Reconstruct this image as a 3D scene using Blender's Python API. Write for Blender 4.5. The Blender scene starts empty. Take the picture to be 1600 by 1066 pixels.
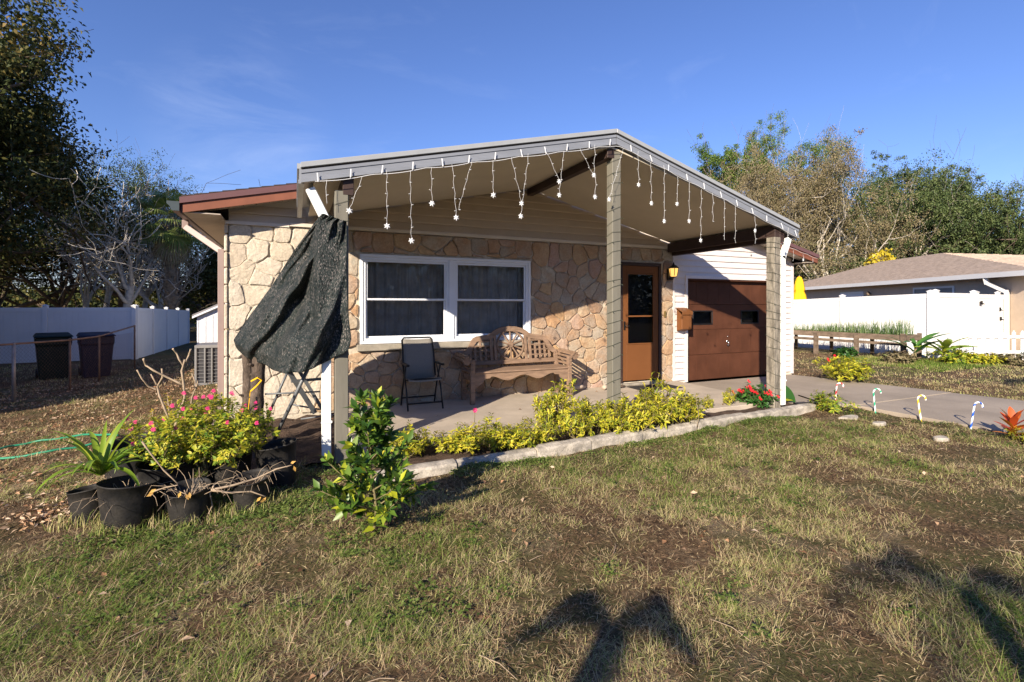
import bpy, math, random
import numpy as np
from mathutils import Vector, Matrix
R = math.radians
random.seed(7)
rng = np.random.default_rng(11)
S = bpy.context.scene
COL = S.collection

# ------------------------------------------------------------------ camera
H = 1.36
cam = bpy.data.cameras.new('camera')
co = bpy.data.objects.new('camera', cam); COL.objects.link(co)
co.location = (0, 0, H); co.rotation_euler = (R(90), 0, R(-24.02))
cam.sensor_width = 36; cam.lens = 762/1600*36; cam.shift_y = -55/1600
cam.clip_start = 0.05; cam.clip_end = 2500
S.camera = co
# ------------------------------------------------------------------ sun and sky
SUN = Vector((1.16, 1.0, -0.674)).normalized()
sl = bpy.data.lights.new('sun', 'SUN'); sl.energy = 5.0; sl.angle = R(0.55); sl.color = (1.0, 0.87, 0.70)
so = bpy.data.objects.new('sun', sl); COL.objects.link(so)
so.rotation_euler = SUN.to_track_quat('-Z', 'Y').to_euler(); so.location = (-10, -10, 12)
W = bpy.data.worlds.new('World'); S.world = W; W.use_nodes = True
wn = W.node_tree; wn.nodes.clear()
sky = wn.nodes.new('ShaderNodeTexSky'); sky.sky_type = 'NISHITA'; sky.sun_disc = False
sky.sun_elevation = math.asin(-SUN.z); sky.sun_rotation = math.atan2(-SUN.x, -SUN.y)
sky.air_density = 1.15; sky.dust_density = 0.0; sky.ozone_density = 4.0; sky.altitude = 0
tc = wn.nodes.new('ShaderNodeTexCoord'); mp = wn.nodes.new('ShaderNodeMapping')
mp.inputs['Rotation'].default_value = (0.2, 0.5, 0.35); mp.inputs['Scale'].default_value = (2.2, 7.0, 9.0)
cn = wn.nodes.new('ShaderNodeTexNoise'); cn.inputs['Scale'].default_value = 1.3; cn.inputs['Detail'].default_value = 9; cn.inputs['Roughness'].default_value = 0.62; cn.inputs['Distortion'].default_value = 0.6
cr = wn.nodes.new('ShaderNodeValToRGB'); cr.color_ramp.elements[0].position = 0.56; cr.color_ramp.elements[1].position = 0.86
cr.color_ramp.elements[0].color = (0, 0, 0, 1); cr.color_ramp.elements[1].color = (.08, .08, .08, 1)
mx = wn.nodes.new('ShaderNodeMix'); mx.data_type = 'RGBA'; mx.inputs['B'].default_value = (8.5, 9.5, 12.0, 1)
tint = wn.nodes.new('ShaderNodeMix'); tint.data_type = 'RGBA'; tint.blend_type = 'MULTIPLY'; tint.inputs['Factor'].default_value = 1; tint.inputs['B'].default_value = (1.08, 1.13, 1.60, 1)
bg = wn.nodes.new('ShaderNodeBackground'); bg.inputs['Strength'].default_value = 0.056
wo = wn.nodes.new('ShaderNodeOutputWorld')
L = wn.links
L.new(tc.outputs['Generated'], mp.inputs['Vector']); L.new(mp.outputs['Vector'], cn.inputs['Vector'])
L.new(cn.outputs['Fac'], cr.inputs['Fac'])
# one thin wisp of cloud low in the north-west
dv = wn.nodes.new('ShaderNodeVectorMath'); dv.operation = 'DOT_PRODUCT'; dv.inputs[1].default_value = Vector((-.1024, 1.1431, .372)).normalized()
L.new(tc.outputs['Generated'], dv.inputs[0])
mk = wn.nodes.new('ShaderNodeMapRange'); mk.interpolation_type = 'SMOOTHSTEP'; mk.inputs['From Min'].default_value = .987; mk.inputs['From Max'].default_value = 1.0; mk.inputs['To Max'].default_value = .20
L.new(dv.outputs['Value'], mk.inputs['Value'])
wr = wn.nodes.new('ShaderNodeMapRange'); wr.inputs['From Min'].default_value = .40; wr.inputs['From Max'].default_value = .75; L.new(cn.outputs['Fac'], wr.inputs['Value'])
ml = wn.nodes.new('ShaderNodeMath'); ml.operation = 'MULTIPLY'; L.new(mk.outputs[0], ml.inputs[0]); L.new(wr.outputs[0], ml.inputs[1])
ad_ = wn.nodes.new('ShaderNodeMath'); ad_.operation = 'ADD'; ad_.use_clamp = True; L.new(ml.outputs[0], ad_.inputs[0]); L.new(cr.outputs['Color'], ad_.inputs[1]); L.new(ad_.outputs[0], mx.inputs['Factor'])
L.new(sky.outputs['Color'], tint.inputs['A']); L.new(tint.outputs['Result'], mx.inputs['A'])
L.new(mx.outputs['Result'], bg.inputs['Color']); L.new(bg.outputs['Background'], wo.inputs['Surface'])
S.view_settings.view_transform = 'Standard'; S.view_settings.look = 'None'
S.view_settings.exposure = 1.0; S.view_settings.gamma = 1.0; S.view_settings.use_curve_mapping = False
S.render.engine = 'CYCLES'
S.cycles.max_bounces = 6; S.cycles.transparent_max_bounces = 12

# ------------------------------------------------------------------ projection helpers (pixels of the photo to metres)
CA, SA = 0.9134, 0.4070
def ray(u):
    s = (u-800)/762.0
    return s*CA+SA, -s*SA+CA
def atY(u, v, Y):
    a, b = ray(u); d = Y/b
    return Vector((a*d, Y, H+(478-v)/762.0*d))
def atZ(u, v, z):
    d = (H-z)*762.0/(v-478); a, b = ray(u)
    return Vector((a*d, b*d, z))
def atD(u, v, d):
    a, b = ray(u)
    return Vector((a*d, b*d, H+(478-v)/762.0*d))

# ------------------------------------------------------------------ materials
MATS = {}
def nd(nt, t, **kw):
    n = nt.nodes.new(t)
    for k, v in kw.items(): n.inputs[k].default_value = v
    return n
def mat(name, col, rough=.8, var=.25, scale=6., bump=.2, bscale=None, metal=0., col2=None, orand=0., spec=.3,
        stretch=(1, 1, 1), detail=6, bdist=.01, fine=None, sss=0., emit=None, estr=0., world=False):
    """base colour mottled by noise, optional second colour, optional variation from object to object"""
    m = bpy.data.materials.new(name); m.use_nodes = True; nt = m.node_tree; nt.nodes.clear(); l = nt.links
    o = nt.nodes.new('ShaderNodeOutputMaterial'); p = nt.nodes.new('ShaderNodeBsdfPrincipled')
    l.new(p.outputs[0], o.inputs['Surface'])
    p.inputs['Roughness'].default_value = rough; p.inputs['Metallic'].default_value = metal
    p.inputs['Specular IOR Level'].default_value = spec
    t = nt.nodes.new('ShaderNodeTexCoord'); mpn = nt.nodes.new('ShaderNodeMapping'); mpn.inputs['Scale'].default_value = stretch
    src = t.outputs['Object']
    if world:
        g = nt.nodes.new('ShaderNodeNewGeometry'); src = g.outputs['Position']
    l.new(src, mpn.inputs['Vector'])
    oi = nt.nodes.new('ShaderNodeObjectInfo')
    if orand > 0:
        mul = nt.nodes.new('ShaderNodeMath'); mul.operation = 'MULTIPLY'; mul.inputs[1].default_value = 40
        l.new(oi.outputs['Random'], mul.inputs[0])
        cb = nt.nodes.new('ShaderNodeCombineXYZ'); l.new(mul.outputs[0], cb.inputs[0]); l.new(mul.outputs[0], cb.inputs[2])
        l.new(cb.outputs[0], mpn.inputs['Location'])
    n1 = nd(nt, 'ShaderNodeTexNoise', Scale=scale, Detail=detail, Roughness=.6)
    l.new(mpn.outputs[0], n1.inputs['Vector'])
    c2 = col2 or tuple(c*(1-var) for c in col)
    c1 = col if col2 else tuple(min(1, c*(1+var*.6)) for c in col)
    r = nt.nodes.new('ShaderNodeValToRGB'); r.color_ramp.elements[0].position = .36; r.color_ramp.elements[1].position = .64
    r.color_ramp.elements[0].color = (*c2, 1); r.color_ramp.elements[1].color = (*c1, 1)
    l.new(n1.outputs['Fac'], r.inputs['Fac'])
    out = r.outputs['Color']
    if orand > 0:
        hs = nt.nodes.new('ShaderNodeHueSaturation')
        mr = nd(nt, 'ShaderNodeMapRange'); mr.inputs['To Min'].default_value = 1-orand; mr.inputs['To Max'].default_value = 1+orand
        l.new(oi.outputs['Random'], mr.inputs['Value']); l.new(mr.outputs[0], hs.inputs['Value']); l.new(out, hs.inputs['Color'])
        out = hs.outputs['Color']
    if fine:
        n3 = nd(nt, 'ShaderNodeTexNoise', Scale=fine[0], Detail=3., Roughness=.7); l.new(mpn.outputs[0], n3.inputs['Vector'])
        mr = nd(nt, 'ShaderNodeMapRange'); mr.inputs['From Min'].default_value = .3; mr.inputs['From Max'].default_value = .7
        mr.inputs['To Min'].default_value = 1-fine[1]; mr.inputs['To Max'].default_value = 1+fine[1]
        l.new(n3.outputs['Fac'], mr.inputs['Value'])
        hs = nt.nodes.new('ShaderNodeHueSaturation'); l.new(mr.outputs[0], hs.inputs['Value']); l.new(out, hs.inputs['Color']); out = hs.outputs['Color']
    l.new(out, p.inputs['Base Color'])
    if bump > 0:
        n2 = nd(nt, 'ShaderNodeTexNoise', Scale=bscale or scale*4, Detail=5., Roughness=.65)
        l.new(mpn.outputs[0], n2.inputs['Vector'])
        b = nd(nt, 'ShaderNodeBump', Strength=bump, Distance=bdist)
        l.new(n2.outputs['Fac'], b.inputs['Height']); l.new(b.outputs[0], p.inputs['Normal'])
    if emit:
        p.inputs['Emission Color'].default_value = (*emit, 1); p.inputs['Emission Strength'].default_value = estr
    MATS[name] = m
    return m
def leafmat(name, cols, rough=.5, trans=.35, spec=.35):
    """colours along the per-face 'tint' attribute; thin-leaf translucency"""
    m = bpy.data.materials.new(name); m.use_nodes = True; nt = m.node_tree; nt.nodes.clear(); l = nt.links
    o = nt.nodes.new('ShaderNodeOutputMaterial'); p = nt.nodes.new('ShaderNodeBsdfPrincipled')
    p.inputs['Roughness'].default_value = rough; p.inputs['Specular IOR Level'].default_value = spec
    a = nt.nodes.new('ShaderNodeAttribute'); a.attribute_name = 'tint'
    r = nt.nodes.new('ShaderNodeValToRGB'); e = r.color_ramp.elements
    while len(e) < len(cols): e.new(.5)
    for i, c in enumerate(cols):
        e[i].position = i/(len(cols)-1); e[i].color = (*c, 1)
    l.new(a.outputs['Fac'], r.inputs['Fac']); l.new(r.outputs[0], p.inputs['Base Color'])
    if trans > 0:
        tr = nt.nodes.new('ShaderNodeBsdfTranslucent'); l.new(r.outputs[0], tr.inputs['Color'])
        mxs = nd(nt, 'ShaderNodeMixShader', Fac=trans); l.new(p.outputs[0], mxs.inputs[1]); l.new(tr.outputs[0], mxs.inputs[2])
        l.new(mxs.outputs[0], o.inputs['Surface'])
    else: l.new(p.outputs[0], o.inputs['Surface'])
    MATS[name] = m
    return m

mat('mortar', (.52, .455, .36), .95, .3, 9, .6)
mat('white_siding', (.64, .59, .57), .55, .06, 3, .05, orand=.03)
mat('beige_siding', (.54, .45, .35), .6, .06, 3, .05, orand=.03)
mat('cream_trim', (.62, .56, .48), .6, .06, 3, .05)
mat('brown_door', (.165, .066, .024), .5, .07, 2, .03, spec=.15)
mat('brown_garage', (.086, .034, .019), .6, .22, 2.2, .05, orand=.03, spec=.12)
mat('dark_brown', (.045, .028, .024), .55, .15, 4, .1)
mat('fascia_red', (.20, .072, .040), .5, .12, 5, .05)
mat('metal_maroon', (.13, .065, .065), .4, .1, 4, .03, metal=.0)
mat('gutter_brown', (.28, .21, .19), .4, .08, 4, .03)
mat('gutter_dark', (.055, .07, .075), .35, .1, 4, .02)
mat('fascia_grey', (.21, .225, .255), .38, .12, 5, .04, stretch=(.4, 1, 3))
mat('drip_grey', (.30, .315, .33), .35, .06, 5, .02)
mat('ceiling_taupe', (.52, .465, .37), .65, .05, 2, .03)
mat('soffit', (.42, .36, .30), .6, .06, 2, .02)
mat('post_grey', (.165, .155, .125), .7, .15, 3, .1, stretch=(3, 3, .6))
mat('post_weathered', (.23, .205, .165), .85, .5, 7, .4, stretch=(3, 3, .7), fine=(60, .25))
mat('pipe_white', (.78, .80, .78), .4, .06, 4, .03)
mat('vinyl_white', (.66, .655, .65), .45, .03, 2, .02)
mat('window_white', (.72, .75, .80), .45, .04, 3, .02)
mat('curtain', (.60, .53, .46), .9, .2, 5, .1)
mat('sill', (.30, .27, .22), .85, .2, 8, .3)
mat('room', (.03, .03, .03), .9, .1, 2, 0)
mat('slab_concrete', (.44, .375, .30), .9, .16, 1.6, .25, bscale=60, fine=(140, .10), world=True, bdist=.004)
mat('drive_concrete', (.31, .26, .205), .9, .16, 1.2, .3, bscale=60, fine=(140, .12), world=True, bdist=.004)
mat('kerb_concrete', (.40, .36, .30), .95, .42, 7, .7, bscale=40, fine=(90, .22), orand=.05, bdist=.012)
mat('soil', (.085, .055, .038), .95, .45, 9, 1., bscale=35, world=True, bdist=.03, fine=(70, .4))
mat('shingle_dark', (.055, .045, .042), .95, .3, 8, .4, orand=.2)
mat('shingle_tan', (.42, .335, .27), .95, .22, 5, .4, orand=.13, fine=(50, .2))
mat('stucco_beige', (.52, .41, .31), .9, .06, 3, .2, bscale=60)
mat('teak', (.235, .155, .105), .75, .28, 4, .2, stretch=(1, 6, 6), orand=.07, fine=(50, .12))
mat('black_metal', (.012, .012, .013), .38, .1, 5, .02)
mat('sling_grey', (.22, .205, .18), .8, .08, 60, .2, bscale=200, bdist=.002)
mat('grey_metal', (.14, .15, .16), .45, .15, 6, .04, metal=.2)
mat('bark_log', (.10, .075, .058), .95, .5, 7, 1., bscale=22, stretch=(1, 1, .5), bdist=.03, fine=(40, .4))
mat('bark', (.13, .10, .075), .95, .4, 5, .6, bscale=14, bdist=.04)
mat('bark_pale', (.50, .45, .38), .95, .3, 5, .5, bscale=14, bdist=.03)
mat('bark_pine', (.20, .13, .09), .95, .3, 5, .5)
mat('palm_trunk', (.24, .185, .13), .95, .4, 8, .8, bdist=.05)
mat('stem', (.17, .14, .07), .8, .3, 10, .1)
mat('stem_pale', (.34, .26, .18), .8, .25, 14, .2)
mat('pot_black', (.010, .010, .011), .6, .2, 7, .35, bscale=16, col2=(.028, .025, .022), fine=(60, .3), bdist=.012)
mat('hose_green', (.03, .24, .13), .4, .1, 5, .02)
mat('bin_green', (.004, .012, .008), .5, .1, 3, .03)
mat('bin_blue', (.004, .007, .028), .5, .1, 3, .03)
mat('black_plastic', (.012, .012, .014), .4, .1, 5, .02)
mat('galvanised', (.30, .27, .25), .5, .2, 6, .05, metal=.3)
mat('rust', (.20, .12, .08), .8, .3, 8, .2)
mat('ac_grey', (.20, .20, .20), .5, .1, 4, .03)
mat('ac_dark', (.05, .05, .055), .5, .1, 4, .03)
mat('shed_white', (.66, .67, .70), .6, .05, 3, .02)
mat('shed_yellow', (.60, .50, .24), .6, .05, 3, .02)
mat('shed_roof', (.22, .21, .22), .8, .15, 5, .2)
mat('umbrella_yellow', (.92, .50, .01), .8, .08, 5, .1)
mat('old_wood', (.17, .125, .09), .9, .35, 5, .4, stretch=(1, 1, 3), orand=.15, fine=(50, .2))
mat('wire_green', (.05, .06, .04), .5, .1, 5, 0)
mat('light_white', (.66, .67, .68), .35, .02, 5, 0, spec=.5)
mat('brass', (.55, .38, .14), .3, .1, 5, 0, metal=.8)
mat('amber', (.75, .42, .10), .2, .1, 5, 0, emit=(1., .55, .14), estr=.75)
mat('chrome', (.6, .6, .6), .2, .05, 5, 0, metal=1.)
mat('cane_white', (.8, .8, .8), .3, .02, 5, 0)
for nme, c in (('red', (.55, .03, .03)), ('green', (.02, .35, .20)), ('yellow', (.75, .52, .03)), ('blue', (.02, .10, .48))):
    mat('cane_'+nme, c, .3, .02, 5, 0)
mat('flower_pink', (.62, .03, .16), .6, .2, 20, 0)
mat('flower_red', (.72, .015, .03), .6, .2, 20, 0)
mat('asphalt', (.05, .05, .052), .9, .2, 3, .3, world=True)
mat('mat_black', (.03, .028, .028), .95, .2, 30, .3)
mat('driftwood', (.52, .42, .33), .9, .25, 6, .3)

def stone_mat(name, cs, blotch):
    m = bpy.data.materials.new(name); m.use_nodes = True; nt = m.node_tree; nt.nodes.clear(); l = nt.links
    o = nt.nodes.new('ShaderNodeOutputMaterial'); p = nt.nodes.new('ShaderNodeBsdfPrincipled'); l.new(p.outputs[0], o.inputs['Surface'])
    p.inputs['Roughness'].default_value = .9; p.inputs['Specular IOR Level'].default_value = .2
    oi = nt.nodes.new('ShaderNodeObjectInfo')
    r = nt.nodes.new('ShaderNodeValToRGB'); r.color_ramp.interpolation = 'LINEAR'; e = r.color_ramp.elements
    while len(e) < len(cs): e.new(.5)
    for i, c in enumerate(cs): e[i].position = i/(len(cs)-1); e[i].color = (*c, 1)
    l.new(oi.outputs['Random'], r.inputs['Fac'])
    g = nt.nodes.new('ShaderNodeNewGeometry')
    n = nd(nt, 'ShaderNodeTexNoise', Scale=5.5, Detail=6., Roughness=.62); l.new(g.outputs['Position'], n.inputs['Vector'])
    r2 = nt.nodes.new('ShaderNodeValToRGB'); r2.color_ramp.elements[0].position = .42; r2.color_ramp.elements[1].position = .66
    r2.color_ramp.elements[0].color = (0, 0, 0, 1); r2.color_ramp.elements[1].color = (.6, .6, .6, 1)
    l.new(n.outputs['Fac'], r2.inputs['Fac'])
    mx = nt.nodes.new('ShaderNodeMix'); mx.data_type = 'RGBA'; mx.inputs['B'].default_value = (*blotch, 1)
    l.new(r2.outputs[0], mx.inputs['Factor']); l.new(r.outputs[0], mx.inputs['A'])
    n2 = nd(nt, 'ShaderNodeTexNoise', Scale=38., Detail=6., Roughness=.7); l.new(g.outputs['Position'], n2.inputs['Vector'])
    mr = nd(nt, 'ShaderNodeMapRange'); mr.inputs['From Min'].default_value = .3; mr.inputs['From Max'].default_value = .7; mr.inputs['To Min'].default_value = .74; mr.inputs['To Max'].default_value = 1.2
    l.new(n2.outputs['Fac'], mr.inputs['Value'])
    hs = nt.nodes.new('ShaderNodeHueSaturation'); l.new(mr.outputs[0], hs.inputs['Value']); l.new(mx.outputs['Result'], hs.inputs['Color'])
    l.new(hs.outputs[0], p.inputs['Base Color'])
    n3 = nd(nt, 'ShaderNodeTexNoise', Scale=16., Detail=7., Roughness=.6); l.new(g.outputs['Position'], n3.inputs['Vector'])
    b = nd(nt, 'ShaderNodeBump', Strength=.55, Distance=.03); l.new(n3.outputs['Fac'], b.inputs['Height']); l.new(b.outputs[0], p.inputs['Normal'])
    MATS[name] = m
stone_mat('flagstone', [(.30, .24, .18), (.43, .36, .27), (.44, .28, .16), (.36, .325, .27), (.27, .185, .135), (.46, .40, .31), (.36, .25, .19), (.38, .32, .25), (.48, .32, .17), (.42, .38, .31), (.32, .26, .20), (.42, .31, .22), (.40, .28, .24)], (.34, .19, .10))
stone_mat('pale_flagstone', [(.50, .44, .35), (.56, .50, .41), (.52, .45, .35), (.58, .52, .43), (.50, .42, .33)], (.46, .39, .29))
def glass_mat():
    m = bpy.data.materials.new('window_glass'); m.use_nodes = True; nt = m.node_tree; nt.nodes.clear(); l = nt.links
    o = nt.nodes.new('ShaderNodeOutputMaterial'); g = nt.nodes.new('ShaderNodeBsdfGlossy'); g.inputs['Roughness'].default_value = .02
    t = nt.nodes.new('ShaderNodeBsdfTransparent'); t.inputs['Color'].default_value = (.80, .82, .84, 1)
    f = nd(nt, 'ShaderNodeFresnel', IOR=1.30); ms = nt.nodes.new('ShaderNodeMixShader')
    l.new(f.outputs[0], ms.inputs['Fac']); l.new(t.outputs[0], ms.inputs[1]); l.new(g.outputs[0], ms.inputs[2]); l.new(ms.outputs[0], o.inputs['Surface'])
    MATS['window_glass'] = m
glass_mat()
def net_mat():
    m = bpy.data.materials.new('shade_net'); m.use_nodes = True; nt = m.node_tree; nt.nodes.clear(); l = nt.links
    o = nt.nodes.new('ShaderNodeOutputMaterial'); p = nt.nodes.new('ShaderNodeBsdfPrincipled')
    t = nt.nodes.new('ShaderNodeTexCoord'); mpn = nt.nodes.new('ShaderNodeMapping'); mpn.inputs['Scale'].default_value = (1.2, 1.2, .5); mpn.inputs['Rotation'].default_value = (0, .5, 0); l.new(t.outputs['Object'], mpn.inputs['Vector'])
    n = nd(nt, 'ShaderNodeTexNoise', Scale=88., Detail=2., Roughness=.7); l.new(mpn.outputs[0], n.inputs['Vector'])
    n2 = nd(nt, 'ShaderNodeTexNoise', Scale=5., Detail=5., Roughness=.65); l.new(t.outputs['Object'], n2.inputs['Vector'])
    ad = nt.nodes.new('ShaderNodeMath'); ad.operation = 'MULTIPLY_ADD'; ad.inputs[1].default_value = .28; l.new(n2.outputs['Fac'], ad.inputs[0]); l.new(n.outputs['Fac'], ad.inputs[2])
    r = nt.nodes.new('ShaderNodeValToRGB'); e = r.color_ramp.elements
    e[0].position = .50; e[0].color = (.004, .004, .0042, 1); e[1].position = .84; e[1].color = (.27, .245, .23, 1)  # pale specks paint glints of light into the net's base colour
    k = e.new(.63); k.color = (.016, .029, .029, 1); k = e.new(.74); k.color = (.062, .057, .054, 1)
    l.new(ad.outputs[0], r.inputs['Fac']); l.new(r.outputs[0], p.inputs['Base Color'])
    p.inputs['Roughness'].default_value = .45; p.inputs['Specular IOR Level'].default_value = .18
    b = nd(nt, 'ShaderNodeBump', Strength=1., Distance=.012); l.new(n.outputs['Fac'], b.inputs['Height']); l.new(b.outputs[0], p.inputs['Normal'])
    tr = nt.nodes.new('ShaderNodeBsdfTransparent'); n3 = nd(nt, 'ShaderNodeTexNoise', Scale=240., Detail=1.); l.new(t.outputs['Object'], n3.inputs['Vector'])
    g = nt.nodes.new('ShaderNodeMath'); g.operation = 'LESS_THAN'; g.inputs[1].default_value = .30; l.new(n3.outputs['Fac'], g.inputs[0])
    ms = nt.nodes.new('ShaderNodeMixShader'); l.new(g.outputs[0], ms.inputs['Fac']); l.new(p.outputs[0], ms.inputs[1]); l.new(tr.outputs[0], ms.inputs[2]); l.new(ms.outputs[0], o.inputs['Surface'])
    MATS['shade_net'] = m
net_mat()
def ground_mat():
    m = bpy.data.materials.new('lawn_ground'); m.use_nodes = True; nt = m.node_tree; nt.nodes.clear(); l = nt.links
    o = nt.nodes.new('ShaderNodeOutputMaterial'); p = nt.nodes.new('ShaderNodeBsdfPrincipled'); l.new(p.outputs[0], o.inputs['Surface'])
    p.inputs['Roughness'].default_value = .95; p.inputs['Specular IOR Level'].default_value = .1
    g = nt.nodes.new('ShaderNodeNewGeometry'); P = g.outputs['Position']
    def noise(s, d=6., rr=.6):
        n = nd(nt, 'ShaderNodeTexNoise', Scale=s, Detail=d, Roughness=rr); l.new(P, n.inputs['Vector']); return n.outputs['Fac']
    def ramp(src, a, b, ca, cb):
        r = nt.nodes.new('ShaderNodeValToRGB'); e = r.color_ramp.elements
        e[0].position = a; e[1].position = b; e[0].color = (*ca, 1); e[1].color = (*cb, 1); l.new(src, r.inputs['Fac']); return r.outputs[0]
    def mix(f, a, b):
        mm = nt.nodes.new('ShaderNodeMix'); mm.data_type = 'RGBA'; l.new(f, mm.inputs['Factor']); l.new(a, mm.inputs['A']); l.new(b, mm.inputs['B']); return mm.outputs['Result']
    base = ramp(noise(28, 8, .75), .38, .62, (.040, .026, .016), (.19, .125, .07))
    olive = ramp(noise(60, 4, .7), .35, .65, (.03, .036, .012), (.13, .13, .05))
    c = mix(ramp(noise(1.1, 5), .44, .6, (0, 0, 0), (.8, .8, .8)), base, olive)
    pale = ramp(noise(80, 3, .8), .4, .65, (.13, .10, .07), (.38, .29, .19))
    c = mix(ramp(noise(2.7, 6), .55, .7, (0, 0, 0), (.7, .7, .7)), c, pale)
    l.new(c, p.inputs['Base Color'])
    b = nd(nt, 'ShaderNodeBump', Strength=1., Distance=.03); l.new(noise(38, 6, .75), b.inputs['Height']); l.new(b.outputs[0], p.inputs['Normal'])
    MATS['lawn_ground'] = m
ground_mat()
leafmat('grass_blades', [(.15, .088, .052), (.30, .20, .12), (.56, .45, .26), (.42, .40, .16), (.25, .295, .075), (.12, .185, .03)], .8, .2, .12)
leafmat('weed_leaves', [(.06, .11, .018), (.12, .175, .035), (.20, .24, .06)], .6, .3)
leafmat('litter_leaves', [(.13, .065, .03), (.29, .15, .075), (.44, .27, .15), (.60, .47, .34)], .85, .1)
leafmat('oak_dark', [(.02, .032, .009), (.055, .07, .02), (.12, .11, .03), (.20, .135, .038)], .65, .2, .2)
leafmat('oak_green', [(.03, .052, .018), (.075, .11, .038), (.13, .165, .055), (.19, .18, .08)], .6, .2, .25)
leafmat('oak_brown', [(.12, .105, .055), (.20, .165, .09), (.28, .225, .13), (.16, .18, .07)], .65, .25, .2)
leafmat('pine_green', [(.06, .11, .02), (.12, .19, .035), (.20, .27, .05)], .6, .25, .2)
leafmat('palm_leaves', [(.06, .12, .03), (.18, .24, .06), (.26, .27, .09), (.33, .26, .16)], .55, .25)
leafmat('border_leaves', [(.14, .20, .02), (.36, .38, .03), (.58, .52, .04), (.66, .55, .06)], .5, .35)
leafmat('flower_bush_leaves', [(.07, .15, .015), (.20, .30, .03), (.46, .46, .04), (.62, .52, .05)], .5, .35)
leafmat('citrus_leaves', [(.02, .055, .01), (.05, .12, .018), (.13, .22, .025), (.42, .45, .03)], .38, .3, .5)
leafmat('green_leaves', [(.02, .07, .015), (.04, .13, .025), (.08, .2, .03)], .45, .3, .4)
leafmat('strap_leaves', [(.10, .20, .02), (.22, .34, .03), (.42, .46, .05)], .42, .35, .4)
leafmat('croton_leaves', [(.30, .03, .012), (.55, .10, .02), (.62, .30, .03), (.40, .04, .02)], .45, .3, .4)
leafmat('yellow_leaves', [(.45, .36, .02), (.72, .56, .05), (.80, .62, .12)], .6, .35)
leafmat('dry_leaves', [(.45, .26, .06), (.62, .38, .12), (.68, .42, .10)], .7, .3)
leafmat('chives', [(.05, .11, .03), (.12, .2, .06), (.25, .3, .12)], .5, .3)

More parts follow.
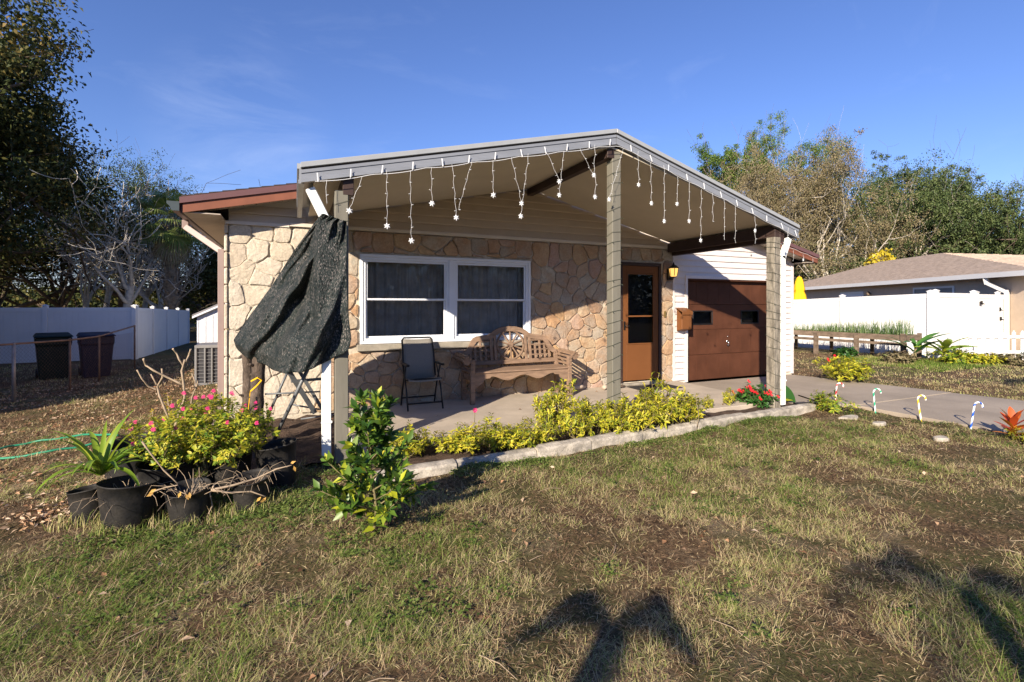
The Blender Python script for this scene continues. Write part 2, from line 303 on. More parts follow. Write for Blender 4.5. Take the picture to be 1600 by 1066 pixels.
# ------------------------------------------------------------------ mesh building
def wloc(p):
    v = Vector((0, 0, 0))
    while p is not None:
        v += p.location; p = p.parent
    return v
def link(name, me, parent=None, loc=None):
    o = bpy.data.objects.new(name, me); COL.objects.link(o)
    if parent is not None: o.parent = parent
    if loc is not None: o.location = loc
    return o
def thing(name, loc, label, cat, group=None):
    o = bpy.data.objects.new(name, None); COL.objects.link(o); o.location = loc; o.empty_display_size = .1
    o['label'] = label; o['category'] = cat
    if group: o['group'] = group
    return o
def tag(o, label=None, cat=None, group=None, kind=None):
    if label: o['label'] = label
    if cat: o['category'] = cat
    if group: o['group'] = group
    if kind: o['kind'] = kind
    return o
class MB:
    def __init__(s): s.v = []; s.f = []; s.m = []; s.sm = []
    def face(s, pts, mi=0, smooth=False):
        b = len(s.v); s.v += [tuple(p) for p in pts]; s.f.append(tuple(range(b, b+len(pts)))); s.m.append(mi); s.sm.append(smooth)
    def add(s, vs, fs, mi=0, smooth=False):
        b = len(s.v); s.v += [tuple(p) for p in vs]
        for f in fs: s.f.append(tuple(i+b for i in f)); s.m.append(mi); s.sm.append(smooth)
    def box(s, x0, x1, y0, y1, z0, z1, mi=0):
        vs = [(x0, y0, z0), (x1, y0, z0), (x1, y1, z0), (x0, y1, z0), (x0, y0, z1), (x1, y0, z1), (x1, y1, z1), (x0, y1, z1)]
        s.add(vs, [(0, 3, 2, 1), (4, 5, 6, 7), (0, 1, 5, 4), (1, 2, 6, 5), (2, 3, 7, 6), (3, 0, 4, 7)], mi)
        return s
    def bar(s, p, q, w, h, up=(0, 0, 1), mi=0):
        """box from p to q; h along up, w across"""
        p = Vector(p); q = Vector(q); d = (q-p).normalized(); up = Vector(up)
        a = d.cross(up)
        if a.length < 1e-4: a = d.cross(Vector((0, 1, 0)))
        a.normalize(); b = a.cross(d).normalized()
        vs = []
        for c in (p, q):
            for i, j in ((-1, -1), (1, -1), (1, 1), (-1, 1)): vs.append(c+a*(i*w/2)+b*(j*h/2))
        s.add(vs, [(0, 1, 2, 3), (7, 6, 5, 4), (0, 4, 5, 1), (1, 5, 6, 2), (2, 6, 7, 3), (3, 7, 4, 0)], mi)
        return s
    def tube(s, pts, r, seg=8, mi=0, cap=True, smooth=True):
        pts = [Vector(p) for p in pts]; n = len(pts)
        rs = r if isinstance(r, (list, tuple)) else [r]*n
        ref = Vector((0, 0, 1)); b = len(s.v); prev = None
        for i, p in enumerate(pts):
            d = (pts[min(i+1, n-1)]-pts[max(i-1, 0)])
            if d.length < 1e-9: d = Vector((0, 0, 1))
            d.normalize()
            if prev is None:
                a = d.cross(ref)
                if a.length < .05: a = d.cross(Vector((1, 0, 0)))
            else:
                a = prev-d*prev.dot(d)
                if a.length < 1e-5: a = d.cross(Vector((1, 0, 0)))
            a.normalize(); prev = a; c = d.cross(a)
            for k in range(seg):
                t = 2*math.pi*k/seg
                s.v.append(tuple(p+(a*math.cos(t)+c*math.sin(t))*rs[i]))
        for i in range(n-1):
            for k in range(seg):
                k2 = (k+1) % seg
                s.f.append((b+i*seg+k, b+i*seg+k2, b+(i+1)*seg+k2, b+(i+1)*seg+k)); s.m.append(mi); s.sm.append(smooth)
        if cap:
            s.f.append(tuple(b+k for k in range(seg-1, -1, -1))); s.m.append(mi); s.sm.append(False)
            s.f.append(tuple(b+(n-1)*seg+k for k in range(seg))); s.m.append(mi); s.sm.append(False)
        return s
    def lathe(s, c, prof, seg=24, mi=0, smooth=True, close=True):
        """prof: list of (r, z) from bottom outside up"""
        b = len(s.v); c = Vector(c)
        for r, z in prof:
            for k in range(seg):
                t = 2*math.pi*k/seg; s.v.append((c.x+r*math.cos(t), c.y+r*math.sin(t), c.z+z))
        for i in range(len(prof)-1):
            for k in range(seg):
                k2 = (k+1) % seg
                s.f.append((b+i*seg+k, b+i*seg+k2, b+(i+1)*seg+k2, b+(i+1)*seg+k)); s.m.append(mi); s.sm.append(smooth)
        if close:
            s.f.append(tuple(b+k for k in range(seg-1, -1, -1))); s.m.append(mi); s.sm.append(False)
            e = b+(len(prof)-1)*seg
            s.f.append(tuple(e+k for k in range(seg))); s.m.append(mi); s.sm.append(False)
        return s
    def prism(s, poly, axis, a, b, mi=0):
        """2-d outline pushed along 'x','y' or 'z' from a to b"""
        def P(p, t):
            if axis == 'y': return (p[0], t, p[1])
            if axis == 'x': return (t, p[0], p[1])
            return (p[0], p[1], t)
        n = len(poly); vs = [P(p, a) for p in poly]+[P(p, b) for p in poly]
        fs = [tuple(range(n)), tuple(range(2*n-1, n-1, -1))]+[(i, i+n, (i+1) % n+n, (i+1) % n) for i in range(n)]
        s.add(vs, fs, mi); return s
    def build(s, name, mats, parent=None, loc=None, bevel=0.):
        off = wloc(parent) if parent is not None else (Vector(loc) if loc is not None else Vector((0, 0, 0)))
        me = bpy.data.meshes.new(name)
        me.from_pydata([(x-off.x, y-off.y, z-off.z) for x, y, z in s.v], [], s.f)
        if isinstance(mats, str): mats = [mats]
        for m in mats: me.materials.append(MATS[m])
        me.polygons.foreach_set('material_index', s.m); me.polygons.foreach_set('use_smooth', s.sm)
        me.update()
        import bmesh
        bm = bmesh.new(); bm.from_mesh(me); bmesh.ops.recalc_face_normals(bm, faces=bm.faces)
        if bevel > 0:
            es = [e for e in bm.edges if len(e.link_faces) == 2 and e.calc_face_angle(0) > .5]
            bmesh.ops.bevel(bm, geom=es, offset=bevel, segments=1, affect='EDGES', profile=.5)
        bm.to_mesh(me); bm.free()
        return link(name, me, parent, loc if parent is None else None)
def npmesh(name, V, F, mats, parent=None, loc=None, tint=None, smooth=False, mi=None):
    """quads from numpy arrays"""
    off = wloc(parent) if parent is not None else (Vector(loc) if loc is not None else Vector((0, 0, 0)))
    V = np.asarray(V, dtype=np.float32)-np.array(off, dtype=np.float32); F = np.asarray(F, dtype=np.int32)
    me = bpy.data.meshes.new(name); n = len(F); k = F.shape[1]
    me.vertices.add(len(V)); me.vertices.foreach_set('co', V.ravel())
    me.loops.add(n*k); me.loops.foreach_set('vertex_index', F.ravel())
    me.polygons.add(n); me.polygons.foreach_set('loop_start', np.arange(0, n*k, k, dtype=np.int32))
    me.polygons.foreach_set('loop_total', np.full(n, k, dtype=np.int32))
    if smooth: me.polygons.foreach_set('use_smooth', np.ones(n, dtype=bool))
    if isinstance(mats, str): mats = [mats]
    for m in mats: me.materials.append(MATS[m])
    if mi is not None: me.polygons.foreach_set('material_index', np.asarray(mi, dtype=np.int32))
    if tint is not None:
        a = me.attributes.new('tint', 'FLOAT', 'FACE'); a.data.foreach_set('value', np.asarray(tint, dtype=np.float32))
    me.update(calc_edges=True)
    return link(name, me, parent, loc if parent is None else None)
def copy_tree(o, parent=None, loc=None, rz=None, sc=None, **props):
    c = o.copy(); COL.objects.link(c)
    if parent is not None: c.parent = parent
    if loc is not None: c.location = loc
    if rz is not None: c.rotation_euler = (0, 0, rz)
    if sc is not None: c.scale = (sc, sc, sc) if not isinstance(sc, tuple) else sc
    for k, v in props.items(): c[k] = v
    for ch in list(o.children): copy_tree(ch, c)
    return c
def unit(a): return a/np.maximum(np.linalg.norm(a, axis=1, keepdims=True), 1e-9)
def leafquads(C, D, N, Ln, Wd, fold=.18, two=True):
    """C base points, D directions, N normals, Ln length, Wd width -> verts, quads"""
    C = np.asarray(C); n = len(C); D = unit(D); Sd = unit(np.cross(D, N)); Nn = np.cross(Sd, D)
    Ln = np.broadcast_to(Ln, (n,)).reshape(n, 1); Wd = np.broadcast_to(Wd, (n,)).reshape(n, 1)
    tip = C+D*Ln-Nn*Ln*.18; mid = C+D*Ln*.48
    Lf = mid+Sd*Wd*.5+Nn*Wd*fold; Rt = mid-Sd*Wd*.5+Nn*Wd*fold
    if two:
        V = np.stack([C, Lf, tip, mid, Rt], 1).reshape(-1, 3); b = np.arange(n)[:, None]*5
        F = np.stack([b+np.array([[0, 1, 2, 3]]), b+np.array([[0, 3, 2, 4]])], 1).reshape(-1, 4)
    else:
        V = np.stack([C, Lf, tip, Rt], 1).reshape(-1, 3); b = np.arange(n)[:, None]*4
        F = b+np.array([[0, 1, 2, 3]])
    return V, F
def rdir(n): return unit(rng.normal(size=(n, 3)))
def vnoise(x, y, s, seed=0):
    """smooth value noise 0..1"""
    g = np.random.default_rng(seed).random((64, 64)); x = np.asarray(x)/s+200; y = np.asarray(y)/s+200
    xi = np.floor(x).astype(int); yi = np.floor(y).astype(int); fx = x-xi; fy = y-yi
    fx = fx*fx*(3-2*fx); fy = fy*fy*(3-2*fy)
    a = g[xi % 64, yi % 64]; b = g[(xi+1) % 64, yi % 64]; c = g[xi % 64, (yi+1) % 64]; d = g[(xi+1) % 64, (yi+1) % 64]
    return (a*(1-fx)+b*fx)*(1-fy)+(c*(1-fx)+d*fx)*fy
# ------------------------------------------------------------------ ground
YW = 7.19            # front wall plane
XL, XR = -.775, 9.86 # house sides
SLAB = -.06
DRV = [(6.62, 7.17), (6.62, 5.16), (7.02, 4.98), (7.66, 4.62), (7.66, -9.), (10.55, -9.), (10.45, 3.6), (9.75, 7.17)]
def inpoly(x, y, poly):
    x = np.asarray(x); y = np.asarray(y); r = np.zeros(x.shape, bool); n = len(poly)
    for i in range(n):
        x0, y0 = poly[i]; x1, y1 = poly[(i+1) % n]
        c = ((y0 > y) != (y1 > y)); t = (y-y0)/((y1-y0) if y1 != y0 else 1e-9)
        r ^= c & (x < x0+t*(x1-x0))
    return r
def gz(x, y, fine=True):
    x = np.asarray(x, float); y = np.asarray(y, float)
    t = np.clip((-x-.8)/4.2, 0, 1); t = t*t*(3-2*t)
    z = -.17-.31*t
    if fine:
        near = np.clip((40-np.hypot(x, y))/30, 0, 1)
        z = z+((vnoise(x, y, 1.3, 1)-.5)*.06+(vnoise(x, y, .38, 2)-.5)*.050+(vnoise(x, y, .16, 3)-.5)*.034)*near
    return z
def gz1(x, y): return float(gz(np.array([x]), np.array([y]))[0])
def lines(a, b, lo, hi, st):
    k = [a]; g = []
    m = np.arange(lo, hi+1e-6, st)
    l = lo-np.cumsum(st*1.28**np.arange(1, 80)); l = l[l > a]
    r = hi+np.cumsum(st*1.28**np.arange(1, 80)); r = r[r < b]
    return np.concatenate([[a], l[::-1], m, r, [b]])
gx = lines(-900, 900, -4.5, 9.5, .085); gy = lines(-300, 1200, .8, 7.5, .085)
X, Y = np.meshgrid(gx, gy, indexing='ij'); Z = gz(X, Y)
low = inpoly(X, Y, DRV) | ((X > XL-.05) & (X < 9.9) & (Y > 5.15) & (Y < 16.2))
Z[low] = np.minimum(Z[low], -.22)
nx, ny = len(gx), len(gy)
idx = np.arange(nx*ny).reshape(nx, ny)
F = np.stack([idx[:-1, :-1], idx[1:, :-1], idx[1:, 1:], idx[:-1, 1:]], -1).reshape(-1, 4)
tag(npmesh('ground', np.stack([X, Y, Z], -1).reshape(-1, 3), F, 'lawn_ground', smooth=True), kind='structure')

# driveway in separate poured slabs with open joints
dw = thing('driveway', (8.8, 4, -.13), '', ''); del dw['label']; del dw['category']; dw['kind'] = 'structure'
def clip_poly(P, nx_, ny_, c):
    """keep nx*x+ny*y<=c"""
    out = []; n = len(P)
    for i in range(n):
        a = P[i]; b = P[(i+1) % n]; da = nx_*a[0]+ny_*a[1]-c; db = nx_*b[0]+ny_*b[1]-c
        if da <= 0: out.append(a)
        if (da < 0 < db) or (db < 0 < da):
            t = da/(da-db); out.append((a[0]+t*(b[0]-a[0]), a[1]+t*(b[1]-a[1])))
    return out
cuts = [-9.0, -6.4, -3.7, -1.0, 1.6, 4.55, 7.18]
for a, b in zip(cuts[:-1], cuts[1:]):
    p = clip_poly(clip_poly(DRV, 0, -1, -(a+.006)), 0, 1, b-.006)
    MB().prism(p, 'z', -.30, -.125 if b < 7 else -.118).build('concrete_slab', 'drive_concrete', dw, bevel=.006)
# porch slab: sloping a little from the wall
pf = MB()
pf.prism([(5.08, -.075), (YW-.02, SLAB), (YW-.02, -.3), (5.08, -.3)], 'x', XL+1.35, 6.61)
tag(pf.build('porch_floor', 'slab_concrete', bevel=.008), kind='structure')
# soil of the bed between slab and edging
sb = MB()
xs = np.arange(.45, 7.2, .12); ys = np.linspace(0, 1, 8)
def kerbY(x): return 4.33+.075*(x-.8)
def bedback(x): return 5.08 if x < 6.6 else 5.0
SX, SY = np.meshgrid(xs, ys, indexing='ij')
KY = kerbY(SX)+.05; SY = KY+(5.10-KY)*SY
SZ = -.125+(vnoise(SX, SY, .15, 5)-.5)*.05
ii = np.arange(SX.size).reshape(SX.shape)
F = np.stack([ii[:-1, :-1], ii[1:, :-1], ii[1:, 1:], ii[:-1, 1:]], -1).reshape(-1, 4)
tag(npmesh('bed_soil', np.stack([SX, SY, SZ], -1).reshape(-1, 3), F, 'soil', smooth=True), kind='structure')
SX, SY = np.meshgrid(np.arange(-.62, .62, .07), np.arange(4.95, 7.16, .07), indexing='ij')
SZ = -.13+(vnoise(SX, SY, .15, 6)-.5)*.06
ii = np.arange(SX.size).reshape(SX.shape)
F = np.stack([ii[:-1, :-1], ii[1:, :-1], ii[1:, 1:], ii[:-1, 1:]], -1).reshape(-1, 4)
tag(npmesh('corner_soil', np.stack([SX, SY, SZ], -1).reshape(-1, 3), F, 'soil', smooth=True), kind='structure')

# concrete edging: rough blocks end to end
eg = thing('garden_edging', (.8, 4.25, -.17), 'low rough concrete edging blocks laid end to end along the front of the flower bed', 'garden edging')
x = .62
while x < 6.9:
    w = random.uniform(.62, 1.0); x1 = min(x+w, 7.0); n = 9
    V = []; hw = .075
    sh = random.uniform(-.012, .012); dz = random.uniform(-.012, .012)
    rows = []
    for i in range(n+1):
        xx = x+.004+(x1-x-.008)*i/n; yy = kerbY(xx)+sh
        e = .004 if i in (0, n) else 0
        def j(a=.0042): return random.uniform(-a, a)
        rows.append([(xx, yy-hw+j()+e, -.26), (xx, yy-hw+j()+e, -.105+dz+j()-e), (xx, yy-hw+.010+j()+e, -.082+dz+j()-e), (xx, yy+j(), -.072+dz+j()-e), (xx, yy+hw-.02+j()-e, -.078+dz+j()-e), (xx, yy+hw+j()-e, -.1+dz+j()-e), (xx, yy+hw-e, -.26)])
    m = MB(); vs = [p for r_ in rows for p in r_]; fs = []
    for i in range(n):
        for k in range(6): fs.append((i*7+k, i*7+k+1, (i+1)*7+k+1, (i+1)*7+k))
    fs += [tuple(range(6, -1, -1)), tuple(n*7+k for k in range(7))]
    m.add(vs, fs, 0, False); m.build('edging_block', 'kerb_concrete', eg)
    x = x1+.004
# broken flat pieces past the end of the edging
for k, (u, v, r0) in enumerate(((1326, 652, .12), (1372, 661, .08), (1470, 684, .09))):
    c = atZ(u, v, -.16); pts = []
    n = 9
    for i in range(n):
        t = 2*math.pi*i/n; rr = r0*random.uniform(.7, 1.2); pts.append((c.x+rr*math.cos(t)*1.5, c.y+rr*math.sin(t)*.7))
    MBk = MB().prism(pts, 'z', -.2, -.150).build('concrete_fragment', 'kerb_concrete', None, (c.x, c.y, -.16), bevel=.01)
    tag(MBk, ['flat broken concrete piece in the grass just past the end of the edging', 'flat broken concrete piece in the grass by the green candy cane', 'flat broken concrete piece in the grass by the blue candy cane'][k], 'concrete piece', 'broken concrete pieces beside the driveway')

# ------------------------------------------------------------------ the house
house = thing('house', (4.5, YW, -.06), 'single storey house with flagstone front, white garage siding and brown trimmed gable roof', 'house')
WX0, WX1, WZ0, WZ1 = .843, 3.524, .816, 2.095      # window opening
DX0, DX1, DZ1 = 5.29, 6.22, 2.145                  # entrance door opening
GX0, GX1, GZ0, GZ1 = 6.88, 9.32, -.10, 1.885       # garage door opening
RK = 6.84                                          # plane of the rake boards
APX = 4.14
def rake(x):     # top of the main roof at the rake
    return 2.643+.2236*(x+1.225) if x <= APX else 2.45+.231*(10.18-x)
zl, za, zr = rake(-1.225), 2.643+.2236*(APX+1.225), 2.45
def front_panel(x0, x1, z0, z1, y0=YW, y1=YW+.18): wm.box(x0, x1, y0, y1, z0, z1)
wm = MB()
TOP = 2.42
front_panel(.35, WX0, -.25, TOP); front_panel(WX0, WX1, -.25, WZ0); front_panel(WX0, WX1, WZ1, TOP); front_panel(WX1, DX0, -.25, TOP)
front_panel(DX0, DX1, DZ1, TOP); front_panel(DX1, 6.52, -.25, TOP); front_panel(DX0, DX1, -.25, -.02)
wm.build('front_wall', 'mortar', house)
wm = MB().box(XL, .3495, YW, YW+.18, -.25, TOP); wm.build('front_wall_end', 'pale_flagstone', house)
fwall = [c for c in house.children if c.name == 'front_wall'][0]
wm = MB()
wm.box(XL, XL+.18, YW+.181, 16, -.5, TOP); wm.box(XR-.18, XR, YW+.181, 16, -.3, 2.3); wm.box(XL+.181, XR-.181, 15.82, 16, -.5, TOP)
wm.build('side_walls', 'stucco_beige', house)
wm = MB()
wm.box(6.521, GX0, YW+.012, YW+.18, -.25, 2.3); wm.box(GX1, XR, YW+.012, YW+.18, -.25, 2.3); wm.box(GX0, GX1, YW+.012, YW+.18, GZ1, 2.3)
wm.prism([(XL, TOP+.001), (6.52, TOP+.001), (6.52, 2.301), (XR, 2.301), (XR, rake(XR)-.13), (APX, za-.13), (XL, rake(XL)-.13)], 'y', YW+.02, YW+.17)
gw = wm.build('gable_wall', 'cream_trim', house)
# flagstones: relaxed cells, rounded, each its own stone
def cells(x0, x1, z0, z1, step):
    pts = []; z = z0; row = 0
    while z < z1+step*.5:
        x = x0+(row % 2)*step*.5
        while x < x1+step*.6:
            pts.append((x+random.uniform(-.42, .42)*step, z+random.uniform(-.40, .40)*step)); x += step*random.uniform(.85, 1.45)
        z += step*.86; row += 1
    pts = [p for p in pts if x0 < p[0] < x1 and z0 < p[1] < z1 and random.random() > .10]
    def cell(i):
        P = [(x0, z0), (x1, z0), (x1, z1), (x0, z1)]; a = pts[i]
        for j, b in enumerate(pts):
            if j == i or abs(b[0]-a[0]) > 1.3 or abs(b[1]-a[1]) > 1.3: continue
            dx, dz = b[0]-a[0], b[1]-a[1]; mxx, mz = (a[0]+b[0])/2, (a[1]+b[1])/2
            P = clip_poly(P, dx, dz, dx*mxx+dz*mz)
            if len(P) < 3: return None
        return P
    for it in range(1):
        new = []
        for i in range(len(pts)):
            P = cell(i)
            if P: c = np.mean(P, axis=0); new.append((pts[i][0]*.45+c[0]*.55, pts[i][1]*.45+c[1]*.55))
        pts[:] = new
    return [cell(i) for i in range(len(pts))]
def area(P):
    return abs(sum(P[i][0]*P[(i+1) % len(P)][1]-P[(i+1) % len(P)][0]*P[i][1] for i in range(len(P))))/2
def cut_rect(P, r):
    x0, x1, z0, z1 = r
    if max(p[0] for p in P) <= x0 or min(p[0] for p in P) >= x1 or max(p[1] for p in P) <= z0 or min(p[1] for p in P) >= z1: return P
    opts = [clip_poly(P, 1, 0, x0), clip_poly(P, -1, 0, -x1), clip_poly(P, 0, 1, z0), clip_poly(P, 0, -1, -z1)]
    opts = [o for o in opts if len(o) >= 3]
    if not opts: return None
    return max(opts, key=area)
def inset(P, d):
    if sum(P[i][0]*P[(i+1) % len(P)][1]-P[(i+1) % len(P)][0]*P[i][1] for i in range(len(P))) < 0: P = P[::-1]
    Q = list(P)
    for i in range(len(P)):
        a, b = P[i], P[(i+1) % len(P)]; ex, ez = b[0]-a[0], b[1]-a[1]; l = math.hypot(ex, ez)
        if l < 1e-6: continue
        nx_, nz_ = ez/l, -ex/l
        Q = clip_poly(Q, nx_, nz_, nx_*a[0]+nz_*a[1]-d)
        if len(Q) < 3: return None
    return Q
nst = 0
for P in cells(XL, 6.52, -.10, TOP-.002, .228):
    if not P: continue
    for r_ in ((WX0-.02, WX1+.02, WZ0-.11, WZ1+.02), (DX0-.03, DX1+.03, -.2, DZ1+.03)):
        if P: P = cut_rect(P, r_)
    if not P or area(P) < .006: continue
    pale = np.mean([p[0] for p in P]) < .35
    P = inset(P, random.uniform(.003, .006) if pale else random.uniform(.0035, .008))
    if not P or area(P) < .004: continue
    # drop very short edges, then round the corners
    Q = []
    for p in P:
        if not Q or math.hypot(p[0]-Q[-1][0], p[1]-Q[-1][1]) > .03: Q.append(p)
    if len(Q) < 3: continue
    P = []
    for i in range(len(Q)):
        a, b = Q[i], Q[(i+1) % len(Q)]; k = random.uniform(.07, .19)
        P += [(a[0]+(b[0]-a[0])*k, a[1]+(b[1]-a[1])*k), (a[0]+(b[0]-a[0])*(1-k), a[1]+(b[1]-a[1])*(1-k))]
    Q = []
    for i in range(len(P)):
        a, b = P[i], P[(i+1) % len(P)]; Q.append(a)
        if math.hypot(b[0]-a[0], b[1]-a[1]) > .07: Q.append(((a[0]+b[0])/2, (a[1]+b[1])/2))
    qx = np.array([p[0] for p in Q]); qz = np.array([p[1] for p in Q])
    dx_ = (vnoise(qx, qz, .17, 41)-.5)*.085; dz_ = (vnoise(qx, qz, .17, 42)-.5)*.085
    # no warp at the openings and ends of the wall
    for (rx0, rx1, rz0, rz1) in ((WX0, WX1, WZ0-.1, WZ1), (DX0, DX1, -.2, DZ1)):
        dd = np.maximum(np.maximum(rx0-qx, qx-rx1), np.maximum(rz0-qz, qz-rz1)); k_ = np.clip((dd-.02)/.12, 0, 1); dx_ *= k_; dz_ *= k_
    k_ = np.clip(np.minimum(np.minimum(qx-XL, 6.52-qx), np.minimum(TOP-qz, qz+.1))/.1, 0, 1); dx_ *= k_; dz_ *= k_
    P = [(x_+random.uniform(-.003, .003), z_+random.uniform(-.003, .003)) for x_, z_ in zip(qx+dx_, qz+dz_)]
    cx, cz = np.mean(P, axis=0); t = random.uniform(.012, .036) if pale else random.uniform(.018, .042); n = len(P)
    y0 = YW+.003
    tx, tz = random.uniform(-.05, .05), random.uniform(-.05, .05)
    vs = [(p[0], y0, p[1]) for p in P]+[(p[0], y0-t*.72, p[1]) for p in P]
    vs += [(cx+(p[0]-cx)*.90, y0-t-(p[0]-cx)*tx-(p[1]-cz)*tz+random.uniform(-.003, .003), cz+(p[1]-cz)*.90) for p in P]+[(cx, y0-t-random.uniform(.0, .008), cz)]
    fs = []
    for i in range(n):
        j = (i+1) % n
        fs += [(i, j, n+j, n+i), (n+i, n+j, 2*n+j, 2*n+i), (2*n+i, 2*n+j, 3*n)]
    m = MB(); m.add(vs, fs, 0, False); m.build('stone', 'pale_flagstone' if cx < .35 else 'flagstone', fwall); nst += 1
print('stones', nst)
# left corner: stones returning round the corner
m = MB()
z = -.1
while z < 2.35:
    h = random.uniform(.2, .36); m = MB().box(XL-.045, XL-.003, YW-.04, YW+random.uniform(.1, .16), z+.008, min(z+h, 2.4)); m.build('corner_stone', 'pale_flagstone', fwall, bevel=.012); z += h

# siding boards on the garage wall
def lap(x0, x1, z0, z1, name, mt, parent, xa=None, xb=None, yb=YW+.011, prj=.026):
    """one lapped board; xa/xb = ends at its top edge"""
    xa = x0 if xa is None else xa; xb = x1 if xb is None else xb
    vs = [(x0, yb, z0), (x1, yb, z0), (x1, yb-prj, z0), (x0, yb-prj, z0), (x1, yb-prj, z0+.018), (x0, yb-prj, z0+.018),
          (xb, yb-.005, z1), (xa, yb-.005, z1), (xb, yb, z1), (xa, yb, z1)]
    fs = [(0, 1, 2, 3), (3, 2, 4, 5), (5, 4, 6, 7), (7, 6, 8, 9), (9, 8, 1, 0), (0, 3, 5, 7, 9), (1, 8, 6, 4, 2)]
    m = MB(); m.add(vs, fs); return m.build(name, mt, parent)
z = -.06; ex = .115
while z < 3.0:
    z1 = z+ex
    lim = lambda zz: XR-.05 if zz <= rake(XR)-.14 else min(XR-.05, 10.18-(zz+.14-2.45)/.231)
    xb0, xb1 = lim(z), lim(z1)
    if xb0 < 6.9: break
    if z1 <= GZ1+.03:
        lap(6.57, GX0-.05, z, z1, 'siding_board', 'white_siding', gw); lap(GX1+.05, XR-.05, z, z1, 'siding_board', 'white_siding', gw)
    elif z > GZ1-.03:
        lap(6.57, xb0, z, z1, 'siding_board', 'white_siding', gw, xb=xb1)
    z = z1
m = MB()
m.box(6.522, 6.568, YW-.022, YW+.011, -.06, 2.7); m.build('corner_trim', 'white_siding', gw)
m = MB(); m.box(XR-.048, XR+.012, YW-.026, YW+.10, -.10, 2.28); m.build('corner_trim', 'white_siding', gw)
m = MB(); m.box(GX0-.05, GX0-.001, YW-.03, YW+.011, -.1, GZ1+.06); m.box(GX1+.001, GX1+.05, YW-.03, YW+.011, -.1, GZ1+.06); m.box(GX0-.0005, GX1+.0005, YW-.03, YW+.011, GZ1+.001, GZ1+.06)
m.build('garage_door_trim', 'white_siding', gw)
# porch ceiling heights
PA, PZA = 3.50, 3.27
def ceil(x): return 2.54+.2116*(x-.05) if x <= PA else PZA-.248*(x-PA)
z = 2.47
while z < PZA-.06:
    z1 = min(z+.118, PZA-.015)
    l0, r0 = max(.15, .05+(z-2.54)/.2116+.03), min(6.47, PA+(PZA-z)/.248-.03)
    l1, r1 = max(.15, .05+(z1-2.54)/.2116+.03), min(6.47, PA+(PZA-z1)/.248-.03)
    lap(l0, r0, z, z1, 'siding_board', 'beige_siding', gw, xa=l1, xb=r1, yb=YW+.019, prj=.034); z = z1
m = MB(); m.box(-.06, 6.51, YW-.05, YW+.01, 2.422, 2.468); m.build('frieze_trim', 'cream_trim', gw)
# left end of the gable beside the porch
z = 2.44
while z < 2.8:
    z1 = z+.115
    l0 = max(XL+.02, -1.225+(z+.16-2.643)/.2236); l1 = max(XL+.02, -1.225+(z1+.16-2.643)/.2236)
    if l1 < .1: lap(l0, .14, z, z1, 'siding_board', 'beige_siding', gw, xa=l1, yb=YW+.019, prj=.034)
    z = z1
m = MB(); m.box(XL-.03, -.065, YW-.052, YW+.01, 2.405, 2.445); m.build('frieze_trim', 'cream_trim', gw)

# main roof
rf = MB(); YB = 16.4
T = .03
rf.prism([(-1.225, zl), (APX, za), (APX, za-T*2), (-1.225, zl-T*2)], 'y', RK+.01, YB)
rf.prism([(APX+.001, za), (10.18, zr), (10.18, zr-T*2), (APX+.001, za-T*2)], 'y', RK+.01, YB)
roof = rf.build('roof', 'shingle_dark', house)
# shingle butts that show along the left rake
m = MB()
xx = -1.22
while xx < .6:
    x2 = xx+.14; m.prism([(xx, rake(xx)+.004), (x2, rake(x2)+.004), (x2, rake(x2)+.010), (xx, rake(xx)+.020)], 'y', RK-.02, RK+.6); xx = x2
m.build('shingle_edge', 'shingle_dark', roof)
def strip(xa, xb, top, bot, y0, y1, name, mt, par=roof):
    m = MB(); m.prism([(xa, rake(xa)-top), (xb, rake(xb)-top), (xb, rake(xb)-bot), (xa, rake(xa)-bot)], 'y', y0, y1); return m.build(name, mt, par)
for xa, xb in ((-1.235, APX-.001), (APX+.001, 10.19)):
    strip(xa, xb, .002, .075, RK-.03, RK+.008, 'rake_flashing', 'metal_maroon')
    strip(xa+.03 if xa < 0 else xa, xb-.02 if xb > 9 else xb, .077, .185, RK-.006, RK+.02, 'rake_board', 'fascia_red')
# rake soffit slats
k = 0
for xa, xb in ((-1.2, 0.05), (6.95, 10.15)):
    x0 = xa
    while x0 < xb-.01:
        x1 = min(x0+.15, xb)
        m = MB(); m.prism([(x0+.004, rake(x0)-.150), (x1-.004, rake(x1)-.150), (x1-.004, rake(x1)-.135), (x0+.004, rake(x0)-.135)], 'y', RK+.021, YW-.06)
        m.build('soffit_slat', 'soffit', roof); x0 = x1
# eave soffits with cross slats, fascia, gutters
for side in (-1, 1):
    xe, xw = (-1.215, XL-.05) if side < 0 else (10.17, XR+.01)
    ze = (zl if side < 0 else zr)-.175
    a, b = sorted((xe, xw)); y = RK+.03; n = 0
    while y < YB-.05 and n < 70:
        m = MB().box(a, b, y, y+.125, ze, ze+.012); m.build('soffit_slat', 'soffit', roof); y += .135; n += 1
    m = MB().box(xe-.02 if side < 0 else xe, xe if side < 0 else xe+.02, RK+.025, YB, ze-.01, ze+.16); m.build('eave_board', 'dark_brown', roof)
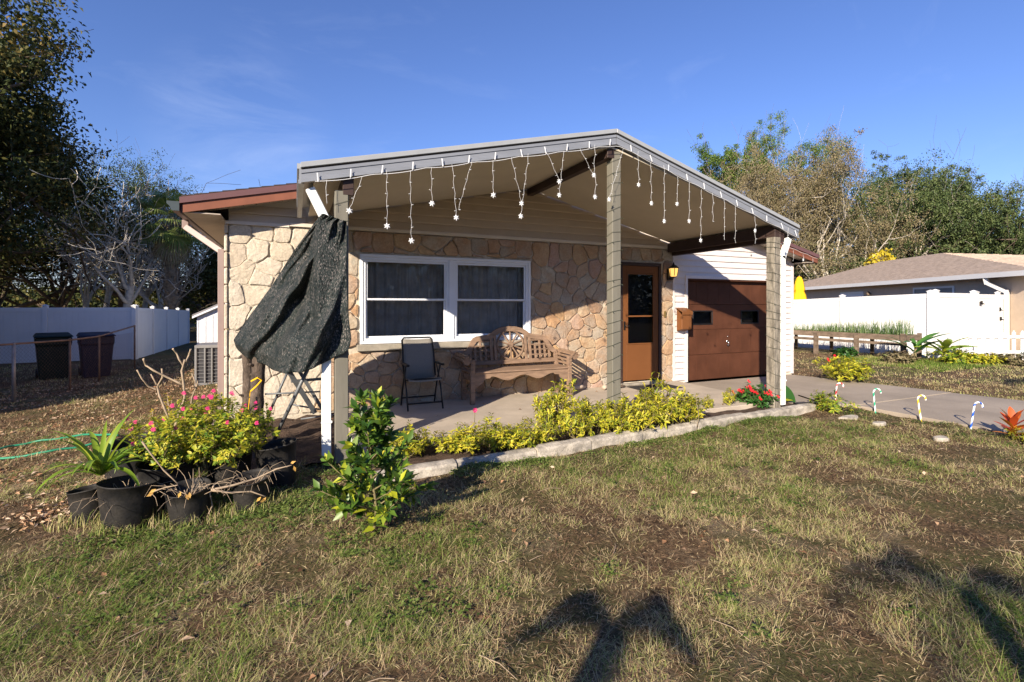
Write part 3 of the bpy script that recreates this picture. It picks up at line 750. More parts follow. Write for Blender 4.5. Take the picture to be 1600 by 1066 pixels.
# left gutter: k-profile
x0 = -1.24; g = MB(); zt = zl-.055
prof = [(x0, zt), (x0, zt-.11), (x0-.075, zt-.11), (x0-.095, zt-.06), (x0-.125, zt-.03), (x0-.125, zt), (x0-.115, zt), (x0-.115, zt-.025), (x0-.087, zt-.055), (x0-.07, zt-.10), (x0-.01, zt-.10), (x0-.01, zt)]
g.prism(prof, 'y', RK+.0, YB); gut = g.build('gutter', 'gutter_brown', house)
g = MB(); g.prism(prof[:6], 'y', RK-.012, RK-.001); g.build('gutter_end_cap', 'gutter_dark', gut)
g = MB(); gx_, gy_ = x0-.06, 7.55
g.bar((gx_, gy_, zt-.11), (gx_, gy_, zt-.22), .075, .06, (0, 1, 0)); g.bar((gx_, gy_, zt-.2), (XL-.09, 7.28, 2.06), .075, .06, (0, 1, 0))
g.bar((XL-.09, 7.28, 2.09), (XL-.09, 7.28, -.05), .075, .065, (0, 1, 0)); g.bar((XL-.09, 7.26, -.02), (XL-.14, 6.98, -.13), .075, .06, (0, 0, 1))
g.build('downspout', 'gutter_brown', house, bevel=.006)

# window
wd = MB(); y0, y1 = YW-.035, YW+.06
def rect_frame(m, x0, x1, z0, z1, t, ya, yb, mi=0):
    m.box(x0, x1, ya, yb, z1-t, z1, mi); m.box(x0, x1, ya, yb, z0, z0+t, mi); m.box(x0, x0+t, ya, yb, z0+t+.0005, z1-t-.0005, mi); m.box(x1-t, x1, ya, yb, z0+t+.0005, z1-t-.0005, mi)
rect_frame(wd, WX0, WX1, WZ0, WZ1, .04, y0, y1)
XM = 2.184
wd.box(XM-.042, XM+.042, y0-.004, y1, WZ0+.041, WZ1-.041)
win = wd.build('window', 'window_white', house, bevel=.004)
ZM = 1.44
for a, b in ((WX0+.042, XM-.044), (XM+.044, WX1-.042)):
    m = MB(); rect_frame(m, a, b, WZ0+.042, WZ1-.042, .036, y0+.014, y1-.02); m.build('track_frame', 'window_white', win, bevel=.003)
    a2, b2 = a+.038, b-.038
    m = MB(); rect_frame(m, a2, b2, ZM+.001, WZ1-.08, .026, y0+.034, y0+.056); m.build('upper_sash', 'window_white', win, bevel=.002)
    m = MB(); rect_frame(m, a2, b2, WZ0+.08, ZM+.02, .026, y0+.060, y0+.085); m.build('lower_sash', 'window_white', win, bevel=.002)
    m = MB().box(a2+.02, b2-.02, y0+.043, y0+.047, ZM+.02, WZ1-.1); m.build('pane', 'window_glass', win)
    m = MB().box(a2+.02, b2-.02, y0+.070, y0+.074, WZ0+.1, ZM+.0); m.build('pane', 'window_glass', win)
# curtains: hanging folds behind the glass
for a, b, nm in ((WX0+.02, XM-.01, 0), (XM+.01, WX1-.02, 1)):
    n = 170; xs_ = np.linspace(a, b, n)
    yy = YW+.20+.016*np.sin(xs_*44+nm)+.010*np.sin(xs_*83+1.3)+.012*np.sin(xs_*13)
    V = np.concatenate([np.stack([xs_, yy, np.full(n, WZ0-.02)], 1), np.stack([xs_, yy*.5+(YW+.20)*.5, np.full(n, WZ1+.02)], 1)])
    F = np.array([[i, i+1, n+i+1, n+i] for i in range(n-1)])
    npmesh('curtain', V, F, 'curtain', win, smooth=True)
m = MB(); m.box(WX0-.2, WX1+.2, YW+.45, YW+.5, .3, 2.38); m.box(WX0-.2, WX0-.15, YW+.182, YW+.449, .3, 2.38); m.box(WX1+.15, WX1+.2, YW+.182, YW+.449, .3, 2.38); m.box(WX0-.14, WX1+.14, YW+.182, YW+.449, 2.34, 2.38)
m.build('room_wall', 'room', win)
# ledge under the window, in lengths
xx = WX0-.05
for w in (.86, .93, .95):
    MB().box(xx+.003, xx+w-.003, YW-.085, YW+.001, WZ0-.098, WZ0-.005).build('ledge_stone', 'sill', win, bevel=.008); xx += w

# entrance storm door
dr = MB(); yd = YW-.03
dr.box(DX0, DX0+.055, yd-.02, YW+.08, -.019, DZ1); dr.box(DX1-.055, DX1, yd-.02, YW+.08, -.019, DZ1); dr.box(DX0+.0555, DX1-.0555, yd-.02, YW+.08, DZ1-.06, DZ1)
door = dr.build('entrance_door', 'dark_brown', house, bevel=.004)
dl, dr_ = DX0+.057, DX1-.057; dt = DZ1-.062
vx0, vx1, vz0, vz1 = dl+.10, dr_-.10, .66, dt-.13
m = MB(); m.box(dl, vx0, yd, yd+.04, .01, dt); m.box(vx1, dr_, yd, yd+.04, .01, dt); m.box(vx0+.0005, vx1-.0005, yd, yd+.04, .01, vz0); m.box(vx0+.0005, vx1-.0005, yd, yd+.04, vz1, dt)
m.build('door_leaf', 'brown_door', door, bevel=.003)
m = MB(); rect_frame(m, vx0+.001, vx1-.001, vz0+.001, vz1-.001, .022, yd-.008, yd+.03); m.box(vx0+.023, vx1-.023, yd-.004, yd+.02, 1.16, 1.185); m.build('glass_trim', 'brown_door', door)
m = MB().box(vx0+.02, vx1-.02, yd+.008, yd+.012, vz0+.02, vz1-.02); m.build('pane', 'window_glass', door)
m = MB().box(dl, dr_, YW+.10, YW+.14, 0, dt); m.build('inner_door', 'room', door)
m = MB(); m.box(dl+.03, dl+.055, yd-.018, yd-.001, .93, 1.08); m.tube([(dl+.042, yd-.02, 1.0), (dl+.042, yd-.055, 1.0), (dl+.11, yd-.06, 1.0)], .009, 8); m.build('door_handle', 'black_metal', door)
m = MB(); m.box(DX0-.03, DX1+.03, YW-.14, YW-.051, -.056, -.022); m.build('threshold', 'sill', door, bevel=.004)

# garage door: four tall boarded sections, two slots of glass, handle
gd = MB(); yg = YW+.085; gh = (GZ1-GZ0)/4
gd.box(GX0+.001, GX0+.03, YW-.01, yg+.05, GZ0, GZ1); gd.box(GX1-.03, GX1-.001, YW-.01, yg+.05, GZ0, GZ1); gd.box(GX0+.031, GX1-.031, YW-.01, yg+.05, GZ1-.03, GZ1)
gdoor = gd.build('garage_door', 'brown_garage', house)
slots = ((7.12, 7.62), (8.42, 8.92))
nv = 8
for s_ in range(4):
    z0, z1 = GZ0+s_*gh+.003, GZ0+(s_+1)*gh-.003
    if s_ == 3: z1 = GZ1-.032
    m = MB(); wv = (GX1-GX0-.064)/nv
    if s_ != 2:
        m.box(GX0+.032, GX1-.032, yg, yg+.035, z0, z1)
        m.build('door_section', 'brown_garage', gdoor, bevel=.003)
    else:
        zs0, zs1 = 1.28, 1.28
        zs0, zs1 = z0+.10, z0+.36
        m.box(GX0+.032, GX1-.032, yg, yg+.035, z0, zs0); m.box(GX0+.032, GX1-.032, yg, yg+.035, zs1, z1)
        e = [GX0+.032]+[q for sl_ in slots for q in sl_]+[GX1-.032]
        for i in (0, 2, 4): m.box(e[i], e[i+1], yg, yg+.035, zs0+.0003, zs1-.0003)
        m.build('door_section', 'brown_garage', gdoor)
        for a, b in slots:
            m = MB(); rect_frame(m, a-.012, b+.012, zs0-.012, zs1+.012, .024, yg-.012, yg+.01); wf = m.build('slot_window', 'black_plastic', gdoor, bevel=.006)
            m = MB().box(a+.01, b-.01, yg+.012, yg+.016, zs0+.01, zs1-.01); m.build('pane', 'window_glass', wf)
            m = MB().box(a-.0, b+.0, yg+.05, yg+.06, zs0, zs1); m.build('backing', 'room', wf)
m = MB(); hx, hz = 8.03, .60
m.lathe((0, 0, 0), [(.03, 0), (.03, .01)], 16)
m.v = [(hx+x, yg-.002-z, hz+.04+y) for x, y, z in m.v]
m.tube([(hx-.0, yg-.03, hz+.04), (hx+.01, yg-.035, hz), (hx+.0, yg-.03, hz-.05)], .008, 8); m.tube([(hx-.035, yg-.03, hz-.03), (hx+.035, yg-.03, hz-.03)], .007, 8)
m.lathe((hx, yg-.01, hz+.13), [(.014, 0), (.014, .02)], 10)
m.build('door_handle', 'chrome', gdoor)
# thin board joints on the sections
m = MB()
for k in range(1, nv):
    xx = GX0+.032+wv*k; 
    for s_ in range(4):
        z0, z1 = GZ0+s_*gh+.006, GZ0+(s_+1)*gh-.038
        if s_ == 2: continue
        m.box(xx-.003, xx+.003, yg-.0025, yg+.001, z0+.03, z1)
m.build('panel_ribs', 'brown_garage', gdoor)

# ------------------------------------------------------------------ porch
porch = thing('porch_canopy', (3.5, 4.95, -.08), 'grey edged gabled porch roof on three square posts in front of the stone wall', 'porch')
F0 = 4.87
EL, ER = (.05, 2.67), (6.80, 2.55); AP = (3.54, 3.49)
def ptop(x): return EL[1]+(AP[1]-EL[1])*(x-EL[0])/(AP[0]-EL[0]) if x <= AP[0] else ER[1]+(AP[1]-ER[1])*(ER[0]-x)/(ER[0]-AP[0])
PB = 7.10
def seg_under(m, xa, xb, f_top, f_bot, ya, yb): m.prism([(xa, f_top(xa)), (xb, f_top(xb)), (xb, f_bot(xb)), (xa, f_bot(xa))], 'y', ya, yb)
m = MB()
for xa, xb in ((EL[0]+.02, AP[0]-.0005), (AP[0]+.0005, ER[0]-.02)): seg_under(m, xa, xb, lambda x: ptop(x)-.004, lambda x: ptop(x)-.05, F0+.02, RK+.0)
m.build('roof_sheet', 'drip_grey', porch)
m = MB()
for xa, xb in ((EL[0]+.12, PA-.0005), (PA+.0005, ER[0]-.10)): seg_under(m, xa, xb, lambda x: ceil(x)+.025, ceil, F0+.032, YW-.035)
m.build('ceiling', 'ceiling_taupe', porch)
for xa, xb in ((EL[0], AP[0]-.0005), (AP[0]+.0005, ER[0])):
    m = MB(); seg_under(m, xa, xb, ptop, lambda x: ptop(x)-.05, F0-.035, F0+.018); m.build('roof_edge', 'drip_grey', porch, bevel=.003)
    m = MB(); seg_under(m, xa+.012, xb-.012, lambda x: ptop(x)-.052, lambda x: ptop(x)-.068, F0-.004, F0+.018); m.build('shadow_gap', 'dark_brown', porch)
    m = MB(); seg_under(m, xa+.004, xb-.004, lambda x: ptop(x)-.069, lambda x: ptop(x)-.10, F0-.022, F0+.018); seg_under(m, xa+.004, xb-.004, lambda x: ptop(x)-.1005, lambda x: ptop(x)-.155, F0-.014, F0+.018); seg_under(m, xa+.004, xb-.004, lambda x: ptop(x)-.1555, lambda x: ptop(x)-.185, F0-.026, F0+.03)
    m.build('fascia', 'fascia_grey', porch)
for xe, zt_, sg in ((EL[0], EL[1], -1), (ER[0], ER[1], 1)):
    def bx(m, a, b, z0, z1, y0=F0+.0185, y1=RK-.04): m.box(min(xe+sg*a, xe+sg*b), max(xe+sg*a, xe+sg*b), y0, y1, z0, z1)
    m = MB(); bx(m, -.02, .03, zt_-.05, zt_-.001); m.build('roof_edge', 'drip_grey', porch)
    m = MB(); bx(m, -.03, .012, zt_-.185, zt_-.0505); bx(m, .0125, .02, zt_-.185, zt_-.15); m.build('side_fascia', 'fascia_grey', porch)
for xa, xb, z0, z1, nm in ((PA-.05, PA+.05, None, None, 'ridge_beam'), (6.36, 6.46, 2.36, 2.525, 'eave_beam'), (6.465, 6.56, 2.30, 2.46, 'eave_beam'), (.42, .52, 2.42, 2.60, 'eave_beam')):
    m = MB()
    if z0 is None: m.box(xa, xb, F0+.035, YW-.05, PZA-.12, PZA-.016)
    else: m.box(xa, xb, F0+.035, YW-.05, z0, z1)
    m.build(nm, 'dark_brown', porch, bevel=.004)
PY = 4.97
for xc, w, mt, ztop, zb in ((.41, .125, 'post_grey', 2.46, -.14), (3.585, .125, 'post_grey', 3.24, -.14), (6.41, .135, 'post_weathered', 2.36, -.14)):
    MB().box(xc-w/2, xc+w/2, PY-w/2, PY+w/2, zb, ztop).build('post', mt, porch, bevel=.007)
for xc, xt, sg in ((.275, .13, -1), (6.565, 6.70, 1)):
    m = MB(); zt_ = 2.46 if sg < 0 else 2.36
    m.bar((xt, PY-.02, zt_), (xc, PY-.02, zt_-.30), .085, .065, (0, 1, 0)); m.bar((xc, PY-.02, zt_-.26), (xc, PY-.02, -.10), .085, .065, (0, 1, 0))
    m.bar((xc, PY-.06, .70), (xc, PY-.052, .70), .12, .02, (1, 0, 0)) if False else None
    for zz in (.25, 1.2): m.box(xc-.05, xc+.05, PY-.06, PY-.053, zz, zz+.025)
    m.build('downspout', 'pipe_white', porch, bevel=.006)
# ------------------------------------------------------------------ icicle lights
il = thing('icicle_light_string', (3.5, F0-.04, 2.9), 'white icicle light string with plastic snowflakes clipped along the front edge of the porch roof', 'string lights')
YL = F0-.055
def flake(m, c, r, rot):
    c = Vector(c)
    for k in range(6):
        t = rot+k*math.pi/3; d = Vector((math.cos(t), 0, math.sin(t))); p = Vector((-d.z, 0, d.x))
        m.add([c+p*r*.16+Vector((0, -.004, 0)), c+d*r*.62+p*r*.22, c+d*r, c+d*r*.62-p*r*.22, c-p*r*.16+Vector((0, -.004, 0)),
               c+d*r*.5+Vector((0, -.007, 0))], [(0, 1, 5), (1, 2, 5), (2, 3, 5), (3, 4, 5), (4, 0, 5)])
    m.lathe(c+Vector((0, 0, -.0)), [(r*.22, -.003), (r*.22, .003)], 6)
def strand(p, q, fl, par, Yp=None, side=1):
    p = Vector(p); q = Vector(q); m = MB(); n = max(3, int((q-p).length/.055)); pts = []
    for i in range(n+1):
        t = i/n; w = p.lerp(q, t); w.x += .006*math.sin(i*2.1+p.x*7); w.y += .004*math.cos(i*1.7); pts.append(w)
    m.tube(pts, .0016, 4, cap=False)
    for i in range(1, n+1):
        if i % 2: continue
        s = 1 if (i//2) % 2 else -1
        b = pts[i]; m.tube([b, b+Vector((.021*s, -.004, .012*random.uniform(-1, 1)))], .0027, 4)
    st = m.build('strand', 'light_white', par)
    if fl is not None:
        m = MB(); c = fl; flake(m, c, .034, random.uniform(0, 1)); m.build('snowflake', 'light_white', st)
D_ = [((510, 281), (510, 318), 0), ((567, 275), (546, 327), 1), ((604, 266), (605, 351), 1), ((641, 267), (643, 374), 1), ((674, 262), (675, 316), 1),
      ((707, 257), (713, 338), 1), ((738, 250), (716, 328), 0), ((770, 250), (771, 303), 1), ((799, 246), (815, 316), 1), ((826, 240), (814, 336), 1),
      ((855, 239), (874, 282), 1), ((881, 236), (874, 303), 1), ((906, 232), (926, 271), 0), ((930, 226), (928, 272), 1), ((931, 272), (930, 306), 1), ((974, 232), (952, 310), 1),
      ((997, 236), (998, 287), 1), ((1017, 254), (1018, 316), 1), ((1038, 258), (1038, 344), 1), ((1059, 276), (1058, 317), 1), ((1077, 285), (1077, 344), 1),
      ((1096, 296), (1095, 374), 1), ((1114, 302), (1114, 346), 0), ((1132, 312), (1132, 375), 0), ((1149, 322), (1149, 380), 0), ((1180, 338), (1180, 359), 1), ((1180, 360), (1180, 381), 0), ((1232, 356), (1229, 386), 1)]
for a, b, fl in D_:
    p = atY(*a, YL); q = atY(*b, YL)
    strand(p, q, (q+Vector((0, 0, -.015))) if fl else None, il)
m = MB(); pts = []
xs_ = np.linspace(EL[0]+.12, ER[0]-.03, 110)
for i, xx in enumerate(xs_):
    pts.append(Vector((xx, YL+.006, ptop(xx)-.197-.016*abs(math.sin(i*.37)))))
m.tube(pts, .0034, 5, cap=False); m.build('lead_wire', 'light_white', il)
xx = EL[0]+.14
while xx < ER[0]-.03:
    m = MB(); zt_ = ptop(xx); m.bar((xx, YL+.012, zt_-.12), (xx+random.uniform(-.02, .02), YL-.004, zt_-.205), .010, .006, (0, 1, 0)); m.build('clip', 'light_white', il); xx += .295
# icicles along the garage rake
il2 = thing('icicle_light_string', (9., RK-.05, 2.6), 'short white icicle lights hanging from the brown roof edge right of the porch', 'string lights')
for xx, ln, fl in ((8.15, .12, 1), (8.65, .2, 1), (8.95, .12, 0), (9.35, .22, 0), (9.65, .12, 1), (9.95, .1, 0)):
    p = Vector((xx, RK-.05, rake(xx)-.14)); q = p+Vector((0, 0, -ln)); strand(p, q, q if fl else None, il2)
m = MB(); m.tube([Vector((xx, RK-.045, rake(xx)-.10-.02*abs(math.sin(xx*9)))) for xx in np.linspace(7.0, 10.1, 40)], .0034, 5, cap=False); m.build('lead_wire', 'light_white', il2)
# dark wires of unlit light strings wound round two posts
for xc, lab, w, z1, sg in ((3.585, 'dark green light cord wound round the middle porch post', .125, 3.2, 1), (6.41, 'dark green light cord wound round the weathered right porch post', .135, 2.33, -1), (.41, 'dark light cord wound round the top of the left porch post', .125, 2.44, 1)):
    m = MB(); pts = []; z = .0 if xc > 1 else 2.12; k = 0; h = w/2+.006
    cs = [(-h, -h), (h, -h), (h, h), (-h, h)] if sg > 0 else [(-h, h), (h, h), (h, -h), (-h, -h)]
    while z < z1:
        c = cs[k % 4]; pts.append((xc+c[0], PY+c[1], z)); z += random.uniform(.010, .062); k += 1
    m.tube(pts, .0022, 4, cap=False, smooth=False)
    for i in range(3, len(pts), 3): m.tube([pts[i], (pts[i][0]+.012, pts[i][1]-.012, pts[i][2]-.014)], .004, 4)
    tag(m.build('light_cord', 'wire_green', None, (xc, PY, .0)), lab, 'light cord', 'light cords wound round the porch posts')

# ------------------------------------------------------------------ shade net over the left corner
def cloth():
    Ls = [(0, 503, 334, 4.86), (.08, 492, 347, 4.95), (.25, 460, 391, 5.35), (.5, 425, 446, 5.85), (.75, 388, 497, 6.1), (.93, 365, 531, 6.15), (1, 368, 541, 6.15)]
    Rs = [(0, 541, 346, 4.83), (.08, 541, 352, 4.82), (.25, 542, 395, 4.82), (.5, 542, 445, 4.82), (.75, 545, 500, 4.80), (.93, 549, 530, 4.80), (1, 546, 544, 4.80)]
    def ip(T, t, k): return float(np.interp(t, [a[0] for a in T], [a[k] for a in T]))
    nu, nv_ = 90, 110; V = []
    for j in range(nv_+1):
        t = j/nv_; Lp = atY(ip(Ls, t, 1), ip(Ls, t, 2), ip(Ls, t, 3)); Rp = atY(ip(Rs, t, 1), ip(Rs, t, 2), ip(Rs, t, 3))
        for i in range(nu+1):
            s = i/nu; p = Lp.lerp(Rp, s)
            sag = math.sin(math.pi*min(1, s*1.0))**.75*max(0, (t-.55)/.45)**1.6
            p.z -= .235*sag*(1-.22*s)
            w = 2.0*math.pi
            edge = min(1, s*6, (1-s)*5)
            fold = .11*t**.7*math.sin(w*(1.55*s+1.25*t)+.9)+.050*math.sin(w*(3.6*s+1.9*t)+1.2*math.sin(t*4))*(.3+.7*t)
            fold += .022*math.sin(w*(7.5*s+3.4*t)+2.5*math.sin(6*t+2*s))*(.35+.65*t)
            fold += .045*(vnoise(np.array([s*3.2+t*1.2]), np.array([t*3.5-s]), .5, 21)[0]-.5)+.010*(vnoise(np.array([s*3+.6*t]), np.array([t*2.2]), .10, 23)[0]-.5)
            p.y += -.34*math.sin(math.pi*s)**.9*t**1.2-fold*edge*1.2
            for (s0, s1, wd__, am) in ((.72, .34, .060, .20), (1.0, .52, .040, .11), (.40, .16, .05, .08)):
                cr_ = s-(s0+(s1-s0)*t); p.y += am*math.exp(-(cr_/wd__)**2)*math.sin(math.pi*min(1, t*1.08))**.6
            p.y += .16*math.exp(-((s-.5)/.28)**2-((t-.60)/.05)**2)*.5-.12*math.exp(-((s-.42)/.30)**2-((t-.80)/.13)**2)
            p.x += .012*math.sin(w*4*t+5*s)*edge
            lim = 4.89+max(0, .20-p.x)*4.5
            if p.y > lim-.03: p.y = lim-.03+.03*math.tanh((p.y-lim+.03)/.03)
            V.append(p)
    m = MB(); fs = []
    for j in range(nv_):
        for i in range(nu):
            a = j*(nu+1)+i; fs.append((a, a+1, a+nu+2, a+nu+1))
    m.add(V, fs, 0, True); return m
o = cloth().build('shade_net', 'shade_net', None, (.2, 5.1, 1.0))
tag(o, 'black shade netting draped and gathered from the left porch post over the porch corner', 'shade net')
md = o.modifiers.new('thick', 'SOLIDIFY'); md.thickness = .006
# weathered log stakes under the net's corner
def log(name, base, top, r, lab, seed):
    random.seed(seed); m = MB(); n = 16; pts = []; rs = []
    for i in range(n+1):
        t = i/n; p = Vector(base).lerp(Vector(top), t); p.x += .02*math.sin(t*5+seed); p.y += .012*math.sin(t*7+seed); pts.append(p); rs.append(r*(1.12-.2*t)*random.uniform(.92, 1.08))
    m.tube(pts, rs, 12)
    for k in range(3):
        i = random.randint(4, n-3); a = random.uniform(0, 6.28); p = pts[i]; d = Vector((math.cos(a), -abs(math.sin(a)), .3)); m.tube([p, p+d*r*1.5, p+d*r*1.9], [r*.35, r*.25, r*.12], 6)
    tag(m.build(name, 'bark_log', None, base), lab, 'log stake', 'weathered log stakes under the shade net'); random.seed(7)
b = atZ(407, 708, -.19); log('log_stake', b, (b.x-.04, b.y+.05, 1.02), .066, 'thick weathered log stake standing in front under the left corner of the black net', 3)
b = atZ(385, 694, -.19); log('log_stake', b, (b.x+.0, b.y+.0, 1.03), .055, 'thinner weathered log stake standing behind the other one against the stone corner', 5)
# yellow strap hanging on the log
m = MB(); q = [atY(392, 596, 5.62), atY(403, 590, 5.62), atY(409, 594, 5.62), atY(400, 604, 5.62), atY(391, 612, 5.62), atY(388, 640, 5.62)]
for a, b in zip(q[:-1], q[1:]): m.bar(a, b, .006, .035, (0, 1, .2))
tag(m.build('yellow_ribbon', 'yellow_ribbon' if 'yellow_ribbon' in MATS else 'umbrella_yellow', None, q[0]), 'yellow green plastic ribbon hanging over the front log stake', 'ribbon')
# folded stand with crossed legs
fs_ = thing('folding_stand', (.1, 5.9, -.15), 'grey metal folding stand with crossed legs half hidden below the black net', 'folding stand')
def ptube(name, a, Ya, b, Yb, r, mt='grey_metal', par=fs_, flat=False):
    m = MB(); p, q = atY(*a, Ya), atY(*b, Yb)
    if flat: m.bar(p, q, r*2.2, r*1.2, (0, 1, 0))
    else: m.tube([p, q], r, 8)
    return m.build(name, mt, par)
ptube('leg', (489, 560), 5.6, (427, 690), 5.95, .020); ptube('leg', (452, 575), 6.3, (418, 652), 6.4, .015)
ptube('leg', (440, 562), 5.9, (492, 645), 6.2, .024, flat=True); ptube('leg', (462, 570), 6.35, (505, 642), 6.45, .018, flat=True)
ptube('crossbar', (414, 616), 6.3, (500, 612), 6.3, .010); ptube('crossbar', (455, 632), 6.25, (500, 640), 6.25, .010); ptube('crossbar', (455, 596), 5.9, (503, 592), 6.0, .014, flat=True); ptube('crossbar', (470, 655), 6.4, (522, 648), 6.4, .010)
# window screen stored at the foot: a plank on soil
# ------------------------------------------------------------------ wall lamp, mailbox
wl = thing('wall_lantern', (6.47, YW-.06, 2.0), 'small black wall lantern with amber glass on the stone strip beside the entrance door', 'wall lantern')
cx, cy, cz = 6.40, YW-.17, 2.0
MB().lathe((cx, YW-.052, cz-.02), [(.0, 0), (.05, 0), (.05, .001)], 12).box(cx-.045, cx+.045, YW-.075, YW-.045, cz-.16, cz+.05).build('back_plate', 'black_metal', wl)
m = MB(); m.tube([(cx, YW-.06, cz-.12), (cx, cy+.02, cz-.15), (cx, cy, cz-.105)], .011, 8); m.build('arm', 'black_metal', wl)
m = MB(); m.lathe((cx, cy, cz), [(.035, -.10), (.062, -.085), (.085, .045), (.085, .05)], 6, smooth=False, close=True); m.build('glass_shade', 'amber', wl)
m = MB(); m.lathe((cx, cy, cz), [(.098, .051), (.10, .06), (.05, .105), (.02, .12), (.012, .15), (.004, .17)], 6, smooth=False); m.lathe((cx, cy, cz), [(.02, -.125), (.045, -.112), (.045, -.101)], 6, smooth=False)
for k in range(6):
    t = math.pi/3*k; m.tube([(cx+.064*math.cos(t), cy+.064*math.sin(t), cz-.086), (cx+.088*math.cos(t), cy+.088*math.sin(t), cz+.052)], .006, 4)
m.build('frame', 'black_metal', wl)
mb = thing('mailbox', (6.72, YW-.1, 1.1), 'brown upright wall mailbox on the white siding left of the garage door', 'mailbox')
MB().prism([(YW-.17, .92), (YW-.025, .88), (YW-.025, 1.30), (YW-.17, 1.24)], 'x', 6.60, 6.84).build('box_body', 'brown_door', mb, bevel=.01)
MB().prism([(YW-.185, 1.235), (YW-.024, 1.305), (YW-.024, 1.325), (YW-.19, 1.25), (YW-.19, 1.19), (YW-.18, 1.19)], 'x', 6.59, 6.85).build('lid', 'brown_door', mb, bevel=.004)
dbx = MB(); dbx.box(6.285, 6.33, YW-.055, YW-.04, 1.15, 1.26)
tag(dbx.build('door_bell', 'brass', None, (6.3, YW-.05, 1.2)), 'small brass door bell on the stone strip right of the entrance door', 'door bell')

# ------------------------------------------------------------------ Lutyens style bench
bn = thing('garden_bench', (3.13, 6.86, SLAB), 'weathered brown teak bench with arched wheel back and rolled arms under the window', 'bench')
bx0, bx1, bf, bb, bz = 2.30, 3.97, 6.60, 7.06, SLAB
def BB(name, *boxes, mt='teak', bev=.004):
    m = MB()
    for b_ in boxes: m.box(*b_)
    return m.build(name, mt, bn, bevel=bev)
for xx in (bx0, bx1-.065):
    BB('leg', (xx, xx+.065, bf, bf+.06, bz, bz+.64))
    m = MB(); m.bar((xx+.0325, bb-.02, bz), (xx+.0325, bb-.03, bz+.43), .06, .06, (1, 0, 0)); m.bar((xx+.0325, bb-.03, bz+.42), (xx+.0325, bb+.035, bz+.70), .055, .06, (1, 0, 0)); m.build('leg', 'teak', bn, bevel=.004)
def fy(z): return bb-.03+(z-bz-.43)*.17   # plane of the leaning back
# scalloped front apron
ap = [(bx0+.066, bz+.44), (bx1-.066, bz+.44)]
low_ = []; nseg = 60; wl_ = bx1-bx0-.132
for i in range(nseg+1):
    t = i/nseg; xx = bx1-.066-wl_*t; e = abs(2*t-1)
    zz = .335 + (.055 if e < .12 else (.0 if e < .55 else .0)) - .0
    zz = .355-.035*math.cos(2*math.pi*t*3)*(1 if e < .7 else .3)
    if e > .80: zz = .32-.03*(e-.80)/.2*3
    low_.append((xx, bz+zz))
m = MB(); m.prism(ap+low_, 'y', bf+.012, bf+.042); m.build('front_apron', 'teak', bn)
BB('rear_rail', (bx0+.066, bx1-.066, bb-.045, bb-.015, bz+.34, bz+.42))
for xx in (bx0+.02, bx1-.05): BB('side_rail', (xx, xx+.03, bf+.061, bb-.062, bz+.33, bz+.42)); BB('stretcher', (xx, xx+.03, bf+.061, bb-.055, bz+.12, bz+.165))
for k in range(6):
    y0 = bf-.01+k*.0745; BB('seat_slat', (bx0+(.07 if k == 0 else .0) if k < 6 else 0, bx1-(.07 if k == 0 else 0), y0+.062 if k == 0 else y0, y0+.068, bz+.442, bz+.465)) if k else BB('seat_slat', (bx0+.067, bx1-.067, bf-.005, bf+.06, bz+.442, bz+.465))
# back: bottom rail, crest following the stepped arch, stiles, lattice, wheel
xc = (bx0+bx1)/2
def bar3(name, a, b_, w, h, up=(0, 1, 0)):
    m = MB(); m.bar(a, b_, w, h, up); return m.build(name, 'teak', bn, bevel=.003)
bar3('back_rail', (bx0+.05, fy(bz+.54), bz+.54), (bx1-.05, fy(bz+.54), bz+.54), .065, .035)
half = (bx1-bx0)/2
crest = [(0, 1.095), (.10, 1.09), (.20, 1.065), (.28, 1.025), (.33, .985), (.38, .965), (.47, .955), (.56, .945), (.62, .92), (.67, .865), (.71, .79), (.76, .73), (half-.02, .70)]
m = MB(); cp = [(-x, z) for x, z in crest[::-1]]+crest[1:]
pv = None
top = [(xc+x, bz+z) for x, z in cp]; bot = []
for i, (x, z) in enumerate(cp):
    a = cp[max(0, i-1)]; c = cp[min(len(cp)-1, i+1)]; d = Vector((c[0]-a[0], c[1]-a[1])).normalized(); bot.append((xc+x+d.y*.075, bz+z-d.x*.075))
vs = []; fs = []
for (tx, tz), (qx, qz) in zip(top, bot):
    vs += [(tx, fy(tz)-.02, tz), (tx, fy(tz)+.02, tz), (qx, fy(qz)+.02, qz), (qx, fy(qz)-.02, qz)]
for i in range(len(top)-1):
    a = i*4; b_ = a+4
    for k in range(4): fs.append((a+k, a+(k+1) % 4, b_+(k+1) % 4, b_+k))
fs += [(0, 1, 2, 3), tuple(len(vs)-4+k for k in (3, 2, 1, 0))]
m.add(vs, fs); m.build('crest_rail', 'teak', bn)
def crest_z(x): return bz+np.interp(abs(x-xc), [p[0] for p in crest], [p[1] for p in crest])-.07
for x in (-.335, -.265, .265, .335):
    zt_ = crest_z(xc+x); bar3('stile', (xc+x, fy(bz+.57), bz+.57), (xc+x, fy(zt_), zt_), .045, .028)
for sg in (-1, 1):
    for zz in (.635, .715, .795, .865):
        lim = .66 if zz < .75 else (.63 if zz < .82 else .57)
        bar3('lattice_slat', (xc+sg*.36, fy(bz+zz), bz+zz), (xc+sg*(lim+.05), fy(bz+zz), bz+zz), .022, .020)
    for xx, za_, zb_ in ((.43, .575, .80), (.515, .575, .90), (.60, .575, .80), (.68, .575, .735)):
        bar3('lattice_block', (xc+sg*xx, fy(bz+za_), bz+za_), (xc+sg*xx, fy(bz+zb_), bz+zb_), .034, .018)
    
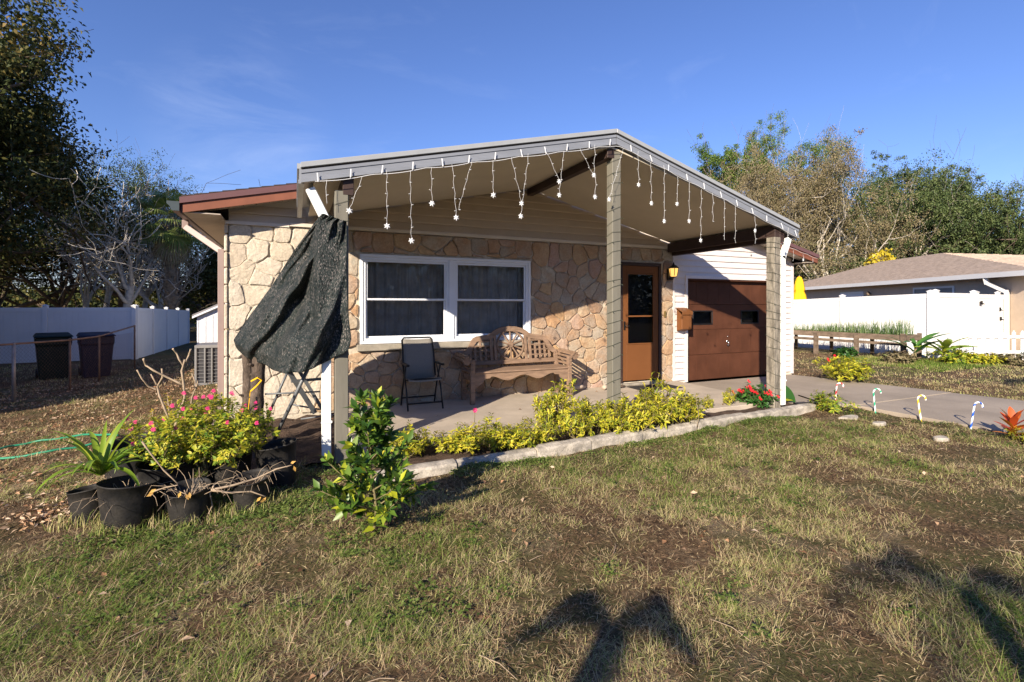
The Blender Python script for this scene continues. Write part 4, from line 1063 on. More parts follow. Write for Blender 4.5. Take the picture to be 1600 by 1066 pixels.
wc = bz+.80
for k in range(10):
    t = k*math.pi/5+.3; c, s = math.cos(t), math.sin(t); r1 = .215
    a = Vector((xc+.03*c, fy(wc+.03*s), wc+.03*s)); b_ = Vector((xc+r1*c, fy(wc+r1*s), wc+r1*s)); bar3('wheel_spoke', a, b_, .022, .018)
m = MB(); m.tube([(xc+.225*math.cos(t), fy(wc+.225*math.sin(t)), wc+.225*math.sin(t)) for t in np.linspace(0, 2*math.pi, 33)], .016, 6); m.build('wheel_rim', 'teak', bn)
m = MB(); m.tube([(xc, fy(wc)-.025, wc), (xc, fy(wc)+.02, wc)], .04, 14); m.build('wheel_hub', 'teak', bn)
# rolled arms: slats running front to back on a scroll
for sg, xx in ((-1, bx0+.02), (1, bx1-.02)):
    for k, (dx, dz) in enumerate(((0, .56), (.0, .50), (.012, .615), (.035, .66), (.07, .685), (.11, .675), (.135, .64))):
        bar3('arm_slat', (xx+sg*dx, bf-.02, bz+dz), (xx+sg*dx, bb+.04, bz+dz+.02), .024, .032, (0, 0, 1))
    for yy in (bf+.012, bb-.03):
        m = MB(); cx_ = xx+sg*.075; m.tube([(cx_, yy-.018, bz+.63), (cx_, yy+.018, bz+.63)], .058, 16); m.build('arm_scroll', 'teak', bn, bevel=.003)
# ------------------------------------------------------------------ folding sling chair
ch = thing('folding_chair', (1.62, 6.75, SLAB), 'black framed folding chair with grey sling seat left of the bench', 'folding chair')
c0, c1, f0, k0, zc = 1.38, 1.86, 6.52, 6.98, SLAB
def T(name, *ptss, r=.0115, mt='black_metal'):
    m = MB()
    for p in ptss: m.tube(p, r, 8)
    return m.build(name, mt, ch)
for xx in (c0, c1):
    T('front_leg', [(xx, k0-.14, zc+.60), (xx, f0+.10, zc+.3), (xx, f0-.02, zc+.012)]); T('rear_leg', [(xx, f0+.12, zc+.60), (xx, k0-.14, zc+.30), (xx, k0-.02, zc+.012)])
    T('back_post', [(xx+(.015 if xx == c0 else -.015), k0-.14, zc+.42), (xx+(.015 if xx == c0 else -.015), k0-.06, zc+.70), (xx+(.02 if xx == c0 else -.02), k0+.03, zc+.93)])
    m = MB(); m.box(xx-.026, xx+.026, f0-.02, f0+.30, zc+.602, zc+.632); m.build('armrest', 'black_plastic', ch, bevel=.01)
T('top_bar', [(c0+.02, k0+.03, zc+.93), (c0+.05, k0+.04, zc+.96), (c1-.05, k0+.04, zc+.96), (c1-.02, k0+.03, zc+.93)])
T('foot_bar', [(c0, f0+.02, zc+.10), (c1, f0+.02, zc+.10)]); T('foot_bar', [(c0, k0-.06, zc+.12), (c1, k0-.06, zc+.12)]); T('seat_bar', [(c0, f0+.03, zc+.42), (c1, f0+.03, zc+.42)]); T('seat_bar', [(c0, k0-.15, zc+.38), (c1, k0-.15, zc+.38)])
def sheet(path, x0, x1, sag):
    m = MB(); n = len(path); w = 8; vs = []
    for i, (y, z) in enumerate(path):
        for j in range(w+1):
            t = j/w; s = math.sin(math.pi*t)*sag; vs.append((x0+(x1-x0)*t, y+s*.5, z-s))
    m.add(vs, [(i*(w+1)+j, i*(w+1)+j+1, (i+1)*(w+1)+j+1, (i+1)*(w+1)+j) for i in range(n-1) for j in range(w)], 0, True); return m
o = sheet([(f0+.0, zc+.405), (f0+.03, zc+.435), (f0+.1, zc+.43), (f0+.25, zc+.405), (k0-.14, zc+.385)], c0+.015, c1-.015, .015).build('seat_sling', 'sling_grey', ch); o.modifiers.new('t', 'SOLIDIFY').thickness = .004
o = sheet([(k0-.15, zc+.40), (k0-.10, zc+.55), (k0-.06, zc+.70), (k0-.01, zc+.83), (k0+.035, zc+.945)], c0+.025, c1-.025, .01).build('back_sling', 'sling_grey', ch); o.modifiers.new('t', 'SOLIDIFY').thickness = .004
# things on the porch floor
m = MB(); c = atZ(898, 612, SLAB+.04)
m.tube([(4.12, 6.98, -.02), (4.30, 6.93, .02), (4.45, 6.98, .0)], [.035, .045, .02], 7); m.tube([(4.2, 6.95, .0), (4.12, 6.9, .07), (4.05, 6.88, .12)], [.03, .02, .008], 6)
tag(m.build('driftwood', 'driftwood', None, (4.3, 6.95, SLAB)), 'pale knotted piece of driftwood on the porch floor right of the bench', 'driftwood')
for k, (x, y, l) in enumerate(((4.95, 6.98, .26), (5.1, 7.0, .24))):
    pass
def shoe(x, y, rz, lab, mt):
    m = MB(); vs = []; n = 12; L_ = .27
    prof = [(0, .035, .07), (.03, .038, .085), (.08, .038, .075), (.14, .04, .055), (.20, .045, .05), (.25, .03, .035), (.27, .012, .02)]
    for (t, w, h) in prof:
        for a in range(8):
            an = 2*math.pi*a/8; yy = w*math.cos(an); zz = h*.5+h*.5*math.sin(an)
            vs.append((x+(t-.13)*math.cos(rz)-yy*math.sin(rz), y+(t-.13)*math.sin(rz)+yy*math.cos(rz), SLAB+.004+zz))
    fs = [(i*8+a, i*8+(a+1) % 8, (i+1)*8+(a+1) % 8, (i+1)*8+a) for i in range(len(prof)-1) for a in range(8)]+[tuple(range(8)), tuple(len(vs)-8+a for a in range(8))]
    m.add(vs, fs, 0, True); tag(m.build('shoe', mt, None, (x, y, SLAB)), lab, 'shoe', 'shoes left by the entrance door')
shoe(4.86, 6.93, .5, 'pale shoe lying left of the pair on the porch floor by the door', 'driftwood')
shoe(5.02, 6.97, .8, 'dark shoe in the middle of the three by the entrance door', 'black_plastic')
shoe(5.13, 6.93, .3, 'brown shoe nearest the entrance door', 'old_wood')
# door mat and broom on the slab
o = MB().box(5.30, 6.15, 6.52, 6.98, SLAB-.004, SLAB+.010).build('door_mat', 'mat_black', None, (5.7, 6.75, SLAB), bevel=.004); tag(o, 'black rectangular door mat lying before the entrance door', 'door mat')

# ------------------------------------------------------------------ pots
def pot(u, v, dia, h, lab, z=None, name='nursery_pot', xy=None, soil=True):
    c = atZ(u, v, -.19) if xy is None else Vector((xy[0], xy[1], -.19))
    c.z = gz1(c.x, c.y)-.01
    t = thing(name, c, lab, 'plant pot', 'black nursery pots'); r = dia/2; m = MB()
    prof = [(r*.84, 0), (r*.86, .01), (r*.91, h*.35), (r*.95, h*.7), (r*.985, h*.965), (r*1.005, h*.97), (r*1.005, h), (r*.975, h), (r*.955, h*.90), (r*.92, h*.55)]
    m.lathe(c, prof, 32, close=True); tl = random.uniform(-.06, .06); tl2 = random.uniform(-.07, .02); ph = random.random()*6
    def warp(p):
        x_, y_, z_ = p[0]-c.x, p[1]-c.y, p[2]-c.z; a_ = math.atan2(y_, x_); k_ = 1+(.035*math.sin(2*a_+ph)+.018*math.sin(5*a_+ph*2+z_*9))*(z_/h)
        return (c.x+x_*k_+z_*tl, c.y+y_*k_+z_*tl2, c.z+z_+.02*math.sin(a_+ph)*(z_/h)**2)
    m.v = [warp(p) for p in m.v]; m.build('pot_wall', 'pot_black', t)
    m = MB(); n = 20
    m.lathe((c.x, c.y, c.z), [(.001, h*.70), (r*.5, h*.73), (r*.90, h*.68)], 20, close=False); m.build('potting_soil', 'soil', t)
    return t, c
potA = pot(205, 818, .37, .31, 'largest black nursery pot at the front left of the pot cluster')
potB = pot(143, 806, .25, .24, 'black pot holding the strap leaved plant at the far left of the cluster')
potC = pot(298, 812, .28, .25, 'black pot in front of the pink flower bush')
potD = pot(394, 792, .27, .24, 'rightmost black pot of the front row below dry yellow leaves')
potE = pot(0, 0, .42, .42, 'black pot at the back left of the cluster behind the strap leaves', xy=(-1.20, 4.95))
potG = pot(0, 0, .38, .34, 'black pot tucked between the largest pot and the flower bush', xy=(-.90, 4.55))
potH = pot(0, 0, .34, .30, 'black pot hidden under the middle of the pink flower bush', xy=(-.50, 4.72))
potF = pot(0, 0, .32, .34, 'tall black pot at the back right of the cluster beside the log stake', xy=(-.13, 4.62))

# ------------------------------------------------------------------ hose
def hose(pts, lab):
    m = MB(); P = []
    for i in range(len(pts)-1):
        for k in range(8):
            t = k/8; u = pts[i][0]*(1-t)+pts[i+1][0]*t; v = pts[i][1]*(1-t)+pts[i+1][1]*t; p = atZ(u, v, -.3); p.z = gz1(p.x, p.y)+.03; P.append(p)
    m.tube(P, .013, 8); tag(m.build('garden_hose', 'hose_green', None, P[0]), lab, 'garden hose', 'green hose lying on the left lawn')
hose([(-60, 712), (0, 696), (20, 691), (50, 687), (90, 684.5), (130, 685), (150, 688), (190, 690)], 'upper far length of green garden hose on the leaf strewn ground at left')
hose([(-60, 712), (0, 715), (40, 714), (80, 710), (115, 705), (150, 700)], 'lower near length of green garden hose ending behind the strap leaved plant')

# ------------------------------------------------------------------ bins
def bin_(u, d, mt, lab, zb=-.47):
    a, b = ray(u); c = Vector((a*d, b*d, zb)); t = thing('wheelie_bin', c, lab, 'trash bin', 'wheeled trash bins by the white fence')
    w, l, h = .33, .37, 1.04
    m = MB(); vs = []
    for (z, k) in ((.0, .80), (h*.8, .97), (h*.82, 1.02), (h, 1.03)):
        for i, j in ((-1, -1), (1, -1), (1, 1), (-1, 1)): vs.append((c.x+i*w*k, c.y+j*l*k, c.z+z))
    fs = [(k*4+i, k*4+(i+1) % 4, k*4+4+(i+1) % 4, k*4+4+i) for k in range(3) for i in range(4)]+[(3, 2, 1, 0), (12, 13, 14, 15)]
    m.add(vs, fs); m.build('body', mt, t, bevel=.02)
    m = MB(); m.add([(c.x-w*1.12, c.y-l*1.15, c.z+h+.002), (c.x+w*1.12, c.y-l*1.15, c.z+h+.002), (c.x+w*1.12, c.y+l*1.1, c.z+h+.002), (c.x-w*1.12, c.y+l*1.1, c.z+h+.002),
                     (c.x-w*1.05, c.y-l*1.08, c.z+h+.045), (c.x+w*1.05, c.y-l*1.08, c.z+h+.045), (c.x+w*.95, c.y+l*.9, c.z+h+.10), (c.x-w*.95, c.y+l*.9, c.z+h+.10)],
                    [(0, 3, 2, 1), (4, 5, 6, 7), (0, 1, 5, 4), (1, 2, 6, 5), (2, 3, 7, 6), (3, 0, 4, 7)]); m.build('lid', mt, t, bevel=.015)
    for sg in (-1, 1):
        m = MB(); m.tube([(c.x+sg*(w*.8-.02), c.y+l*.9, c.z+.11), (c.x+sg*(w*.8+.05), c.y+l*.9, c.z+.11)], .12, 16); m.build('wheel', 'black_plastic', t)
    m = MB(); m.tube([(c.x-w*.8, c.y+l*1.25, c.z+h-.03), (c.x+w*.8, c.y+l*1.25, c.z+h-.03)], .018, 8); m.build('handle', mt, t); t.rotation_euler = (0, 0, R(22))
bin_(83, 12.4, 'bin_green', 'dark green wheeled trash bin, left of the two by the white fence')
bin_(150, 12.7, 'bin_blue', 'dark blue wheeled recycling bin, right of the two by the white fence')
# chain link fence
cf = thing('chain_link_fence', (-4.9, 12.2, -.45), 'low rusty chain link fence with thin posts in front of the two bins', 'chain link fence')
line = [(-6.1, 9.6), (-4.87, 12.3), (-4.40, 13.4), (-4.28, 14.7), (-4.22, 17.3)]
for i, (x, y) in enumerate(line):
    z = gz1(x, y); m = MB(); m.tube([(x, y, z-.05), (x, y, .64 if i < 4 else .80)], .030 if i < 2 else .022, 8); m.tube([(x, y, .64), (x, y, .67)], [.036, .01], 8); m.build('post', 'galvanised' if i < 2 else 'rust', cf)
m = MB(); m.tube([(x, y, .635+.01*math.sin(x*9)) for x, y in line[:-1]]+[(-4.22, 17.3, .78)], .02, 7); m.build('top_rail', 'rust', cf)
m = MB()
for (xa, ya), (xb, yb) in zip(line[:-1], line[1:]):
    L_ = math.hypot(xb-xa, yb-ya); n = int(L_/.075); hgt = 1.02
    for k in range(-int(hgt/.075), n):
        for sg in (0, 1):
            s0 = k*.075; a0 = max(0, s0); a1 = min(L_, s0+hgt)
            if a1 <= a0: continue
            z0, z1 = (a0-s0), (a1-s0)
            if sg: z0, z1 = hgt-z0, hgt-z1
            p = (xa+(xb-xa)*a0/L_, ya+(yb-ya)*a0/L_, -.42+z0); q = (xa+(xb-xa)*a1/L_, ya+(yb-ya)*a1/L_, -.42+z1)
            m.tube([p, q], .0012, 3, cap=False)
m.build('wire_mesh', 'rust', cf)
# AC unit
ac = thing('air_conditioner', (-1.25, 11.45, -.3), 'grey outdoor air conditioning unit with vertical grille beside the house wall', 'air conditioner')
ax0, ax1, ay0, ay1 = -1.80, -1.0, 11.3, 12.1
MB().box(ax0-.08, ax1+.05, ay0-.1, ay1, -.40, -.23).build('base_pad', 'drive_concrete', ac)
MB().box(ax0, ax1, ay0, ay1, -.228, -.17).box(ax0, ax1, ay0, ay1, .52, .58).box(ax0, ax0+.04, ay0, ay0+.04, -.169, .519).box(ax1-.04, ax1, ay0, ay0+.04, -.169, .519).box(ax0, ax0+.04, ay1-.04, ay1, -.169, .519).box(ax1-.04, ax1, ay1-.04, ay1, -.169, .519).build('casing', 'ac_grey', ac, bevel=.006)
MB().box(ax0+.03, ax1-.03, ay0+.03, ay1-.03, -.169, .519).build('coil', 'ac_dark', ac)
for k in range(5):
    x = ax0+.16+k*.12; MB().box(x, x+.025, ay0-.006, ay0+.02, -.169, .519).build('grille_bar', 'ac_grey', ac)
for k in range(9): MB().box(ax0+.041, ax1-.041, ay0+.012, ay0+.028, -.13+k*.07, -.122+k*.07).build('grille_wire', 'ac_grey', ac)
# small pallet leaning by it
pl = thing('wooden_pallet', (-1.0, 10.6, -.3), 'small pale broken wooden pallet on the ground in front of the air conditioner', 'wooden pallet')
for k in range(3): MB().box(-1.30, -.85, 10.35+k*.14, 10.44+k*.14, -.19, -.165).build('deck_board', 'driftwood', pl)
for k in range(2): MB().box(-1.28+k*.36, -1.22+k*.36, 10.33, 10.75, -.29, -.191).build('bearer', 'driftwood', pl)
m = MB(); m.bar((-.93, 10.1, -.3), (-.90, 10.1, .18), .07, .03, (0, 1, 0)); tag(m.build('fence_board', 'rust', None, (-.93, 10.1, -.3)), 'single reddish board standing upright by the house corner near the pallet', 'board')
# shed
sh = thing('garden_shed', (-1.8, 20, -.5), 'small white metal garden shed with grey gable roof and yellow door behind the house', 'garden shed')
sx0, sx1, sy = -3.05, -.3, 19.6
m = MB(); m.prism([(sx0, -.55), (sx1, -.55), (sx1, 1.05), ((sx0+sx1)/2, 1.72), (sx0, 1.05)], 'y', sy, sy+2.6); m.build('shed_body', 'shed_white', sh)
for k in range(13):
    x = sx0+.02+k*.21
    if x < sx1: MB().box(x, x+.03, sy-.012, sy-.0005, -.5, 1.04).build('wall_rib', 'shed_white', sh)
MB().box(-2.3, -1.3, sy-.03, sy-.013, -.45, 1.0).build('shed_door', 'shed_yellow', sh)
m = MB(); xm = (sx0+sx1)/2
m.prism([(sx0-.12, 1.0), (xm, 1.74), (xm, 1.80), (sx0-.12, 1.06)], 'y', sy-.12, sy+2.7); m.prism([(xm+.001, 1.74), (sx1+.12, 1.0), (sx1+.12, 1.06), (xm+.001, 1.80)], 'y', sy-.12, sy+2.7); m.build('shed_roof', 'shed_roof', sh)
m = MB(); m.prism([(sx0-.12, .93), (xm, 1.67), (xm, 1.739), (sx0-.12, .999)], 'y', sy-.13, sy-.10); m.prism([(xm+.001, 1.67), (sx1+.12, .93), (sx1+.12, .999), (xm+.001, 1.739)], 'y', sy-.13, sy-.10); m.build('roof_trim', 'shed_white', sh)
# grey tarpaulin covered boat-like hump beside the shed
# ------------------------------------------------------------------ white vinyl fences
def vinyl(pts, name, lab, zt_fn, zb_fn, bay=2.4, post=.127, group=None, caps=True, fin=None):
    f = thing(name, (pts[0][0], pts[0][1], zb_fn(*pts[0])), lab, 'fence', group)
    for (xa, ya), (xb, yb) in zip(pts[:-1], pts[1:]):
        L_ = math.hypot(xb-xa, yb-ya); n = max(1, round(L_/bay)); dx, dy = (xb-xa)/L_, (yb-ya)/L_; nx_, ny_ = -dy, dx
        def P(s, o, z): return (xa+dx*s+nx_*o, ya+dy*s+ny_*o, z)
        def obox(m, s0, s1, o0, o1, z00, z01, z10, z11):
            m.add([P(s0, o0, z00), P(s1, o0, z10), P(s1, o1, z10), P(s0, o1, z00), P(s0, o0, z01), P(s1, o0, z11), P(s1, o1, z11), P(s0, o1, z01)],
                  [(0, 3, 2, 1), (4, 5, 6, 7), (0, 1, 5, 4), (1, 2, 6, 5), (2, 3, 7, 6), (3, 0, 4, 7)])
        for k in range(n+1):
            s = L_*k/n
            if k < n or (xb, yb) == pts[-1]:
                c = P(s, 0, 0); zt_, zb = zt_fn(c[0], c[1]), zb_fn(c[0], c[1]); m = MB(); h = post/2
                obox(m, s-h, s+h, -h, h, zb-.1, zt_+.05, zb-.1, zt_+.05); p_ = m.build('post', 'vinyl_white', f, bevel=.005)
                m = MB(); obox(m, s-h-.012, s+h+.012, -h-.012, h+.012, zt_+.0505, zt_+.07, zt_+.0505, zt_+.07)
                a = P(s, 0, zt_+.11); h2 = h+.005
                cs = [P(s-h2, -h2, zt_+.071), P(s+h2, -h2, zt_+.071), P(s+h2, h2, zt_+.071), P(s-h2, h2, zt_+.071)]
                m.add(cs+[a], [(0, 1, 4), (1, 2, 4), (2, 3, 4), (3, 0, 4), (3, 2, 1, 0)]); m.build('post_cap', 'vinyl_white', p_)
            if k < n:
                s0, s1 = s+post/2+.001, L_*(k+1)/n-post/2-.001
                c0_, c1_ = P(s0, 0, 0), P(s1, 0, 0); t0, t1, b0, b1 = zt_fn(*c0_[:2]), zt_fn(*c1_[:2]), zb_fn(*c0_[:2]), zb_fn(*c1_[:2])
                m = MB(); obox(m, s0, s1, -.025, .025, t0-.14, t0, t1-.14, t1); m.build('rail', 'vinyl_white', f, bevel=.004)
                m = MB(); obox(m, s0, s1, -.025, .025, b0+.02, b0+.16, b1+.02, b1+.16); m.build('rail', 'vinyl_white', f, bevel=.004)
                nb = max(1, int((s1-s0)/.155)); w = (s1-s0)/nb
                for q in range(nb):
                    a0, a1 = s0+q*w+.006, s0+(q+1)*w-.006; f0_, f1_ = (a0-s0)/(s1-s0), (a1-s0)/(s1-s0)
                    m = MB(); obox(m, a0, a1, -.014, .014, b0+(b1-b0)*f0_+.161, t0+(t1-t0)*f0_-.141, b0+(b1-b0)*f1_+.161, t0+(t1-t0)*f1_-.141); m.build('board', 'vinyl_white', f)
                m = MB(); obox(m, s0, s1, -.006, .006, b0+.161, t0-.141, b1+.161, t1-.141); m.build('panel_core', 'vinyl_white', f)
    return f
vinyl([(-14.5, 20.75), (-5.08, 20.75)], 'vinyl_fence', 'white vinyl privacy fence at left, shaded stretch running behind the trash bins', lambda x, y: 1.30, lambda x, y: -.5, group='white vinyl privacy fences')
vinyl([(-5.05, 20.85), (-4.8, 28.4)], 'vinyl_fence', 'white vinyl privacy fence stretch running away from the corner towards the shed', lambda x, y: 1.30-.022*(y-20.8), lambda x, y: -.5-.025*(y-20.8), bay=1.9, group='white vinyl privacy fences')
zr_t = lambda x, y: np.interp(y, [8, 10, 12.5, 18], [1.72, 1.66, 1.57, 1.45]); 
vinyl([(16.9, 18.0), (16.9, 8.0)], 'vinyl_fence', 'long sunlit white vinyl fence behind the raised planter at right', lambda x, y: float(zr_t(x, y)), lambda x, y: -.22, group='white vinyl privacy fences')
fr = vinyl([(17.0, 7.93), (19.1, 7.93)], 'vinyl_fence', 'short white vinyl fence panel between the fence corner and the double gate', lambda x, y: 1.74, lambda x, y: -.15, bay=2.2, group='white vinyl privacy fences')
gt = vinyl([(19.25, 7.93), (20.55, 7.93), (21.85, 7.93)], 'vinyl_gate', 'white vinyl double gate with black hinges and latch right of the fence', lambda x, y: 1.72, lambda x, y: -.12, bay=1.3, post=.10)
gt['category'] = 'gate'
for (x, z, w) in ((19.40, 1.45, .09), (20.55, 1.25, .06), (20.58, .95, .08), (21.75, 1.45, .08), (21.75, .2, .08)):
    m = MB(); m.box(x-w/2, x+w/2, 7.85, 7.876, z-.06, z+.06); m.tube([(x, 7.86, z), (x+w*.6, 7.82, z-.04)], .015, 6); m.build('latch', 'black_metal', gt)
# ------------------------------------------------------------------ neighbour's house on the right
nh = thing('neighbour_house', (23, 12, -.1), 'low beige stucco house with tan shingle hip roof behind the white fence at right', 'house')
E0 = Vector((20.0, 6.75, 2.42)); E1 = Vector((29.5, 22.9, 2.42))      # eave line seen from the lawn
ed = (E1-E0).normalized(); en = Vector((ed.y, -ed.x, 0))                 # en: into the house
if en.x < 0: en = -en
Lh = (E1-E0).length+0; 
Dh = 10.0; zE = 2.42; rise = 1.6; sN, sF = 11.0, 15.6
def HP(s, o, z): p = E0+ed*s+en*o; return (p.x, p.y, z)
wo_ = .32
m = MB(); m.add([HP(wo_, wo_, -.5), HP(Lh-wo_, wo_, -.5), HP(Lh-wo_, Dh-wo_, -.5), HP(wo_, Dh-wo_, -.5), HP(wo_, wo_, zE-.05), HP(Lh-wo_, wo_, zE-.05), HP(Lh-wo_, Dh-wo_, zE-.05), HP(wo_, Dh-wo_, zE-.05)],
              [(0, 3, 2, 1), (4, 5, 6, 7), (0, 1, 5, 4), (1, 2, 6, 5), (2, 3, 7, 6), (3, 0, 4, 7)]); m.build('wall', 'stucco_beige', nh)
hr = Dh/2
slope_l = math.hypot(hr, rise)
m = MB(); m.add([HP(0, 0, zE), HP(Lh, 0, zE), HP(Lh, Dh, zE), HP(0, Dh, zE), HP(sN, hr, zE+rise-.06), HP(sF, hr, zE+rise-.06)], [(0, 1, 5, 4), (1, 2, 5), (2, 3, 4, 5), (3, 0, 4), (0, 3, 2, 1)])
nroof = m.build('roof', 'shingle_tan', nh)
# shingle courses on the two slopes in view
ncs = 26
m = MB()
for k in range(ncs):
    f0, f1 = k/ncs, (k+1)/ncs; o0, o1 = hr*f0, hr*f1; z0, z1 = zE+rise*f0, zE+rise*f1; n0, n1 = sN*f0, sN*f1; q0, q1 = Lh-(Lh-sF)*f0, Lh-(Lh-sF)*f1
    for (p0, p1, p2, p3) in (((n0, o0), (q0, o0), (q1, o1), (n1, o1)), ((q0, o0), (q0, Dh-o0), (q1, Dh-o1), (q1, o1)), ((n0, Dh-o0), (n0, o0), (n1, o1), (n1, Dh-o1))):
        vs = [HP(*p0, z0+.004), HP(*p1, z0+.004), HP(*p2, z1+.008), HP(*p3, z1+.008), HP(*p0, z0+.030), HP(*p1, z0+.030)]
        m.add(vs, [(0, 1, 5, 4), (4, 5, 2, 3)])
m.build('shingle_courses', 'shingle_tan', nroof)['kind'] = 'stuff'
m = MB()
a, b_ = HP(-.02, -.02, zE-.06), HP(Lh+.02, -.02, zE-.06)
m.bar(a, b_, .12, .16, (0, 0, 1)); m.build('gutter', 'vinyl_white', nh)
m = MB(); m.bar(HP(.08, .05, zE-.02), HP(.08, Dh, zE-.02), .05, .16, (0, 0, 1)); m.build('gutter', 'vinyl_white', nh)
def on_wall(u):   # where the pixel column meets the neighbour's wall
    a, b2 = ray(u); p0 = E0+en*wo_; d = Vector((a, b2, 0)); 
    det = d.x*(-ed.y)+d.y*ed.x; r0 = Vector((p0.x, p0.y, 0)); t = (r0.x*(-ed.y)+r0.y*ed.x)/det
    q = d*t; return (q-Vector((p0.x, p0.y, 0))).dot(ed)
for u0, u1, frame in ((1314, 1350, 0), (1428, 1492, 1)):
    s0, s1 = sorted((on_wall(u0), on_wall(u1)))
    m = MB(); zt_ = 2.1 if frame else 2.05
    for (a0, a1, z0, z1) in ((s0, s1, zt_-.07, zt_), (s0, s0+.07, 1.0, zt_-.0705), (s1-.07, s1, 1.0, zt_-.0705), (s0, s1, .93, .999)):
        m.add([HP(a0, wo_-.04, z0), HP(a1, wo_-.04, z0), HP(a1, wo_-.001, z0), HP(a0, wo_-.001, z0), HP(a0, wo_-.04, z1), HP(a1, wo_-.04, z1), HP(a1, wo_-.001, z1), HP(a0, wo_-.001, z1)], [(0, 3, 2, 1), (4, 5, 6, 7), (0, 1, 5, 4), (1, 2, 6, 5), (2, 3, 7, 6), (3, 0, 4, 7)])
    wf = m.build('window', 'vinyl_white', nh)
    m = MB(); a0, a1, z0, z1 = s0+.071, s1-.071, 1.0, zt_-.071
    m.add([HP(a0, wo_-.02, z0), HP(a1, wo_-.02, z0), HP(a1, wo_-.001, z0), HP(a0, wo_-.001, z0), HP(a0, wo_-.02, z1), HP(a1, wo_-.02, z1), HP(a1, wo_-.001, z1), HP(a0, wo_-.001, z1)], [(0, 3, 2, 1), (4, 5, 6, 7), (0, 1, 5, 4), (1, 2, 6, 5), (2, 3, 7, 6), (3, 0, 4, 7)])
    m.build('blind' if frame == 0 else 'pane', 'shed_white' if frame == 0 else 'ac_grey', wf)
sD = on_wall(1578); m = MB()
m.bar(HP(sD+.5, .0, zE-.14), HP(sD+.5, .05, zE-.34), .11, .11, (1, 0, 0)); m.bar(HP(sD+.5, .03, zE-.3), HP(sD, wo_-.09, zE-.62), .10, .10, (0, 0, 1)); m.bar(HP(sD, wo_-.09, zE-.55), HP(sD, wo_-.09, -.2), .10, .10, (1, 0, 0)); m.build('downspout', 'vinyl_white', nh)
# porch light on the neighbour's wall
sL = on_wall(1361); m = MB(); p = Vector(HP(sL, wo_-.12, 1.93)); m.lathe(p, [(.04, -.1), (.08, -.05), (.08, .06), (.03, .1)], 8); m.bar(p, p+en*.12, .03, .03); m.build('wall_light', 'old_wood', nh)
# yellow parasol
um = thing('closed_parasol', atD(1249, 520, 22)*1, 'closed bright yellow parasol showing above the white fence next to the house corner', 'parasol')
pc = um.location
m = MB(); m.tube([(pc.x, pc.y, -.2), (pc.x, pc.y, 2.75)], .025, 8); m.build('pole', 'old_wood', um)
m = MB(); n = 24; prof = [(.30, 1.45), (.29, 1.55), (.24, 1.85), (.18, 2.02), (.205, 2.06), (.20, 2.12), (.15, 2.45), (.10, 2.60), (.07, 2.66), (.015, 2.68)]
b0 = len(m.v)
for r, z in prof:
    for k in range(n): t = 2*math.pi*k/n; q = r*(1+.13*math.cos(8*t)); m.v.append((pc.x+q*math.cos(t), pc.y+q*math.sin(t), z))
for i in range(len(prof)-1):
    for k in range(n): m.f.append((b0+i*n+k, b0+i*n+(k+1) % n, b0+(i+1)*n+(k+1) % n, b0+(i+1)*n+k)); m.m.append(0); m.sm.append(True)
m.build('canopy', 'umbrella_yellow', um)
# raised planter of old boards
pb = thing('raised_planter', (15.6, 10.5, -.2), 'long raised planter table of old grey wood on posts in front of the white fence', 'planter')
px0, px1, py0, py1, pz = 15.15, 15.9, 7.75, 17.0, .56
y = py0; k = 0
while y < py1-.1:
    y2 = min(y+2.35, py1); MB().box(px0, px0+.04, y+.004, y2-.004, pz-.16, pz).build('side_board', 'old_wood', pb); MB().box(px1-.04, px1, y+.004, y2-.004, pz-.16, pz).build('side_board', 'old_wood', pb)
    MB().box(px0+.05, px0+.09, y+.004, y2-.004, .26, .34).build('lower_rail', 'old_wood', pb); y = y2
MB().box(px0+.041, px1-.041, py0, py0+.04, pz-.16, pz).build('end_board', 'old_wood', pb)
MB().box(px0+.041, px1-.041, py0+.041, py1, pz-.14, pz-.04).build('planter_soil', 'soil', pb)
for k in range(8):
    for xx in (px0-.045, px1+.002):
        y = py0+.05+k*1.22; MB().box(xx, xx+.10 if xx < px0 else xx+.04, y-.05, y+.05, -.3, pz-.02 if k else pz+.04).build('post', 'old_wood', pb)
# low white picket fence in the right distance
pk = thing('picket_fence', (17, 7.2, -.2), 'low white picket fence with pointed pickets in front of the double gate', 'picket fence')
A_, B_ = Vector((16.85, 7.25, 0)), Vector((19.9, 6.05, 0)); n = 13
for k in range(n+1):
    p = A_.lerp(B_, k/n); w = .05; z1 = .60 if k % 4 else .78; m = MB(); dv = (B_-A_).normalized()
    q = [(p-dv*w, -.2), (p+dv*w, -.2), (p+dv*w, z1), (p, z1+.08), (p-dv*w, z1)]; nn = Vector((-dv.y, dv.x, 0))*.02
    vs = [(a.x, a.y, z) for a, z in q]+[(a.x+nn.x, a.y+nn.y, z) for a, z in q]; m.add(vs, [(0, 1, 2, 3, 4), (9, 8, 7, 6, 5)]+[(i, i+5, (i+1) % 5+5, (i+1) % 5) for i in range(5)]); m.build('picket', 'vinyl_white', pk)
for z in (.08, .50):
    m = MB(); off_ = Vector((-.35, -.9, 0)).normalized()*.03; m.bar(A_+off_+Vector((0, 0, z)), B_+off_+Vector((0, 0, z)), .03, .08); m.build('rail', 'vinyl_white', pk)
